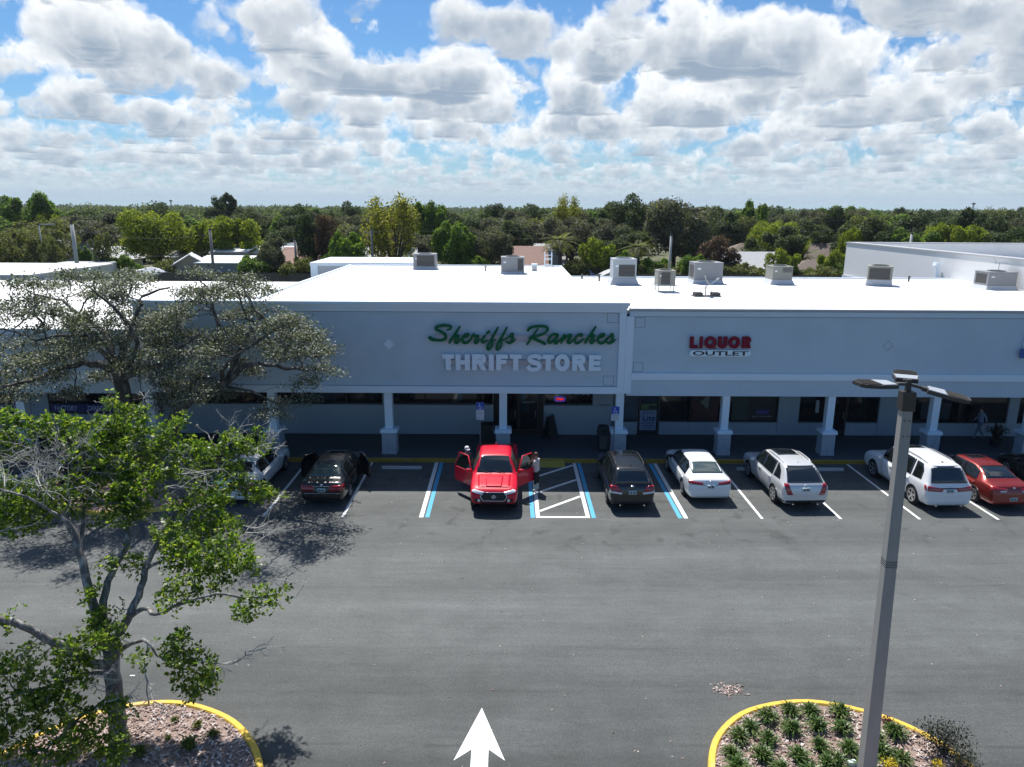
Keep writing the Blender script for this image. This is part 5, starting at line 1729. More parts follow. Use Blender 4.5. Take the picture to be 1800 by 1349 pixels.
# ------------------------------------------------------------------ planted islands
m_mulch = mat('bark_mulch_base', (0.27, 0.195, 0.165), 0.95, var=0.5, vs=6, bump=0.8, bs=25)


def chip_mat():
    m = bpy.data.materials.new('bark_chips')
    m.use_nodes = True
    g = NT(m.node_tree)
    b = g.n('ShaderNodeBsdfPrincipled')
    out = g.n('ShaderNodeOutputMaterial')
    g.t.links.new(b.outputs[0], out.inputs[0])
    rnd = g.n('ShaderNodeNewGeometry').outputs['Random Per Island']
    g.set(b.inputs['Base Color'], g.ramp(rnd, [(0.0, (0.14, 0.09, 0.075)), (0.3, (0.34, 0.25, 0.215)), (0.7, (0.50, 0.40, 0.36)), (1.0, (0.66, 0.59, 0.55))]))
    b.inputs['Roughness'].default_value = 0.9
    return m


m_chip = chip_mat()
m_kerbpaint = mat('island_kerb_yellow', (0.70, 0.46, 0.06), 0.75, var=0.18, vs=2.5, col2=(0.52, 0.42, 0.22), c2at=(0.56, 0.74))


def inside(poly, x, y):
    c = False
    n = len(poly)
    for i in range(n):
        x0, y0 = poly[i]
        x1, y1 = poly[(i + 1) % n]
        if (y0 > y) != (y1 > y) and x < (x1 - x0) * (y - y0) / (y1 - y0) + x0:
            c = not c
    return c


def island(label, pts, nchips, seed, kw=.15, kh=.14, zsoil=.10):
    """kerb ring along pts (its outer edge), soil inside, bark chips on it"""
    P = [np.array(p, float) for p in pts]
    n = len(P)
    inner = []
    for i in range(n):
        d = P[(i + 1) % n] - P[i - 1]
        d /= np.linalg.norm(d)
        inner.append(P[i] + np.array((-d[1], d[0])) * kw)     # points run anticlockwise
    t = thing('planting_island', label, 'planting bed', (*np.mean(P, 0), 0), world=True)
    mb = MB()
    o = 0
    for p, q in zip(P, inner):
        e = (q - p) / kw
        mb.v += [(p[0], p[1], 0), (*(p + e * .012), kh * .85), (*(p + e * .035), kh), (*(q - e * .02), kh), (q[0], q[1], kh * .8), (q[0], q[1], 0)]
    for i in range(n):
        for k in range(5):
            a, b = 6 * i + k, 6 * ((i + 1) % n) + k
            mb.f.append((a, b, b + 1, a + 1))
            mb.mi.append(0)
    mb.build('kerb', m_kerbpaint, t, fixn=True)
    MB().poly([(q[0], q[1], zsoil) for q in inner]).build('soil', m_mulch, t)
    rr = np.random.default_rng(seed)
    xs = [q[0] for q in inner]
    ys = [q[1] for q in inner]
    ch = MB()
    pl = [(q[0], q[1]) for q in inner]
    k = 0
    while k < nchips:
        x, y = rr.uniform(min(xs), max(xs)), rr.uniform(max(min(ys), 9.5), max(ys))
        if not inside(pl, x, y):
            k += .2
            continue
        a, l, w = rr.uniform(0, math.pi), rr.uniform(.022, .060), rr.uniform(.012, .026)
        M = Matrix.Translation((x, y, zsoil + rr.uniform(.006, .035))) @ Matrix.Rotation(a, 4, 'Z') @ Matrix.Rotation(rr.normal(0, .38), 4, 'X') @ Matrix.Rotation(rr.normal(0, .3), 4, 'Y')
        ch.add([M @ Vector(p) for p in ((-l, -w, 0), (l, -w * .7, 0), (l * .9, w, 0), (-l * .8, w * .8, 0), (0, 0, .012))], [(0, 1, 4), (1, 2, 4), (2, 3, 4), (3, 0, 4)])
        k += 1
    ob = ch.build('bark_mulch', m_chip, t)
    ob['kind'] = 'stuff'
    return t, pl


def smooth_closed(pts, n=5):
    P = [np.array(p, float) for p in pts]
    N = len(P)
    out = []
    for i in range(N):
        p0, p1, p2, p3 = P[i - 1], P[i], P[(i + 1) % N], P[(i + 2) % N]
        for k in range(n):
            t = k / n
            out.append(0.5 * (2 * p1 + (p2 - p0) * t + (2 * p0 - 5 * p1 + 4 * p2 - p3) * t * t + (3 * p1 - p0 - 3 * p2 + p3) * t ** 3))
    return out


TL, polyL = island('mulched tree island with a yellow kerb under the near leafy tree', smooth_closed([(-10.2, 6.5), (-4.35, 6.5), (-4.45, 10.6), (-4.62, 11.55), (-5.08, 12.35), (-5.85, 13.05), (-7.0, 13.5), (-8.1, 13.42), (-9.0, 12.95), (-9.75, 12.2), (-10.2, 11.0)]), 5200, 3)
TR, polyR = island('mulched island with a yellow kerb planted with grassy tufts round the lamp post', smooth_closed([(3.8, 6.5), (9.3, 6.5), (9.28, 10.6), (9.05, 11.6), (8.75, 12.4), (7.95, 13.15), (6.6, 13.6), (5.2, 13.32), (4.28, 12.55), (3.86, 11.6), (3.72, 10.4)]), 4300, 4)
TF, polyF = island('mulched island with a yellow kerb at the foot of the grey oaks', smooth_closed([(-16.6, 28.5), (-16.75, 25.5), (-16.2, 24.2), (-14.6, 23.35), (-13.0, 23.5), (-11.7, 24.1), (-11.25, 25.6), (-11.45, 27.0), (-11.6, 28.5), (-13.8, 28.75)]), 1500, 5)

# spill of bark on the asphalt, and scattered litter
rr = np.random.default_rng(12)
mb = MB()
for k in range(130):
    x, y = 5.0 + rr.normal(0, .15) + .1 * rr.normal(), 14.05 + rr.normal(0, .10)
    l, w, a = rr.uniform(.010, .035), rr.uniform(.008, .018), rr.uniform(0, 3.14)
    M = Matrix.Translation((x, y, .012 + rr.uniform(0, .012))) @ Matrix.Rotation(a, 4, 'Z') @ Matrix.Rotation(rr.normal(0, .3), 4, 'X')
    mb.add([M @ Vector(p) for p in ((-l, -w, 0), (l, -w, 0), (l, w, 0), (-l, w, 0), (0, 0, .012))], [(0, 1, 4), (1, 2, 4), (2, 3, 4), (3, 0, 4)])
mb.build('spilled_bark_mulch', m_chip)['kind'] = 'stuff'
mb = MB()
for k in range(420):
    x, y = rr.uniform(-16, 18), rr.uniform(11.5, 28.5)
    l, w, a = rr.uniform(.010, .030), rr.uniform(.008, .018), rr.uniform(0, 3.14)
    M = Matrix.Translation((x, y, .012)) @ Matrix.Rotation(a, 4, 'Z')
    mb.add([M @ Vector(p) for p in ((-l, -w, 0), (l, -w, 0), (l, w, 0), (-l, w, 0), (0, 0, .014))], [(0, 1, 4), (1, 2, 4), (2, 3, 4), (3, 0, 4)])
mb.build('leaf_litter', m_chip)['kind'] = 'stuff'


# ------------------------------------------------------------------ people
def person_mesh(J, chains, rad, zones, mats, fingers):
    """one skin over a stick skeleton; zones(point) gives the material of each face"""
    names = list(J)
    idx = {n: i for i, n in enumerate(names)}
    me = bpy.data.meshes.new('person')
    ed = []
    for c in chains:
        ed += [(idx[a], idx[b]) for a, b in zip(c[:-1], c[1:])]
    me.from_pydata([J[n] for n in names], ed, [])
    o = bpy.data.objects.new('person', me)
    COL.objects.link(o)
    o.modifiers.new('k', 'SKIN')
    for n in names:
        sv = me.skin_vertices[0].data[idx[n]]
        r = rad[n]
        sv.radius = r if hasattr(r, '__len__') else (r, r)
        sv.use_root = n == 'pelvis'
    ss = o.modifiers.new('s', 'SUBSURF')
    ss.levels = ss.render_levels = 2
    dg = bpy.context.evaluated_depsgraph_get()
    out = bpy.data.meshes.new_from_object(o.evaluated_get(dg))
    bpy.data.objects.remove(o)
    bm = bmesh.new()
    bm.from_mesh(out)
    fm = MB()
    for ps in fingers:
        fm.tube(ps, [.009, .008, .006][:len(ps)], 6)
    tmp = bpy.data.meshes.new('f')
    tmp.from_pydata(fm.v, [], fm.f)
    bm.from_mesh(tmp)
    bm.to_mesh(out)
    bm.free()
    for m in mats:
        out.materials.append(m)
    for p in out.polygons:
        p.material_index = zones(p.center)
        p.use_smooth = True
    return out


def hand(w, d, side):
    """five short bent fingers from the wrist/palm point w along direction d"""
    w, d = Vector(w), Vector(d).normalized()
    s = d.cross(Vector((0, 0, 1)))
    if s.length < .2:
        s = d.cross(Vector((0, 1, 0)))
    s.normalize()
    n = s.cross(d)
    fs = []
    for k, l in zip((-1.5, -.5, .5, 1.5), (.065, .078, .074, .058)):
        b = w + d * .05 + s * .018 * k
        fs.append([b, b + d * l * .55 - n * .008, b + d * l - n * .035])
    b = w + d * .015 + s * .03 * side
    fs.append([b, b + d * .03 + s * .025 * side, b + d * .065 + s * .03 * side - n * .012])
    return fs


m_skin = mat('skin', (0.46, 0.25, 0.17), 0.6)
m_shirtp = mat('shirt_pale_pink', (0.62, 0.52, 0.50), 0.9)
m_shorts = mat('shorts_dark', (0.014, 0.014, 0.018), 0.9)
m_sock = mat('socks_pale', (0.50, 0.52, 0.50), 0.9)
m_shoe = mat('shoes_dark', (0.03, 0.03, 0.03), 0.6)
m_shoew = mat('shoes_white', (0.7, 0.7, 0.7), 0.6)
m_hair = mat('hair_brown', (0.10, 0.045, 0.025), 0.7)
m_hairk = mat('hair_dark', (0.012, 0.010, 0.009), 0.7)
m_cap = mat('cap_white', (0.78, 0.79, 0.80), 0.8)
m_shirtb = mat('shirt_pale_blue', (0.34, 0.38, 0.50), 0.9)
m_jeans = mat('jeans_blue', (0.16, 0.21, 0.30), 0.9)
m_bag = mat('bag_dark', (0.012, 0.013, 0.02), 0.8)


def head_parts(root, p, hairm, cap=None, yaw=0.0):
    """face and hair on the head point p (centre of the skull)"""
    M = Matrix.Translation(p) @ Matrix.Rotation(yaw, 4, 'Z')
    f = MB()
    f.lathe([(.004, .105), (.016, .095), (.020, .08)], (0, 0, 0), 'y', 8, M=M @ Matrix.Translation((0, .012, -.02)))
    for s in (-1, 1):
        f.lathe([(.022, s * .072), (.026, s * .084), (.014, s * .09)], (0, 0, 0), 'x', 8, M=M @ Matrix.Translation((0, -.005, -.01)))
    f.build('ears_and_nose', m_skin, root, smooth=True)
    e = MB()
    for s in (-1, 1):
        e.lathe([(.011, .083), (.008, .09)], (s * .032, 0, .012), 'y', 8, M=M)
    e.box(-.024, .024, .080, .088, -.058, -.050, M=M)
    e.build('eyes_and_mouth', m_hairk, root)
    prof = [(.098, -.03), (.102, .02), (.090, .07), (.055, .108), (.01, .118)]
    if cap is None:
        h = MB().lathe([(r * .93, z) for r, z in prof], (0, -.018, .008), 'z', 16, M=M)
        h.build('hair', hairm, root, smooth=True)
    else:
        h = MB().lathe([(r, z) for r, z in prof], (0, -.008, .012), 'z', 16, M=M)
        h.prism([M @ Vector(q) for q in ((-.085, .06, .0), (-.07, .15, -.012), (.07, .15, -.012), (.085, .06, .0))], (0, 0, .012))
        h.build('cap', cap, root, smooth=False, fixn=True)


def person(label, loc, rz, legs, arms, mats, zones, hairm, cap=None, lean=0.0, headyaw=0.0, bag=False):
    root = thing('person', label, 'person', loc, rz)
    root.scale = (CARK,) * 3
    J = {'pelvis': (0, 0, .93), 'waist': (0, lean * .3, 1.05), 'chest': (0, lean * .7, 1.27), 'neckb': (0, lean, 1.43), 'neck': (0, lean + .02, 1.50), 'head': (0, lean + .035, 1.60), 'crown': (0, lean + .03, 1.68)}
    rad = {'pelvis': (.155, .115), 'waist': (.150, .115), 'chest': (.165, .115), 'neckb': (.085, .07), 'neck': .055, 'head': (.072, .092), 'crown': (.055, .07)}
    ch = [['pelvis', 'waist', 'chest', 'neckb', 'neck', 'head', 'crown']]
    fing = []
    for s, tagn in ((-1, 'l'), (1, 'r')):
        hip, kn, an, toe = legs[tagn]
        J.update({tagn + 'hip': (s * .095, hip[0], hip[1]), tagn + 'kn': (s * .10, kn[0], kn[1]), tagn + 'an': (s * .10, an[0], an[1]), tagn + 'toe': (s * .115, toe[0], toe[1])})
        rad.update({tagn + 'hip': .098, tagn + 'kn': .066, tagn + 'an': .048, tagn + 'toe': (.042, .030)})
        ch.append(['pelvis', tagn + 'hip', tagn + 'kn', tagn + 'an', tagn + 'toe'])
        sh, el, wr, hd = arms[tagn]
        J.update({tagn + 'sh': sh, tagn + 'el': el, tagn + 'wr': wr, tagn + 'hd': hd})
        rad.update({tagn + 'sh': .062, tagn + 'el': .045, tagn + 'wr': .031, tagn + 'hd': (.036, .018)})
        ch.append(['chest', tagn + 'sh', tagn + 'el', tagn + 'wr', tagn + 'hd'])
        d = Vector(hd) - Vector(wr)
        fing += hand(hd, d, s)
    me = person_mesh(J, ch, rad, zones, mats, fing)
    link('body', me, root)
    head_parts(root, Vector(J['head']) + Vector((0, .0, .012)), hairm, cap, headyaw)
    if bag:
        MB().box(-.14, .14, -.27 + lean, -.12 + lean, 1.08, 1.44).build('rucksack', m_bag, root, bevel=.04)
    return root


def stand(dy=0.0):
    return {'l': ((0, .84), (.02 + dy, .47), (0, .09), (.15, .035)), 'r': ((0, .84), (.02 - dy, .47), (-.02, .09), (.13, .035))}


def zone1(c):
    if c.z < .075:
        return 4
    if c.z < .37:
        return 3
    if c.z < .46 and c.z >= .37:
        return 2
    if c.z < .93 and abs(c.x) < .20 and c.y < .2:
        return 2
    if c.z > 1.465:
        return 0
    if abs(c.x) > .205 and c.z < 1.20:
        return 0
    if c.y > .20:
        return 0
    return 1


person('person in a pale pink shirt and dark shorts standing at the open pickup door', (1.10, 25.72, .004), R(62), stand(),
       {'l': ((-.19, .0, 1.40), (-.22, .06, 1.14), (-.12, .28, 1.22), (-.09, .35, 1.26)), 'r': ((.19, .0, 1.40), (.22, .06, 1.14), (.12, .29, 1.24), (.09, .36, 1.29))},
       [m_skin, m_shirtp, m_shorts, m_sock, m_shoe], zone1, m_hair, None, .03)


def zone2(c):
    if c.z < .075:
        return 4
    if c.z < .95 and abs(c.x) < .20:
        return 2
    if c.z > 1.465 or (abs(c.x) > .2 and c.z < 1.0):
        return 0
    return 1


person('person in a white cap almost hidden behind the open far door of the pickup', (-1.62, 26.45, .004), R(-150), stand(.02),
       {'l': ((-.19, .0, 1.40), (-.23, .02, 1.13), (-.20, .16, .95), (-.19, .22, .90)), 'r': ((.19, .0, 1.40), (.23, .05, 1.14), (.14, .26, 1.10), (.11, .33, 1.10))},
       [m_skin, mat('shirt_grey', (0.2, 0.2, 0.21), 0.9), m_jeans, m_jeans, m_shoe], zone2, m_hairk, m_cap, .03)
person('person with a dark rucksack walking along the shaded shop front', (22.1, 32.05, .15), R(80),
       {'l': ((.02, .84), (.16, .50), (.26, .11), (.40, .06)), 'r': ((-.02, .84), (-.02, .47), (-.26, .14), (-.14, .045))},
       {'l': ((-.19, .0, 1.40), (-.23, -.12, 1.16), (-.22, -.16, .92), (-.21, -.14, .85)), 'r': ((.19, .0, 1.40), (.23, .06, 1.14), (.21, .20, .96), (.20, .24, .90))},
       [m_skin, m_shirtb, m_jeans, m_jeans, m_shoe], zone2, m_hairk, m_bag, .05, bag=True)
# ------------------------------------------------------------------ vegetation
def leaf_mat(name, cols, transl=0.35, rough=0.5, spec=0.4):
    m = bpy.data.materials.new(name)
    m.use_nodes = True
    g = NT(m.node_tree)
    b = g.n('ShaderNodeBsdfPrincipled')
    tr = g.n('ShaderNodeBsdfTranslucent')
    mx = g.n('ShaderNodeMixShader')
    out = g.n('ShaderNodeOutputMaterial')
    rnd = g.n('ShaderNodeNewGeometry').outputs['Random Per Island']
    n = len(cols)
    c = g.ramp(rnd, [(i / (n - 1), col) for i, col in enumerate(cols)])
    g.set(b.inputs['Base Color'], c)
    b.inputs['Roughness'].default_value = rough
    b.inputs['Specular IOR Level'].default_value = spec
    vm = g.n('ShaderNodeVectorMath', operation='MULTIPLY')
    g.set(vm.inputs[0], c)
    vm.inputs[1].default_value = (1.35, 1.35, 0.6)
    g.set(tr.inputs[0], vm.outputs[0])
    mx.inputs[0].default_value = transl
    g.t.links.new(b.outputs[0], mx.inputs[1])
    g.t.links.new(tr.outputs[0], mx.inputs[2])
    g.t.links.new(mx.outputs[0], out.inputs[0])
    return m


def leaves_mesh(name, C, D, Nn, Ln, Wd, m, parent=None, fold=0.0):
    """diamond leaves: base C, direction D, normal Nn, length Ln, width Wd (numpy arrays)"""
    D = D / (np.linalg.norm(D, axis=1, keepdims=True) + 1e-9)
    S = np.cross(D, Nn)
    S /= (np.linalg.norm(S, axis=1, keepdims=True) + 1e-9)
    N2 = np.cross(S, D)
    k = len(C)
    mid = C + D * (Ln * .55)[:, None]
    v = np.empty((k, 4, 3))
    v[:, 0] = C
    v[:, 1] = mid + S * (Wd / 2)[:, None] + N2 * (fold * Wd)[:, None]
    v[:, 2] = C + D * Ln[:, None]
    v[:, 3] = mid - S * (Wd / 2)[:, None] + N2 * (fold * Wd)[:, None]
    me = bpy.data.meshes.new(name)
    me.vertices.add(k * 4)
    me.vertices.foreach_set('co', v.reshape(-1).astype(np.float32))
    me.loops.add(k * 4)
    me.polygons.add(k)
    me.loops.foreach_set('vertex_index', np.arange(k * 4, dtype=np.int32))
    me.polygons.foreach_set('loop_start', np.arange(0, k * 4, 4, dtype=np.int32))
    me.polygons.foreach_set('loop_total', np.full(k, 4, dtype=np.int32))
    me.materials.append(m)
    me.update(calc_edges=True)
    return link(name, me, parent) if parent is not False else me


def colonize(seed_nodes, seed_par, attract, step, di, dk, iters, jit=.12, rs=1):
    """grow a branch skeleton from the seed nodes toward the points in attract"""
    from mathutils.kdtree import KDTree
    r = np.random.default_rng(rs)
    P = [np.array(p, float) for p in seed_nodes]
    par = list(seed_par)
    A = np.array(attract, float)
    alive = np.ones(len(A), bool)
    for it in range(iters):
        kd = KDTree(len(P))
        for i, p in enumerate(P):
            kd.insert(p, i)
        kd.balance()
        acc = {}
        for i in np.nonzero(alive)[0]:
            co, j, d = kd.find(A[i])
            if d < dk:
                alive[i] = False
                continue
            if d < di:
                u = (A[i] - P[j]) / d
                acc[j] = acc.get(j, 0) + u
        if not acc:
            break
        grown = 0
        for j, u in acc.items():
            n = np.linalg.norm(u)
            if n < 1e-3:
                continue
            q = P[j] + (u / n + r.normal(0, jit, 3)) * step
            if len(P) > 9000:
                break
            co, jj, d = kd.find(q)
            if d < step * .35:
                continue
            P.append(q)
            par.append(j)
            grown += 1
        if not grown:
            break
    return np.array(P), np.array(par)


def skeleton_mesh(name, P, par, r_tip, expo, m, parent, rmin_sides=.03, rscale=1.0, rmax=9, fixed=None):
    n = len(P)
    kids = [[] for _ in range(n)]
    for i in range(n):
        if par[i] >= 0:
            kids[par[i]].append(i)
    rad = np.zeros(n)
    order = np.argsort([0] * n)
    # children always come after their parent, so walk backwards
    for i in range(n - 1, -1, -1):
        if not kids[i]:
            rad[i] = r_tip
        else:
            rad[i] = sum(rad[k] ** expo for k in kids[i]) ** (1 / expo)
    rad = np.minimum(rad * rscale, rmax)
    rad = np.maximum(rad, r_tip)
    if fixed:
        for i, v in fixed.items():
            rad[i] = max(rad[i], v)
    mb = MB()
    done = np.zeros(n, bool)
    for i in range(n):
        starts = [i] if par[i] < 0 else []
        for s in kids[i]:
            big = max(kids[i], key=lambda k: rad[k])
            if s != big or par[i] < 0:
                starts.append(s)
        for s in starts:
            if par[s] < 0 and len(kids[s]) and s == i and par[i] < 0:
                continue
            chain = [par[s], s]
            while kids[chain[-1]]:
                chain.append(max(kids[chain[-1]], key=lambda k: rad[k]))
            rr = [min(rad[chain[0]], rad[chain[1]] * 1.25)] + [rad[c] for c in chain[1:]]
            mb.tube([P[c] for c in chain], rr, 9 if rr[0] > .10 else 6 if rr[0] > rmin_sides else 4, cap=False)
    o = mb.build(name, m, parent, smooth=True)
    return o, rad, kids


def bark(name, c1, c2, vs=6.0):
    return mat(name, c1, 0.95, var=0.35, vs=vs, col2=c2, c2at=(0.48, 0.62), bump=0.7, bs=16, stretch=(1, 1, .4))


m_barkpale = bark('bark_pale_grey', (0.13, 0.125, 0.115), (0.36, 0.355, 0.335), 9.0)
m_barkoak = bark('bark_oak', (0.075, 0.068, 0.060), (0.20, 0.19, 0.175), 4.0)
m_barkfar = mat('bark_far', (0.07, 0.06, 0.05), 0.95)
m_leafnear = leaf_mat('leaves_fresh_green', [(0.045, 0.105, 0.014), (0.095, 0.185, 0.022), (0.17, 0.265, 0.038), (0.33, 0.39, 0.085)], .60, .40, .5)
m_leafoak = leaf_mat('leaves_grey_oak', [(0.048, 0.062, 0.042), (0.090, 0.110, 0.076), (0.165, 0.190, 0.14), (0.36, 0.385, 0.33)], .24, .55, .45)  # the palest leaves carry the sky's sheen in their base colour


m_twig = mat('twig_pale', (0.44, 0.43, 0.40), 0.9, var=.2, vs=8)


def KDTree_of(P):
    from mathutils.kdtree import KDTree
    kd = KDTree(len(P))
    for i, p in enumerate(P):
        kd.insert(p, i)
    kd.balance()
    return kd


def near_tree():
    T = thing('broadleaf_tree', 'near leafy tree with pale bare twigs in the mulched island at the frame corner', 'tree', (-7.9, 12.4, .1), world=True)
    w = lambda a: np.array(W(a[0], a[1], Y=a[2]))
    nodes, par, fixed = [], [], {}

    def limb(pts, r0, r1, start=None):
        q = [w(p) for p in pts]
        if start is not None:
            q = [nodes[start]] + q
        q = catmull(q, 3)
        ids = []
        for k, p in enumerate(q):
            if start is not None and k == 0:
                ids.append(start)
                continue
            nodes.append(np.array(p) + rng.normal(0, .012, 3))
            par.append(ids[-1] if ids else -1)
            fixed[len(nodes) - 1] = .85 * (r0 + (r1 - r0) * k / (len(q) - 1))
            ids.append(len(nodes) - 1)
        return ids
    nodes.append(np.array((-7.86, 12.38, 0.0)))
    par.append(-1)
    fixed[0] = .235
    tr = limb([(207, 1270, 12.36), (200, 1200, 12.40), (196, 1150, 12.45)], .205, .17, 0)
    f0 = tr[-1]
    A = limb([(176, 1105, 12.55), (158, 1040, 12.7), (140, 970, 12.95), (122, 925, 13.2), (104, 885, 13.5), (92, 850, 13.9), (70, 800, 14.4)], .125, .03, f0)
    A2 = limb([(128, 925, 13.1), (90, 900, 13.0), (60, 880, 12.9), (20, 865, 12.8), (-30, 850, 12.8)], .05, .012, A[8])
    A3 = limb([(120, 890, 13.5), (130, 850, 13.9), (150, 800, 14.4), (170, 770, 14.7)], .045, .015, A[10])
    Bm = limb([(182, 1090, 12.6), (185, 1040, 12.8), (205, 990, 13.1), (222, 960, 13.3), (228, 910, 13.7), (225, 860, 14.1), (222, 800, 14.6), (220, 745, 15.0)], .105, .02, f0)
    B2 = limb([(150, 900, 13.7), (140, 860, 14.0), (120, 800, 14.4), (100, 760, 14.7)], .05, .014, A[9])
    C = limb([(210, 1115, 12.55), (230, 1075, 12.65), (248, 1035, 12.85), (262, 985, 13.15), (290, 935, 13.5), (325, 880, 14.0), (370, 840, 14.5), (420, 800, 15.0)], .115, .02, f0)
    Dd = limb([(252, 1070, 12.45), (276, 1080, 12.2), (320, 1060, 12.0), (380, 1045, 11.9), (440, 1050, 11.9), (490, 1045, 11.9)], .06, .012, C[5])
    D2 = limb([(290, 985, 13.0), (330, 975, 12.8), (390, 985, 12.7), (430, 1000, 12.6)], .045, .012, C[11])
    E = limb([(215, 1142, 12.2), (240, 1128, 12.0), (262, 1128, 11.8), (276, 1150, 11.7), (300, 1162, 11.6), (345, 1160, 11.5), (395, 1168, 11.4)], .06, .010, tr[-2])
    E2 = limb([(255, 1175, 11.6), (258, 1210, 11.5), (262, 1240, 11.4)], .016, .006, E[9])
    F = limb([(165, 1165, 12.1), (120, 1140, 11.9), (85, 1125, 11.75), (40, 1100, 11.6), (-10, 1085, 11.5), (-80, 1060, 11.3)], .115, .06, tr[-2])
    Gm = limb([(160, 1185, 12.0), (110, 1200, 11.8), (50, 1215, 11.6), (0, 1235, 11.5)], .05, .012, tr[-3])
    Hh = limb([(190, 1225, 11.9), (150, 1255, 11.5), (110, 1290, 11.2), (80, 1320, 11.0)], .035, .010, tr[-4])
    H2 = limb([(205, 1240, 11.9), (205, 1290, 11.3), (200, 1330, 11.0)], .03, .010, tr[-4])
    blobs = [(16, 736, 14.8, 30, 18), (62, 742, 14.9, 35, 20), (103, 748, 14.9, 38, 22), (199, 705, 15.1, 16, 14), (218, 742, 15, 55, 32), (174, 764, 14.7, 45, 28), (299, 742, 15.2, 30, 14), (249, 773, 14.8, 58, 32), (174, 789, 14.5, 50, 28),
             (218, 811, 14.4, 58, 28), (336, 795, 14.8, 42, 24), (280, 829, 14.3, 48, 18), (414, 783, 15.1, 32, 22), (451, 786, 15.2, 28, 16), (389, 817, 14.8, 38, 22), (202, 854, 14.0, 55, 26), (237, 879, 13.8, 42, 36), (140, 867, 13.9, 50, 22),
             (103, 882, 13.6, 46, 26), (31, 882, 13.3, 46, 36), (37, 917, 13.1, 46, 28), (202, 904, 13.6, 42, 22), (358, 898, 13.9, 50, 40), (389, 854, 14.4, 38, 28), (436, 854, 14.6, 32, 22), (467, 867, 14.6, 30, 14), (373, 929, 13.6, 42, 22),
             (305, 945, 13.2, 36, 30), (336, 976, 12.9, 52, 38), (389, 976, 12.8, 46, 30), (429, 985, 12.7, 32, 26), (367, 1016, 12.5, 46, 26), (311, 1047, 12.1, 36, 22), (476, 1047, 11.9, 28, 14), (436, 1069, 11.9, 32, 16), (230, 991, 13.0, 18, 18),
             (187, 991, 12.8, 13, 11), (165, 1044, 12.5, 16, 14), (180, 1088, 12.3, 28, 18), (10, 775, 14.5, 36, 24), (150, 1130, 12.0, 46, 22), (187, 1124, 12.0, 34, 22), (124, 1171, 11.8, 40, 22), (31, 1165, 11.6, 42, 28), (62, 1211, 11.6, 46, 22),
             (109, 1218, 11.6, 38, 18), (31, 1249, 11.4, 40, 22), (93, 1264, 11.3, 46, 22), (193, 1249, 11.5, 40, 18), (140, 1296, 11.2, 42, 22), (202, 1311, 11.1, 32, 32), (25, 1305, 11.1, 42, 36), (93, 1327, 11.0, 42, 22), (311, 1131, 11.6, 18, 28),
             (327, 1156, 11.5, 42, 26), (342, 1202, 11.4, 34, 28), (249, 1162, 11.6, 18, 16), (19, 1093, 11.6, 16, 13), (373, 1187, 11.4, 20, 18), (-40, 900, 13.2, 40, 40), (-40, 780, 14.4, 40, 40), (-40, 1200, 11.4, 40, 40)]
    att, clump = [], []
    r = np.random.default_rng(21)
    for px, py, Y, rx, ry in blobs:
        c = w((px, py, Y))
        k = (c - np.array(CAMP)) @ np.array(FWD) / FPX
        n = max(4, int(rx * ry / 44))
        for _ in range(n):
            u = r.normal(0, 1, 3)
            u = u / np.linalg.norm(u) * r.uniform(.25, 1) ** .5
            att.append(c + np.array((u[0] * rx * k, u[1] * rx * k * .8, u[2] * ry * k * 1.0)))
            clump.append(len(att) - 1)
    leafpts = list(att)
    bare = []
    for px, py, Y, rx, ry, n in ((30, 790, 14.1, 45, 35, 70), (90, 800, 14.0, 45, 35, 50), (150, 850, 13.6, 60, 25, 40), (280, 860, 13.8, 50, 20, 30), (210, 770, 15.1, 40, 25, 24), (400, 770, 15.2, 50, 22, 30), (440, 900, 13.9, 40, 18, 24), (180, 715, 15.2, 25, 15, 12), (40, 800, 14.2, 55, 40, 60), (60, 850, 13.4, 70, 25, 40), (105, 830, 14, 60, 40, 45), (160, 820, 14.4, 60, 20, 20), (320, 835, 14.3, 40, 20, 16), (395, 930, 13.4, 30, 15, 12), (500, 1015, 12.2, 30, 10, 12), (430, 1160, 11.3, 25, 10, 10), (262, 1235, 11.4, 20, 15, 10), (120, 1200, 11.5, 40, 20, 14), (520, 995, 12.3, 18, 8, 6), (330, 780, 15, 30, 20, 10), (460, 750, 15.4, 20, 18, 8)):
        c = w((px, py, Y))
        k = (c - np.array(CAMP)) @ np.array(FWD) / FPX
        for _ in range(n):
            u = r.normal(0, .55, 3)
            bare.append(c + np.array((u[0] * rx * k, u[1] * rx * k, u[2] * ry * k)))
    P, pr = colonize(nodes, par, att + bare, .11, 2.2, .14, 70, .22, 4)
    ob, rad, kids = skeleton_mesh('trunk', P, pr, .0085, 2.35, m_barkpale, T, .02, .8, .24, fixed)
    # fans of bare pale twigs
    tw = MB()

    def twig(p, d, l, rr_, lev):
        d = d / np.linalg.norm(d)
        e = p + d * l
        m_ = (p + e) / 2 + r.normal(0, l * .05, 3)
        tw.tube([p, m_, e], [rr_, rr_ * .8, rr_ * .45], 4, cap=False)
        if lev > 0:
            for t_ in (.35, .55, .72, .86, 1.0):
                if r.random() < .82:
                    q = p + (e - p) * t_
                    u = d * .9 + r.normal(0, .55, 3)
                    twig(q, u, l * r.uniform(.40, .68), rr_ * .55, lev - 1)
    KB = KDTree_of(P)
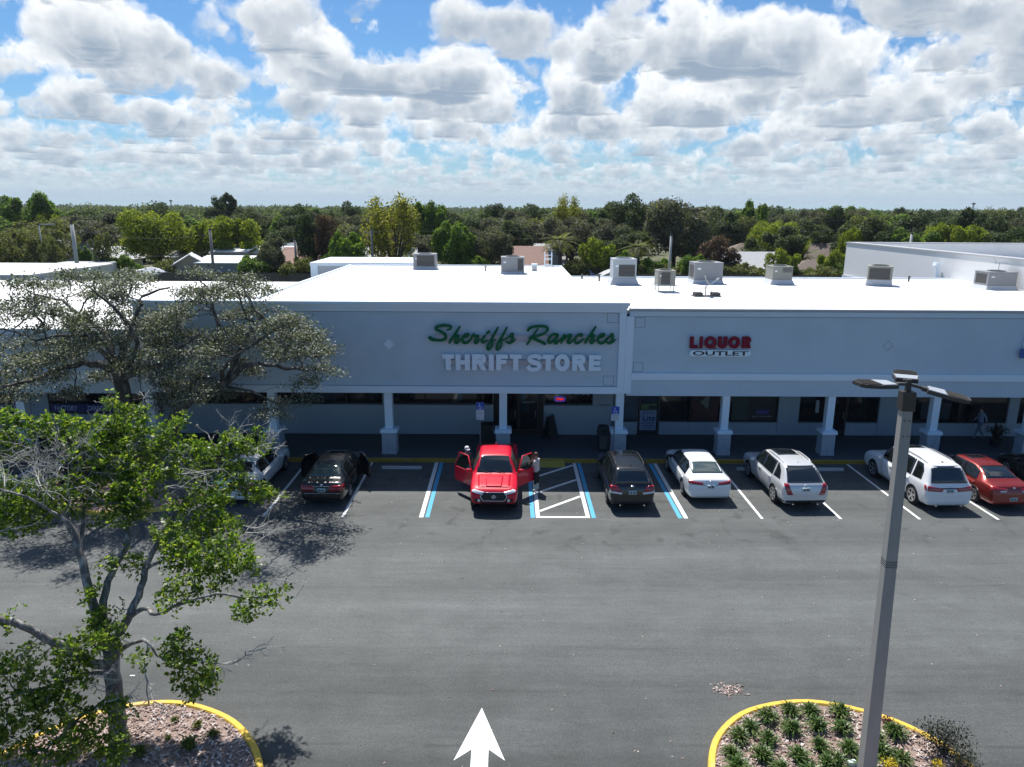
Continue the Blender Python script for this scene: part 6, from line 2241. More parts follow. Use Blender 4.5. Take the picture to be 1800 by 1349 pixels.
    for px, py, Y, dx, dy, n_, l in ((70, 870, 13.5, -.5, .8, 5, .85), (95, 850, 13.8, .1, 1, 5, .8), (45, 850, 13.2, -.8, .5, 4, .8), (125, 860, 13.8, .7, .8, 5, .8), (150, 850, 13.9, 1, .45, 4, .8), (20, 865, 12.9, -1, .2, 3, .7), (240, 830, 14.3, 1, .3, 3, .6), (320, 850, 14.1, 1, .35, 4, .6),
                                     (400, 800, 14.9, .6, .8, 4, .5), (450, 790, 15.1, 1, .5, 4, .5), (420, 930, 13.6, 1, .1, 3, .5), (470, 1010, 12.4, 1, .15, 3, .55), (395, 1168, 11.4, 1, .0, 3, .4), (262, 1200, 11.5, .2, -1, 3, .4), (140, 1190, 11.8, .3, -.9, 3, .5), (200, 730, 15.1, .1, 1, 3, .35), (180, 1230, 11.6, 1, -.2, 3, .5)):
        c = w((px, py, Y))
        for _ in range(n_):
            co, j, d_ = KB.find(c + r.normal(0, .28, 3))
            u = np.array((dx, .25, dy)) + r.normal(0, .38, 3)
            twig(np.array(co), u, l * r.uniform(.7, 1.15), .012, 2)
    tw.build('bare_twigs', m_twig, T)
    # rosettes of leaves round the twig ends inside the clumps
    LP = np.array(leafpts)
    C, D, N_ = [], [], []
    from mathutils.kdtree import KDTree
    kd = KDTree(len(LP))
    for i, p in enumerate(LP):
        kd.insert(p, i)
    kd.balance()
    spots = list(LP)
    for i in range(len(nodes), len(P)):
        co, j, d = kd.find(P[i])
        if d < .24 and r.random() < .8:
            spots.append(P[i])
    for p in spots:
        for rep in range(3):
            q = p + r.normal(0, .085, 3)
            ax = r.normal(0, .6, 3) + np.array((0, 0, .8))
            ax /= np.linalg.norm(ax)
            for k in range(r.integers(5, 9)):
                u = r.normal(0, 1, 3)
                u -= ax * (u @ ax) * .75
                u = u / np.linalg.norm(u) + ax * .35
                C.append(q + u * .012)
                D.append(u)
                N_.append(ax + r.normal(0, .35, 3))
    C, D, N_ = np.array(C), np.array(D), np.array(N_)
    Ln = r.uniform(.055, .115, len(C))
    leaves_mesh('crown', C, D, N_, Ln, Ln * r.uniform(.42, .58, len(C)), m_leafnear, T, .12)
    return len(C), len(P)


def mid_oak(label, trunk, limbs, blobs, seed, base):
    T = thing('oak_tree', label, 'tree', base, world=True)
    nodes, par, fixed = [np.array((base[0], base[1], 0.0))], [-1], {0: .38}

    def limb(pts, r0, r1, start):
        q = catmull([nodes[start]] + [np.array(W(p[0], p[1], Y=p[2])) for p in pts], 3)
        ids = [start]
        for k, p in enumerate(q[1:], 1):
            nodes.append(np.array(p) + rng.normal(0, .03, 3))
            par.append(ids[-1])
            fixed[len(nodes) - 1] = r0 + (r1 - r0) * k / (len(q) - 1)
            ids.append(len(nodes) - 1)
        return ids
    t = limb(trunk, .34, .25, 0)
    made = [t]
    for pts, r0, r1, (li, k) in limbs:
        made.append(limb(pts, r0, r1, made[li][min(k, len(made[li]) - 1)]))
    r = np.random.default_rng(seed)
    att = []
    for px, py, Y, rx, ry in blobs:
        c = np.array(W(px, py, Y=Y))
        k = (c - np.array(CAMP)) @ np.array(FWD) / FPX
        for _ in range(max(5, int(rx * ry / 20))):
            u = r.normal(0, .46, 3)
            p = c + np.array((u[0] * rx * k, u[1] * rx * k, u[2] * ry * k * .75))
            if p[2] < 6.95 and p[1] > 29.0:
                p[1] = 29.0 - r.uniform(0, 1.2)
            att.append(p)
    P, pr = colonize(nodes, par, att, .20, 4.0, .26, 70, .28, seed)
    skeleton_mesh('trunk', P, pr, .012, 2.2, m_barkoak, T, .04, 1.0, .40, fixed)
    C, D, N_ = [], [], []
    A = np.array(att)
    tips = [P[i] for i in range(len(nodes), len(P)) if i not in set(pr)]
    spots = np.array(list(A) + tips)
    for p in spots:
        n = r.integers(22, 36)
        q = p + r.normal(0, 1, (n, 3)) * np.array((.17, .17, .085))
        u = r.normal(0, 1, (n, 3)) + np.array((0, 0, .1))
        C.append(q)
        D.append(u)
        N_.append(r.normal(0, .55, (n, 3)) + np.array((0, 0, 1)))
    C, D, N_ = np.concatenate(C), np.concatenate(D), np.concatenate(N_)
    Ln = r.uniform(.055, .115, len(C))
    leaves_mesh('crown', C, D, N_, Ln, Ln * r.uniform(.5, .75, len(C)), m_leafoak, T, .1)
    return len(C), len(P)


def spread(cx0, cx1, top, bot, Y0, Y1, n, seed, rx=(20, 38), ry=(9, 16), dome=True):
    r = np.random.default_rng(seed)
    out = []
    while len(out) < n:
        x = r.uniform(cx0, cx1)
        u = (x - (cx0 + cx1) / 2) / ((cx1 - cx0) / 2)
        t = top + (bot - top) * .42 * abs(u) ** 2.4 if dome else top
        b = bot - (bot - top) * .16 * (1 - abs(u))
        v = r.random() ** 1.05
        y = t + (b - t) * v
        out.append((x, y, r.uniform(Y0, Y1), r.uniform(*rx), r.uniform(*ry)))
    return out


n1 = near_tree()
oakA = mid_oak('big grey-green oak whose low spreading limbs hide the left wing', [(214, 760, 27.2), (216, 700, 27.0), (208, 655, 26.8)],
               [([(175, 640, 26.6), (130, 640, 26.3), (90, 655, 26.0), (50, 672, 25.6), (0, 680, 25.2)], .17, .04, (0, 9)),
                ([(195, 620, 26.9), (188, 590, 27.3), (150, 560, 27.8), (110, 530, 28.2), (70, 520, 28.5)], .17, .03, (0, 9)),
                ([(215, 620, 26.6), (228, 590, 26.4), (245, 545, 26.4), (250, 520, 26.6), (300, 505, 26.8)], .16, .03, (0, 9)),
                ([(250, 650, 26.4), (280, 640, 26.0), (310, 615, 25.6), (350, 590, 25.2)], .13, .03, (0, 8)),
                ([(200, 640, 26.0), (160, 600, 25.2), (120, 590, 24.6), (60, 600, 24.2)], .13, .03, (0, 9)),
                ([(225, 640, 26.0), (240, 600, 25.0), (200, 540, 24.4), (160, 510, 24.2)], .13, .03, (0, 9)),
                ([(180, 600, 27.2), (120, 560, 28.6), (60, 545, 29.4)], .09, .02, (0, 9))],
               spread(-50, 325, 470, 700, 23.6, 28.9, 74, 5) + [(20, 700, 25.2, 34, 14), (120, 690, 25.6, 30, 14), (60, 640, 25, 34, 14), (-30, 620, 26, 30, 16), (180, 500, 29.6, 34, 12), (90, 500, 29.8, 34, 12), (240, 485, 29.4, 30, 12)], 31, (-15.75, 27.3, .1))
oakB = mid_oak('second grey-green oak leaning toward the thrift store sign over the white sedan', [(300, 775, 27.0), (308, 735, 26.8), (325, 705, 26.6)],
               [([(360, 685, 26.4), (400, 670, 26.2), (430, 645, 26.0), (470, 640, 25.8), (520, 650, 25.4), (570, 650, 25.0)], .17, .03, (0, 9)),
                ([(345, 660, 26.8), (365, 625, 27.2), (385, 580, 27.6), (370, 530, 27.9), (360, 500, 28.2)], .15, .03, (0, 9)),
                ([(315, 670, 26.4), (300, 630, 26.2), (290, 590, 26.2)], .11, .03, (0, 8)),
                ([(420, 620, 26.4), (440, 580, 26.8), (470, 545, 27.2)], .09, .02, (1, 6)),
                ([(400, 640, 25.4), (450, 600, 24.8), (500, 570, 24.6)], .10, .02, (1, 5)),
                ([(440, 690, 25.6), (480, 705, 25.2), (500, 720, 25.0)], .06, .015, (1, 5))],
               spread(262, 575, 478, 735, 23.6, 28.8, 62, 9) + [(560, 650, 25, 26, 13), (590, 655, 24.8, 12, 10), (480, 725, 25, 28, 14), (540, 590, 25.5, 26, 16), (420, 520, 27.5, 30, 14), (500, 620, 25, 30, 16), (350, 480, 28.4, 26, 10), (400, 500, 28.0, 26, 12)], 37, (-13.3, 26.9, .1))
print('leaves', n1, oakA, oakB)

# ------------------------------------------------------------------ tufts and shrubs in the planted islands
m_blade = leaf_mat('blades_green', [(0.030, 0.075, 0.014), (0.055, 0.115, 0.022), (0.10, 0.16, 0.04), (0.22, 0.25, 0.11)], .30, .4)
m_bladey = leaf_mat('blades_yellow_green', [(0.06, 0.09, 0.012), (0.11, 0.14, 0.02), (0.18, 0.19, 0.04)], .30, .45)
m_shrub = leaf_mat('shrub_dark', [(0.012, 0.016, 0.010), (0.022, 0.030, 0.014), (0.045, 0.05, 0.025)], .2, .5)
m_yflower = leaf_mat('petals_yellow', [(0.55, 0.42, 0.01), (0.75, 0.60, 0.02)], .2, .6)
m_redleaf = leaf_mat('leaves_red', [(0.05, 0.012, 0.014), (0.12, 0.02, 0.02)], .3, .5)


def tuft_mesh(seed, m, nb=110, R0=.34, h=.26, w=.016):
    r = np.random.default_rng(seed)
    mb = MB()
    for k in range(nb):
        a, o = r.uniform(0, 2 * math.pi), r.uniform(.2, 1)
        reach, hh = R0 * o * r.uniform(.7, 1.1), h * (1.15 - .6 * o) * r.uniform(.7, 1.1)
        dx, dy = math.cos(a), math.sin(a)
        b = (r.normal(0, .03), r.normal(0, .03))
        pts = [(0, 0), (reach * .45, hh * .85), (reach * .8, hh * .95), (reach, hh * .55)]
        v = []
        for (q, z), ww in zip(pts, (w, w, w * .75, w * .1)):
            for s in (-1, 1):
                v.append((b[0] + dx * q - dy * ww * s / 2 * 1.6, b[1] + dy * q + dx * ww * s / 2 * 1.6, z))
        mb.add(v, [(0, 1, 3, 2), (2, 3, 5, 4), (4, 5, 7, 6)])
    me = mb.build('tuft', m).data
    bpy.data.objects.remove(bpy.data.objects['tuft'])
    return me


tufts = [tuft_mesh(i, m_blade) for i in (1, 2, 3)]
tuftsy = [tuft_mesh(i, m_bladey, 70, .20, .20) for i in (4, 5)]
TUFT_G = 'grassy tufts planted in rows on the lamp post island'
spots = [(1318, 1280), (1349, 1263), (1389, 1252), (1425, 1251), (1477, 1256), (1300, 1298), (1352, 1303), (1391, 1285), (1437, 1280), (1480, 1284), (1286, 1328), (1339, 1332), (1403, 1332), (1441, 1314), (1490, 1320), (1470, 1342),
         (1540, 1300), (1572, 1290), (1550, 1325), (1585, 1338), (1455, 1345), (1300, 1352), (1370, 1356), (1425, 1362), (1525, 1350)]
for i, (px, py) in enumerate(spots):
    p = W(px, py + 4, z=.1)
    o = link('grass_tuft', tufts[i % 3])
    o.location = (p.x, p.y, .1)
    o.rotation_euler = (0, 0, i * 1.7)
    k = .95 + .2 * ((i * 37) % 10) / 10
    o.scale = (k, k, k)
    tag(o, 'arching green grassy tuft growing in the bark of the lamp post island', 'plant', TUFT_G)
for i, (px, py) in enumerate(((308, 1265), (348, 1274), (374, 1292), (334, 1312), (296, 1297), (246, 1325))):
    p = W(px, py + 3, z=.1)
    o = link('weed_tuft', tuftsy[i % 2])
    o.location = (p.x, p.y, .1)
    o.rotation_euler = (0, 0, i * 2.1)
    k = (.55, .7, .8, 1.25, .5, 1.1)[i]
    o.scale = (k, k, k)
    tag(o, 'small yellow-green weed tuft sprouting in the bark under the near tree', 'plant', 'weed tufts in the tree island')


def bush(name, label, cat, loc, rx, ry, rz, n, m, ls, seed, stems=14, stemm=None):
    t = thing(name, label, cat, loc)
    r = np.random.default_rng(seed)
    u = r.normal(0, 1, (n, 3))
    u /= np.linalg.norm(u, axis=1, keepdims=True)
    q = u * (r.random(n) ** .4)[:, None] * np.array((rx, ry, rz)) + np.array((0, 0, rz))
    k = max(3, n // 60)
    cen = q[r.integers(0, n, k)]
    q = cen[r.integers(0, k, n)] * .55 + q * .45 + r.normal(0, .03, (n, 3))
    q[:, 2] = np.maximum(q[:, 2], .02)
    Ln = r.uniform(ls * .7, ls * 1.3, n)
    leaves_mesh('foliage', q, r.normal(0, 1, (n, 3)) + u * .5, r.normal(0, .6, (n, 3)) + np.array((0, 0, 1)), Ln, Ln * .5, m, t)
    mb = MB()
    for i in range(stems):
        e = q[r.integers(0, n)]
        mb.tube([(0, 0, 0), tuple(e * .5 + np.array((0, 0, .05))), tuple(e)], [.012, .008, .003], 4)
    mb.build('stems', stemm or m_barkoak, t)
    return t


p = W(1640, 1335, z=.1)
bush('shrub', 'dark straggly shrub spilling over the yellow kerb beside the lamp post', 'shrub', (p.x + .25, p.y + .15, .1), .72, .5, .42, 1500, m_shrub, .05, 3, 26)
p = W(1700, 1372, z=.1)
bush('shrub', 'dark shrub at the very edge of the frame, past the straggly one', 'shrub', (p.x - .1, p.y, .1), .45, .4, .36, 800, m_shrub, .05, 4, 16)
p = W(1562, 1352, z=.1)
bush('flowering_plant', 'clump of bright yellow flowers at the foot of the lamp post', 'plant', (p.x, p.y, .1), .22, .18, .12, 330, m_yflower, .035, 5, 8)
p = W(1640, 1352, z=.1)
bush('flowering_plant', 'smaller yellow flowers among the dark shrub leaves', 'plant', (p.x, p.y - .05, .1), .14, .12, .12, 160, m_yflower, .035, 6, 6)
p = W(1562, 1278, z=.1)
bush('shrub', 'little red-leaved plant behind the lamp post by the yellow kerb', 'plant', (p.x, p.y, .1), .16, .14, .12, 220, m_redleaf, .05, 7, 6)
t = thing('potted_plant', 'dark spiky plant in a pot on the walkway past the walking person', 'plant', (22.15, 30.95, .15))
MB().lathe([(.16, 0), (.22, .05), (.26, .34), (.28, .36), (.24, .36), (.22, .30)], (0, 0, 0), 'z', 18).build('pot', m_bin, t)
o = link('leaves', tuft_mesh(9, m_shrub, 46, .75, .85, .045), t)
o.location = (0, 0, .30)
p = W(1497, 1347, z=.1)
tag(MB().box(-.09, .09, -.05, .05, 0, .10).frustum(-.09, .09, -.05, .05, .10, .12, .01).build('junction_box', m_signw), 'small white junction box half buried beside the lamp post base', 'junction box').location = (p.x, p.y, .1)
p = W(233, 1189, z=0)
tag(MB().box(-.055, .055, -.02, .02, 0, .012).build('paper_scrap', m_swhite), 'scrap of white paper lying on the asphalt behind the near tree', 'litter').location = (p.x, p.y, .006)
# ------------------------------------------------------------------ the neighbourhood beyond: trees, palms, houses, fences, poles
def shade_set(name, a, b, c, d, tr=.25):
    k = 1.8 if name.endswith(('bright', 'yellow')) else 1.9
    return leaf_mat(name, [tuple(v * k for v in q) for q in (a, b, c, d)], tr + .12, .65, .25)


LM = {
    'dark': shade_set('far_leaves_dark', (0.010, 0.020, 0.007), (0.020, 0.036, 0.011), (0.034, 0.052, 0.018), (0.07, 0.085, 0.035)),
    'grey': shade_set('far_leaves_grey', (0.018, 0.024, 0.013), (0.034, 0.042, 0.023), (0.060, 0.066, 0.042), (0.12, 0.12, 0.085)),
    'green': shade_set('far_leaves_green', (0.018, 0.042, 0.008), (0.038, 0.075, 0.012), (0.064, 0.11, 0.018), (0.11, 0.16, 0.03), .35),
    'bright': shade_set('far_leaves_bright', (0.040, 0.062, 0.006), (0.080, 0.112, 0.010), (0.125, 0.155, 0.016), (0.19, 0.21, 0.03), .35),
    'yellow': shade_set('far_leaves_yellow', (0.045, 0.056, 0.010), (0.085, 0.095, 0.016), (0.13, 0.135, 0.025), (0.22, 0.21, 0.05), .4),
    'olive': shade_set('far_leaves_olive', (0.028, 0.036, 0.010), (0.052, 0.062, 0.018), (0.085, 0.095, 0.032), (0.13, 0.14, 0.06), .3),
    'wood': shade_set('far_leaves_wood', (0.016, 0.027, 0.010), (0.028, 0.044, 0.015), (0.040, 0.058, 0.022), (0.065, 0.082, 0.035), .35),
    'red': shade_set('far_leaves_red', (0.022, 0.016, 0.012), (0.042, 0.028, 0.020), (0.07, 0.044, 0.032), (0.11, 0.07, 0.05), .2),
}


def crown_arrays(seed, n, blobs, zsq, top=.5, leafsize=.4, gap=.0, up=.35, airy=0.0):
    """leaf faces on the outsides of many small clumps that make up a crown of radius 1, height zsq, base at 0"""
    r = np.random.default_rng(seed)
    cen, rad = [], []
    for i in range(blobs):
        u = r.normal(0, 1, 3)
        u /= np.linalg.norm(u)
        q = u * r.uniform(.42, .86)
        q[2] = q[2] * .5 + .5
        cen.append((q[0], q[1], q[2]))
        rad.append(r.uniform(.17, .36) * (1 - .25 * q[2]))
    cen, rad = np.array(cen), np.array(rad)
    b = r.integers(0, blobs, n)
    u = r.normal(0, 1, (n, 3))
    u[:, 2] += up
    u /= np.linalg.norm(u, axis=1, keepdims=True)
    k = r.uniform(.55, 1.06, n) ** (.6 + airy)
    p = cen[b] + u * (rad[b] * k)[:, None] * np.array((1, 1, .8))
    p += r.normal(0, .012, p.shape)
    p[:, 2] *= zsq
    nrm = u + r.normal(0, .45, u.shape) + np.array((0, 0, .35))
    d = r.normal(0, 1, u.shape) + np.array((0, 0, -.2))
    L = leafsize * r.uniform(.55, 1.35, n)
    return p, d, nrm, L


def tree_kind(name, label, mkey, seed, R_, Hc, Ht, n, blobs, ls, airy=0.0, multi=False, wig=.2):
    """a prototype tree: trunk with limbs and a crown, foot at the origin"""
    t = thing(name, label, 'tree')
    n = int(n * 2.3)
    p, d, nrm, L = crown_arrays(seed, n, blobs, 1.0, leafsize=ls * .66, airy=airy)
    p = p * np.array((R_, R_, Hc)) + np.array((0, 0, Ht - Hc))
    leaves_mesh('crown', p, d, nrm, L, L * .75, LM[mkey], t)
    r = np.random.default_rng(seed + 50)
    mb = MB()
    hb = Ht - Hc
    mb.tube([(0, 0, 0), (r.normal(0, wig * .4), r.normal(0, wig * .4), hb * .6), (r.normal(0, wig), r.normal(0, wig), hb + Hc * .45)], [.30, .24, .10], 8)
    for k in range(9 if airy == 0 else 14):
        e = p[r.integers(0, n)]
        z0 = hb * r.uniform(.5, 1.1)
        mb.tube([(0, 0, z0), tuple(np.array((e[0] * .5, e[1] * .5, (z0 + e[2]) / 2 + .2))), tuple(e)], [.13, .08, .03], 5)
    mb.build('trunk', m_barkfar, t, smooth=True)
    return t


def palm_kind(label, seed, Ht, nf=34, fl=1.9, m='olive', droop=1.0):
    t = thing('palm_tree', label, 'palm tree')
    r = np.random.default_rng(seed)
    mb = MB()
    mb.tube([(0, 0, 0), (.1, 0, Ht * .5), (.05, .1, Ht)], [.22, .17, .16], 8)
    mb.build('trunk', m_barkfar, t, smooth=True)
    C, D, N_, L = [], [], [], []
    for k in range(nf):
        a = 2 * math.pi * k / nf * 2.4
        el = r.uniform(-.65, 1.15)
        base = np.array((.05, .1, Ht))
        d0 = np.array((math.cos(a) * math.cos(el), math.sin(a) * math.cos(el), math.sin(el)))
        pos = base + d0 * .15
        dd = d0.copy()
        for s in range(9):
            dd[2] -= .09 * droop
            dd /= np.linalg.norm(dd)
            pos = pos + dd * fl / 9
            side = np.cross(dd, (0, 0, 1))
            side /= np.linalg.norm(side) + 1e-6
            for sg in (-1, 1):
                for q in range(2):
                    C.append(pos + dd * q * fl / 18)
                    D.append(dd * .8 + side * sg * 1.0 + np.array((0, 0, -.25)))
                    N_.append(np.cross(side, dd) + r.normal(0, .2, 3))
                    L.append(fl * .28 * (1 - .06 * s))
    L = np.array(L)
    leaves_mesh('crown', np.array(C), np.array(D), np.array(N_), L, L * .16, LM[m], t)
    return t


proto = {
    'dark': tree_kind('oak_tree', None, 'dark', 1, 4.6, 6.2, 8.6, 9000, 34, .42),
    'dark2': tree_kind('oak_tree', None, 'dark', 2, 4.0, 7.2, 9.2, 8200, 30, .40),
    'grey': tree_kind('oak_tree', None, 'grey', 3, 5.2, 6.4, 8.6, 10500, 40, .38, .15),
    'grey2': tree_kind('oak_tree', None, 'grey', 4, 4.4, 6.0, 8.2, 8600, 30, .38, .2),
    'green': tree_kind('broadleaf_tree', None, 'green', 5, 3.8, 6.4, 8.4, 8200, 30, .42),
    'green2': tree_kind('broadleaf_tree', None, 'green', 6, 3.2, 5.0, 6.6, 6400, 22, .40),
    'bright': tree_kind('broadleaf_tree', None, 'bright', 7, 4.6, 6.0, 7.6, 10500, 42, .34),
    'bright2': tree_kind('broadleaf_tree', None, 'bright', 8, 3.6, 4.8, 6.6, 7400, 26, .34),
    'yellow': tree_kind('broadleaf_tree', None, 'yellow', 9, 3.6, 8.0, 9.6, 3600, 46, .36, .55, wig=.3),
    'olive': tree_kind('broadleaf_tree', None, 'olive', 10, 4.0, 5.6, 7.4, 7000, 30, .36, .3),
    'sparse': tree_kind('young_tree', None, 'olive', 11, 2.2, 3.4, 5.0, 1500, 18, .30, .5),
    'red': tree_kind('broadleaf_tree', None, 'red', 12, 3.0, 4.4, 5.8, 5200, 24, .34, .2),
    'bushy': tree_kind('bushy_tree', None, 'green', 13, 2.6, 3.0, 3.6, 4600, 22, .32),
    'bushyb': tree_kind('bushy_tree', None, 'bright', 14, 2.6, 3.0, 3.5, 4600, 22, .32),
    'scrub': tree_kind('bushy_tree', None, 'olive', 15, 2.4, 2.2, 2.6, 3000, 20, .28, .3),
    'pine': tree_kind('pine_tree', None, 'dark', 16, 2.3, 3.6, 9.6, 2600, 16, .36, .2),
    'palm': palm_kind(None, 17, 5.0, 40, 1.8, 'olive', 1.1),
    'palm2': palm_kind(None, 18, 3.2, 30, 2.3, 'bright', .7),
}
PH = {'dark': 8.6, 'dark2': 9.2, 'grey': 8.6, 'grey2': 8.2, 'green': 8.4, 'green2': 6.6, 'bright': 7.6, 'bright2': 6.6, 'yellow': 9.6, 'olive': 7.4, 'sparse': 5.0, 'red': 5.8, 'bushy': 3.6, 'bushyb': 3.5, 'scrub': 2.6, 'pine': 9.6, 'palm': 6.4, 'palm2': 4.6}
PR = {'dark': 4.6, 'dark2': 4.0, 'grey': 5.2, 'grey2': 4.4, 'green': 3.8, 'green2': 3.2, 'bright': 4.6, 'bright2': 3.6, 'yellow': 3.6, 'olive': 4.0, 'sparse': 2.2, 'red': 3.0, 'bushy': 2.6, 'bushyb': 2.6, 'scrub': 2.4, 'pine': 2.3, 'palm': 1.8, 'palm2': 2.2}
used = set()
ROT = random.Random(5)


def plant(kind, x, y, h, r, label, group=None):
    p = proto[kind]
    o = p if kind not in used else copy_tree(p)
    used.add(kind)
    o.location = (x, y, 0)
    o.rotation_euler = (0, 0, ROT.uniform(0, 6.28))
    o.scale = (r / PR[kind], r / PR[kind], h / PH[kind])
    o['label'] = label
    if group:
        o['group'] = group
    return o


# the trees one can tell apart, each at the place the photo shows it: (kind, px centre, py top, half width px, distance, label)
named = [
    ('green', 42, 330, 52, 150, 'tall full green tree standing highest above the houses beyond the left wing'),
    ('bright2', 80, 372, 30, 148, 'yellow-green tree leaning against the tallest tree beyond the left wing'),
    ('olive', 18, 398, 56, 104, 'olive feathery tree beside the blue tarpaulin'),
    ('sparse', 84, 415, 24, 99, 'thin young tree with a see-through crown next to the blue tarpaulin'),
    ('sparse', 176, 407, 24, 101, 'thin young tree in front of the long grey-roofed house'),
    ('bushy', 143, 432, 14, 108, 'small dark round tree at the gable of the long grey-roofed house'),
    ('bright', 268, 366, 68, 114, 'largest bright yellow-green tree, left of the utility pole among the sheds'),
    ('bright2', 405, 380, 58, 118, 'broad bright yellow-green tree over the white shed roofs'),
    ('bright2', 352, 392, 26, 117, 'narrow yellow-green tree between the two broad bright ones'),
    ('pine', 396, 340, 22, 185, 'dark pointed tree that stands alone above the horizon line'),
    ('dark', 445, 376, 36, 150, 'dark oak behind the broad bright tree over the shed roofs'),
    ('green', 506, 374, 36, 150, 'fresh green tree behind the grey gabled house'),
    ('dark2', 545, 378, 34, 108, 'dark dense tree beside the pink-roofed house'),
    ('red', 572, 385, 28, 107, 'bare reddish-brown tree beside the dark dense one'),
    ('bushy', 612, 408, 42, 101, 'low green tree against the white stock room wall'),
    ('grey2', 478, 420, 30, 103, 'grey-green scrubby tree in front of the flat shed roofs'),
    ('scrub', 520, 452, 34, 100, 'scrubby bush along the fence left of the white stock room'),
    ('yellow', 690, 338, 62, 104, 'tall sparse yellowing tree with bare twigs above its crown'),
    ('green', 757, 346, 36, 126, 'tall green tree with bare upper twigs behind the yellowing tree'),
    ('green', 800, 382, 48, 103, 'dense dark green tree between the two thrift roof air conditioners'),
    ('grey', 858, 398, 52, 105, 'twiggy grey oak left of the pink-roofed house'),
    ('grey2', 905, 372, 44, 165, 'grey rounded oak behind the pink-roofed house'),
    ('dark', 940, 366, 46, 175, 'dark oak far behind the tall palm'),
    ('palm', 985, 402, 36, 104, 'tall palm tree with a shaggy head right of the pink-roofed house'),
    ('yellow', 998, 340, 32, 150, 'yellow-green tree rising above the grey oaks near the tall palm'),
    ('dark2', 1060, 358, 48, 140, 'dark oak right of the yellow-green treetop'),
    ('dark', 1110, 352, 52, 136, 'dark oak with a gappy crown left of the big grey oak'),
    ('grey2', 1075, 388, 46, 120, 'grey oak above the bright green bush tree'),
    ('bushyb', 1050, 422, 36, 103, 'bright green bush tree left of the second palm'),
    ('palm', 1124, 416, 34, 103, 'stout palm tree between the bush tree and the bare pole'),
    ('grey', 1190, 348, 84, 118, 'biggest grey-green oak, behind the bare pole above the roof units'),
    ('bushy', 1085, 440, 30, 102, 'low dark green tree beside the stout palm'),
    ('red', 1265, 420, 42, 105, 'reddish-brown tree right of the biggest oak'),
    ('green', 1330, 345, 28, 150, 'tall pale-topped tree rising behind the yellow-green one'),
    ('olive', 1300, 376, 40, 140, 'dull green tree left of the tall pale-topped tree'),
    ('bright', 1366, 386, 54, 118, 'rounded yellow-green tree between the two brown-roofed houses'),
    ('bushyb', 1378, 440, 34, 102, 'bright round bush behind the flared beige roof unit'),
    ('palm2', 1413, 430, 24, 110, 'low feather palm by the garage door'),
    ('bushyb', 1463, 442, 26, 102, 'bright green bush against the big white store'),
    ('scrub', 1350, 462, 44, 100, 'grey scrub along the fence under the bright round bush'),
    ('scrub', 1440, 466, 44, 100, 'grey scrub along the fence by the big white store'),
    ('dark2', 1478, 366, 40, 135, 'dark grey-green tree above the corner of the big white store'),
    ('grey2', 1420, 385, 40, 140, 'grey oak behind the low feather palm'),
    ('olive', 1530, 372, 48, 122, 'yellowish green tree over the top edge of the big white store'),
    ('bright2', 1500, 400, 28, 112, 'bright small tree touching the corner of the big white store'),
    ('green', 1600, 396, 50, 116, 'green tree behind the roof of the big white store'),
    ('bright2', 1665, 392, 40, 116, 'yellow-green tree behind the roof of the big white store'),
    ('bright2', 1715, 396, 34, 118, 'second yellow-green tree behind the store roof, by the bare tall trunk'),
    ('pine', 1706, 366, 24, 125, 'thin tall tree with a bare trunk behind the big white store'),
    ('dark', 1760, 384, 50, 130, 'dark tree at the frame edge behind the big white store'),
    ('dark2', 1590, 366, 26, 240, 'flat-topped dark tree on the horizon above the big white store'),
    ('dark', 1616, 372, 14, 240, 'small round dark treetop on the horizon above the big white store'),
    ('dark2', 1790, 366, 30, 220, 'dark treetop on the horizon at the frame edge'),
    ('grey', 640, 372, 48, 150, 'grey oak behind the low green tree and the stock room'),
    ('dark', 130, 376, 50, 160, 'dark oak behind the long grey-roofed house'),
    ('grey2', 190, 382, 48, 165, 'grey oak between the long house and the largest bright tree'),
    ('dark', 230, 385, 40, 158, 'dark rounded oak just left of the largest bright tree'),
]
for kind, px, top, hw, Y, lab in named:
    p = W(px, top, Y=Y)
    k = (p - CAMP).dot(FWD) / FPX
    plant(kind, p.x, Y, max(p.z, 1.5), max(hw * k, 1.2), lab)
# the wood between and behind: filler trees
FG = 'trees of the wood behind the houses'
rr = np.random.default_rng(77)
kinds = ['dark', 'grey', 'green', 'dark2', 'grey2', 'olive', 'dark', 'grey']
LABS = {'dark': 'dark rounded oak in the wood behind the houses', 'grey': 'dull grey-green oak in the wood behind the houses', 'green': 'mid-green full tree in the wood behind the houses', 'olive': 'olive loose-crowned tree in the wood behind the houses',
        'dark2': 'tall dark oak in the wood behind the houses', 'grey2': 'smaller grey oak in the wood behind the houses'}
for row, (Y, n, top) in enumerate(((121, 13, 400), (138, 19, 383), (157, 22, 375), (186, 24, 370), (228, 26, 367))):
    for i in range(n):
        px = -40 + 1900 * (i + rr.uniform(.1, .9)) / n
        kind = kinds[rr.integers(0, len(kinds))]
        yy = Y + rr.uniform(-9, 9)
        p = W(px, top + rr.uniform(-11, 10), Y=yy)
        plant(kind, p.x, yy, p.z, rr.uniform(4.6, 7.2), LABS[kind], FG + ' - ' + kind.rstrip('2') + (' tall' if kind == 'dark2' else ' small' if kind == 'grey2' else ''))

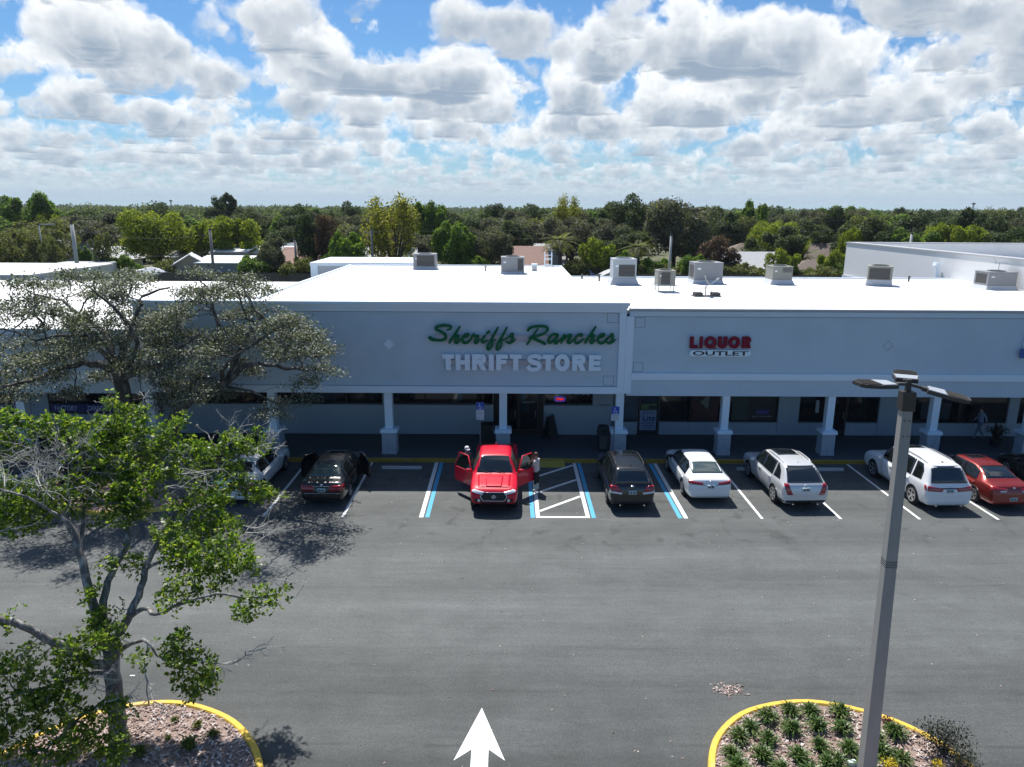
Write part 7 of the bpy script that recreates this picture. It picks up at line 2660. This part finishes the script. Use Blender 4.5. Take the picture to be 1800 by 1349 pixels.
# undergrowth along the back fence
UG = 'undergrowth along the back fence'
for i, (px, kind) in enumerate(((20, 'scrub'), (215, 'bushy'), (300, 'scrub'), (455, 'bushy'), (470, 'scrub'), (545, 'scrub'), (585, 'bushy'), (640, 'scrub'), (735, 'bushy'), (770, 'scrub'), (830, 'bushy'), (880, 'scrub'), (1010, 'scrub'), (1150, 'bushy'), (1170, 'scrub'), (1215, 'bushy'), (1250, 'scrub'),
                                (1105, 'scrub'), (1310, 'scrub'), (1400, 'scrub'), (1485, 'bushy'))):
    yy = 100.5 + rr.uniform(0, 2.5)
    p = W(px, 470, Y=yy)
    plant(kind, p.x, yy, (3.4 if kind == 'bushy' else 2.7) + rr.uniform(0, 1.2), rr.uniform(2.2, 3.4), 'dark green bushy undergrowth tree pressed against the back fence' if kind == 'bushy' else 'low olive scrub tangled along the back fence', UG + (' dark' if kind == 'bushy' else ' olive'))
for k_, p_ in proto.items():        # kinds that found no place
    if k_ not in used:
        for c_ in list(p_.children):
            bpy.data.objects.remove(c_)
        bpy.data.objects.remove(p_)

# the far woodland: one mass
Cs, Ds, Ns, Ls = [], [], [], []
r = np.random.default_rng(99)
for Y0, Y1, nt, per, ls in ((250, 330, 330, 170, .75), (330, 480, 420, 130, 1.05), (480, 800, 560, 90, 1.7), (800, 1500, 560, 60, 3.2), (1500, 3000, 420, 40, 6.5)):
    for k in range(nt):
        y = r.uniform(Y0, Y1)
        x = r.uniform(-.86, .86) * y
        hgt = 9.2 + r.normal(0, 1.15) + (r.random() < .06) * 1.5 + (y - 250) * .0012
        rad = r.uniform(3.5, 8.0) * (1 + y / 1500)
        u = r.normal(0, 1, (per, 3))
        u[:, 2] = np.abs(u[:, 2]) + .15
        u /= np.linalg.norm(u, axis=1, keepdims=True)
        q = u * np.array((rad, rad, hgt * .62)) * (1 - np.abs(r.normal(0, .13, (per, 1)))) + np.array((x, y, hgt * .38))
        Cs.append(q)
        Ds.append(r.normal(0, 1, (per, 3)))
        Ns.append(u + r.normal(0, .35, (per, 3)))
        Ls.append(ls * r.uniform(.7, 1.5, per))
L_ = np.concatenate(Ls)
o = leaves_mesh('woodland', np.concatenate(Cs), np.concatenate(Ds), np.concatenate(Ns), L_, L_ * .8, LM['wood'], None)
tag(o, 'unbroken dark wood that runs out to the horizon', 'wood', kind='stuff')

# ------------------------------------------------------------------ houses
WALLS = {'white': mat('house_wall_white', (0.55, 0.56, 0.56), 0.9), 'grey': mat('house_wall_grey', (0.30, 0.32, 0.34), 0.9), 'tan': mat('house_wall_tan', (0.36, 0.31, 0.25), 0.9), 'blue': mat('house_wall_blue', (0.16, 0.21, 0.27), 0.9)}
ROOFS = {'grey': mat('shingles_grey', (0.22, 0.225, 0.23), 0.9, var=0.2, vs=.8), 'brown': mat('shingles_brown', (0.15, 0.12, 0.10), 0.9, var=0.2, vs=.8), 'pink': mat('shingles_pink', (0.30, 0.19, 0.155), 0.9, var=0.15, vs=.8), 'pale': mat('shingles_pale', (0.42, 0.43, 0.44), 0.85, var=0.15, vs=.8),
         'tin': mat('roof_sheet_white', (0.72, 0.74, 0.76), 0.5, var=0.08), 'bluegrey': mat('shingles_blue_grey', (0.20, 0.23, 0.27), 0.85, var=.15, vs=.8)}
m_hwin = mat('house_window_dark', (0.015, 0.018, 0.02), 0.15, spec=.6)
m_garage = mat('garage_door_white', (0.55, 0.60, 0.66), 0.7)


def house(name, label, x, y, w, d, hw, rh, wall, roof, kind='gable', rz=0.0, nwin=2, garage=False, chimney=False, cat='house'):
    t = thing(name, label, cat, (x, y, 0), rz)
    b = MB()
    if kind == 'gable':      # ridge along x
        b.prism([(-w / 2, -d / 2, 0), (-w / 2, d / 2, 0), (-w / 2, d / 2, hw), (-w / 2, 0, hw + rh), (-w / 2, -d / 2, hw)], (w, 0, 0))
    elif kind == 'front':    # ridge along y
        b.prism([(-w / 2, -d / 2, 0), (w / 2, -d / 2, 0), (w / 2, -d / 2, hw), (0, -d / 2, hw + rh), (-w / 2, -d / 2, hw)], (0, d, 0))
    else:
        b.box(-w / 2, w / 2, -d / 2, d / 2, 0, hw)
    b.build('wall', WALLS[wall], t, fixn=True)
    e, th = .45, .14
    rm = MB()
    if kind == 'gable':
        k = rh / (d / 2)
        for s in (1, -1):
            rm.prism([(-w / 2 - e, s * (d / 2 + e), hw - k * e + .02), (-w / 2 - e, 0, hw + rh + .02), (-w / 2 - e, 0, hw + rh + th + .02), (-w / 2 - e, s * (d / 2 + e), hw - k * e + th + .02)], (w + 2 * e, 0, 0))
    elif kind == 'front':
        k = rh / (w / 2)
        for s in (1, -1):
            rm.prism([(s * (w / 2 + e), -d / 2 - e, hw - k * e + .02), (0, -d / 2 - e, hw + rh + .02), (0, -d / 2 - e, hw + rh + th + .02), (s * (w / 2 + e), -d / 2 - e, hw - k * e + th + .02)], (0, d + 2 * e, 0))
    elif kind == 'hip':
        q = min(d, w) / 2 + e
        a, c = w / 2 + e, d / 2 + e
        rx = max(a - q, .01)
        vs = [(-a, -c, hw), (a, -c, hw), (a, c, hw), (-a, c, hw), (-rx, 0, hw + rh), (rx, 0, hw + rh), (-a, -c, hw - .12), (a, -c, hw - .12), (a, c, hw - .12), (-a, c, hw - .12)]
        rm.add(vs, [(0, 1, 5, 4), (1, 2, 5), (2, 3, 4, 5), (3, 0, 4), (6, 7, 1, 0), (7, 8, 2, 1), (8, 9, 3, 2), (9, 6, 0, 3), (9, 8, 7, 6)])
    else:                    # flat or single pitch
        rm.add([(-w / 2 - e, -d / 2 - e, hw), (w / 2 + e, -d / 2 - e, hw), (w / 2 + e, d / 2 + e, hw + rh), (-w / 2 - e, d / 2 + e, hw + rh), (-w / 2 - e, -d / 2 - e, hw + .15), (w / 2 + e, -d / 2 - e, hw + .15), (w / 2 + e, d / 2 + e, hw + rh + .15), (-w / 2 - e, d / 2 + e, hw + rh + .15)],
               [(3, 2, 1, 0), (4, 5, 6, 7), (0, 1, 5, 4), (1, 2, 6, 5), (2, 3, 7, 6), (3, 0, 4, 7)])
    ro = rm.build('roof', ROOFS[roof], t, fixn=True)
    if chimney:
        c = MB().box(-.3, .3, -.3, .3, hw, hw + rh + .6).build('chimney', WALLS['white'])
        c.parent = ro
    x0 = -w / 2
    if garage:
        MB().box(w * .08, w * .38, -d / 2 - .05, -d / 2 - .002, 0, 2.1).build('garage_door', m_garage, t)
        pn = MB()
        for i in range(6):
            pn.box(w * .08 + .1 + i * w * .05, w * .08 + .1 + i * w * .05 + w * .03, -d / 2 - .07, -d / 2 - .052, 1.65, 1.95)
        pn.build('garage_door_glazing', m_hwin, t)
    for i in range(nwin):
        cx = x0 + w * (i + .5) / nwin if not garage else x0 + w * .45 * (i + .5) / nwin
        MB().box(cx - .55, cx + .55, -d / 2 - .04, -d / 2 - .002, .95, 2.05).build('window', m_hwin, t)
    return t


def at(px, py, Y):
    return W(px, py, Y=Y)


house('house', 'long low house with a grey hipped roof and white walls beyond the left wing', -73, 124, 15, 9, 2.7, 2.6, 'white', 'grey', 'hip', R(6), 4)
house('house', 'white-walled house wing with a gable facing the shops, in front of the long grey roof', -64.5, 117, 7, 8, 2.4, 1.7, 'white', 'pale', 'front', 0, 2)
house('house', 'small house with a pale hipped roof behind the white shed', -51.5, 122, 8, 7, 2.6, 2.0, 'white', 'pale', 'hip', R(-10), 2)
house('shed', 'garden shed with a bright white sheet roof beside the utility pole', -45.5, 104, 5.2, 5, 2.4, 1.6, 'tan', 'tin', 'front', R(20), 0, cat='shed')
house('shed', 'low open shed with a white sheet roof and a green tank below it', -40.3, 103.5, 6.4, 4, 2.9, .7, 'grey', 'tin', 'flat', 0, 0, cat='shed')
house('shed', 'carport with a white sheet roof under the broad bright tree', -44.0, 117, 5, 5, 3.7, .7, 'grey', 'tin', 'flat', 0, 0, cat='carport')
house('shed', 'long flat white roof beside the carport with the white sheet roof', -37.5, 120, 9, 6, 3.4, .7, 'blue', 'tin', 'flat', 0, 1, cat='carport')
house('house', 'grey-blue gabled house with a slate-grey roof behind the dark dense tree', -43.5, 149, 9, 9, 3.2, 2.0, 'blue', 'bluegrey', 'gable', R(-24), 2)
house('house', 'house with a pale blue-grey roof in the shade of the dark dense tree', -36.5, 127, 10, 8, 2.6, 1.9, 'grey', 'bluegrey', 'gable', R(4), 2)
house('house', 'house with a worn pinkish-brown roof left of the white stock room', -30.5, 114, 9, 8, 2.3, 2.1, 'tan', 'pink', 'gable', R(-12), 2)
house('house', 'house with a grey roof half hidden behind the yellowing tree', -20.5, 112, 12, 9, 2.4, 2.2, 'white', 'pale', 'gable', R(4), 3)
house('house', 'house with a faded pink gabled roof and roof vents beside the tall palm', 2.2, 110, 6.4, 8, 2.6, 2.4, 'tan', 'pink', 'gable', R(0), 2, chimney=False)
house('house', 'grey house behind the pink-roofed one, half hidden by the tall palm', 4.6, 132, 9, 8, 2.7, 1.7, 'grey', 'pale', 'gable', 0, 2)
house('house', 'pale-walled house glimpsed between the palms', 19.5, 138, 8, 7, 3.0, 2.0, 'white', 'grey', 'gable', R(10), 2)
house('house', 'brown-roofed house with an arched front right of the reddish tree', 41.5, 126, 12, 9, 2.6, 2.5, 'tan', 'brown', 'hip', R(4), 3, chimney=True)
house('house', 'low house with a plain grey roof in front of the arched one', 35.0, 109, 9.5, 8, 2.4, 2.0, 'white', 'pale', 'gable', R(3), 1)
house('house', 'brown-roofed house with a white garage door beside the feather palm', 53.5, 124, 14, 9, 2.7, 2.4, 'tan', 'brown', 'gable', R(-2), 2, garage=True)
house('house', 'small house with a brown hipped roof just in front of the garage house', 44.3, 106.5, 6, 5, 2.3, 1.3, 'tan', 'brown', 'hip', 0, 1)
house('house', 'distant house with a bright white roof among the oaks', 62.5, 219, 7, 6, 3.4, 1.4, 'white', 'tin', 'gable', R(14), 1)
house('shed', 'little grey shed with a pale peaked roof right of the blue ramp', 13.9, 98, 3.6, 3.0, 1.7, .8, 'grey', 'pale', 'front', 0, 0, cat='shed')
t = thing('ramp_trailer', 'dark blue trailer with a raised ramp behind the thrift store roof edge', 'trailer', (10.6, 84, 0))
m_tb = mat('trailer_blue', (0.015, 0.04, 0.20), 0.5)
MB().box(-1.2, 1.2, -1.0, 1.0, .5, 1.5).build('bed', m_tb, t)
mb = MB()
for k in range(5):
    mb.box(-1.0 + .35 * k, -.85 + .35 * k, -1.05, 1.05, 1.5, 3.4 - .35 * k)
mb.tube([(-1.2, -1.05, 3.6), (1.2, -1.05, 1.5)], .07, 6).tube([(-1.2, 1.05, 3.6), (1.2, 1.05, 1.5)], .07, 6)
mb.build('ramp', m_tb, t)
for s in (-1, 1):
    MB().lathe([(.4, -.12), (.4, .12)], (s * .7, -1.1, .4), 'y', 14).build('wheel', m_tyre, t)

# caravans, tarpaulin, boat
t = thing('caravan', 'white caravan with a dark red stripe behind the lamp in the back lane', 'caravan', (-57.5, 99, 0), R(4))
MB().box(-3.4, 3.4, -1.2, 1.2, .5, 3.2).build('body', mat('caravan_white', (0.62, 0.64, 0.66), 0.4), t, bevel=.15)
MB().box(-1.2, 3.2, -1.23, -1.203, 1.6, 2.4).build('stripe', mat('caravan_red', (0.22, 0.03, 0.03), 0.5), t)
MB().box(-3.0, -1.6, -1.23, -1.203, 1.7, 2.5).build('window', m_hwin, t)
for s in (-.5, .5):
    MB().lathe([(.36, -.1), (.36, .1)], (s, -1.1, .36), 'y', 14).build('wheel', m_tyre, t)
t = thing('boat', 'white covered boat on a trailer in the yard beside the caravan', 'boat', (-49.0, 99.5, 0), R(8))
MB().add([(-3, 0, 1.9), (-2.2, -.9, 1.8), (2.6, -.95, 1.7), (2.6, .95, 1.7), (-2.2, .9, 1.8), (-2.4, 0, .9), (2.4, -.5, .8), (2.4, .5, .8), (0, 0, 2.6)],
         [(0, 1, 8), (1, 2, 8), (2, 3, 8), (3, 4, 8), (4, 0, 8), (0, 5, 1), (1, 5, 6, 2), (2, 6, 7, 3), (3, 7, 5, 4), (4, 5, 0), (5, 7, 6)]).build('hull_and_cover', mat('boat_white', (0.66, 0.68, 0.70), 0.4), t, fixn=True)
MB().box(-2.5, 2.8, -.5, .5, .45, .6).build('trailer_frame', m_steel, t)
for s in (-.9, .9):
    MB().lathe([(.33, -.1), (.33, .1)], (.6, s, .33), 'y', 14).build('wheel', m_tyre, t)
tag(MB().add([(-2.6, -.6, 0), (2.0, -.6, 0), (2.0, .6, 0), (-2.6, .6, 0), (-2.6, -.3, 2.6), (2.0, -.3, 2.2), (2.0, .4, 2.2), (-2.6, .4, 2.5)], [(3, 2, 1, 0), (4, 5, 6, 7), (0, 1, 5, 4), (1, 2, 6, 5), (2, 3, 7, 6), (3, 0, 4, 7)]).build('tarpaulin', mat('tarpaulin_blue', (0.02, 0.14, 0.62), 0.5)),
    'bright blue tarpaulin over a stack in the yard beyond the left wing', 'tarpaulin').location = (-61.5, 96, 0)
tag(MB().lathe([(1.0, 0), (1.05, .2), (1.05, 1.3), (.9, 1.5)], (0, 0, 0), 'z', 20).build('water_tank', mat('tank_green', (0.03, 0.16, 0.13), 0.5)), 'green round tank under the low open white-roofed shed', 'tank').location = (-38.7, 100.5, 0)


# ------------------------------------------------------------------ fences, poles, wires
m_fence = mat('fence_boards_grey', (0.085, 0.082, 0.080), 0.9, var=0.35, vs=1.2, stretch=(6, 1, .3))


def fence(label, x0, x1, y, h=1.9):
    t = thing('fence', label, 'fence', ((x0 + x1) / 2, y, 0), world=True)
    mb = MB()
    x = x0
    r_ = random.Random(int(x0))
    while x < x1:
        mb.box(x, x + .17, y - .012, y + .012, .05, h + r_.uniform(-.05, .05))
        x += .18
    mb.build('boards', m_fence, t)
    x = x0
    while x <= x1:
        MB().box(x - .06, x + .06, y + .02, y + .14, 0, h + .05).build('post', m_fence, t)
        x += 4.0


fence('weathered board fence beyond the left wing under the bright trees', -62, -30, 98.8)
fence('weathered board fence behind the thrift store roof', -29.8, 8.0, 98.2)
fence('weathered board fence behind the roof units right of the blue trailer', 11.5, 56, 97.5, 2.1)
m_pole = mat('pole_weathered', (0.20, 0.20, 0.20), 0.9, var=.2, vs=2, stretch=(4, 4, .3))
m_conc = mat('pole_concrete', (0.40, 0.41, 0.41), 0.85)


def pole(name, label, px, py, Y, m=m_pole, r0=.15, arm=False, cat='utility pole', lamp=False):
    p = W(px, py, Y=Y)
    t = thing(name, label, cat, (p.x, Y, 0))
    MB().tube([(0, 0, 0), (0, 0, p.z)], [r0 * 1.25, r0], 10).build('shaft', m, t, smooth=True)
    if arm:
        MB().box(-1.0, 1.0, -.06, .06, p.z - .55, p.z - .42).build('crossarm', m_pole, t)
    if lamp:
        MB().tube([(0, 0, p.z), (.4, 0, p.z + .12), (1.4, 0, p.z + .1)], .05, 6).box(1.2, 2.3, -.18, .18, p.z + .04, p.z + .2).build('lamp_arm', m_conc, t)
    MB().lathe([(.14, 0), (.16, .1), (.10, .25)], (0, 0, p.z), 'z', 10).build('cap', m_coil, t)
    return Vector((p.x, Y, p.z))


pa = pole('utility_pole', 'pale concrete pole with a dark cap beyond the left wing', 126, 395, 97, m_conc, .22)
pb = pole('utility_pole', 'grey wooden pole beside the white sheet-roofed shed', 369, 405, 100, m_pole, .17)
pc = pole('utility_pole', 'grey wooden pole in front of the yellowing tree', 653, 402, 100, m_pole, .15, True)
pd = pole('utility_pole', 'bare grey pole standing behind the small tan roof unit', 1180, 415, 92, m_conc, .14)
pe = pole('utility_pole', 'short white pole behind the parapet of the big white store', 1603, 412, 96, m_conc, .16)
pole('street_lamp', 'street lamp with a long arm among the trees beyond the left wing', 68, 396, 106, m_conc, .10, lamp=True, cat='street lamp')
pf = pole('utility_pole', 'dark wooden pole by the pink-roofed house left of the stock room', 518, 422, 101, m_pole, .14)


def wire(label, a, b, sag, r=.018):
    n = 14
    pts = [a.lerp(b, i / n) - Vector((0, 0, sag * 4 * (i / n) * (1 - i / n))) for i in range(n + 1)]
    tag(MB().tube(pts, r, 4).build('power_line', m_coil, smooth=True), label, 'wire')


wire('wire sagging from the concrete pole to the pole by the white sheet-roofed shed', pa - Vector((0, 0, .6)), pb - Vector((0, 0, .5)), .9)
wire('lower wire from the shed pole back toward the concrete pole', pa - Vector((0, 0, 3.0)), pb - Vector((0, 0, 2.8)), .9)
wire('wire from the shed pole to the dark pole by the pink-roofed house', pb - Vector((0, 0, 2.6)), pf - Vector((0, 0, 1.0)), .8)
wire('upper wire crossing behind the thrift store roof to the bare grey pole', pc + Vector((.9, 0, -.4)), Vector((70, 130, 9.6)), .6)
wire('lower wire crossing behind the thrift store roof', pc + Vector((-.9, 0, -1.4)), Vector((70, 130, 8.0)), .7)
for px, py, Y, lab in ((300, 352, 600, 'thin radio mast on the horizon above the largest bright tree'), (1712, 357, 520, 'thin radio mast on the horizon above the big white store')):
    p = W(px, py, Y=Y)
    t = thing('radio_mast', lab, 'mast', (p.x, Y, 0))
    mb = MB()
    for k in range(3):
        a = 2 * math.pi * k / 3
        mb.tube([(.9 * math.cos(a), .9 * math.sin(a), 0), (.35 * math.cos(a), .35 * math.sin(a), p.z)], .13, 4)
    mb.build('lattice', m_coil, t)
    MB().box(-1.1, 1.1, -.2, .2, p.z - 1.2, p.z).build('aerials', m_coil, t)

# ------------------------------------------------------------------ the air
hm = bpy.data.materials.new('haze')
hm.use_nodes = True
hg = NT(hm.node_tree)
pv = hg.n('ShaderNodeVolumePrincipled')
pv.inputs['Color'].default_value = (0.80, 0.88, 1.0, 1)
pv.inputs['Density'].default_value = 0.0001
pv.inputs['Anisotropy'].default_value = 0.0
ho = hg.n('ShaderNodeOutputMaterial')
hg.t.links.new(pv.outputs[0], ho.inputs['Volume'])
hb = MB().box(-3600, 3600, -400, 6200, -1.0, 60.0).build('haze', hm)
hb['kind'] = 'stuff'
# ------------------------------------------------------------------ bring the whole place to life size
for o in list(SC.objects):
    if o.parent is None and o.type != 'CAMERA' and o.type != 'LIGHT':
        o.location = o.location * SCALE
        o.scale = o.scale * SCALE
cam.location = cam.location * SCALE
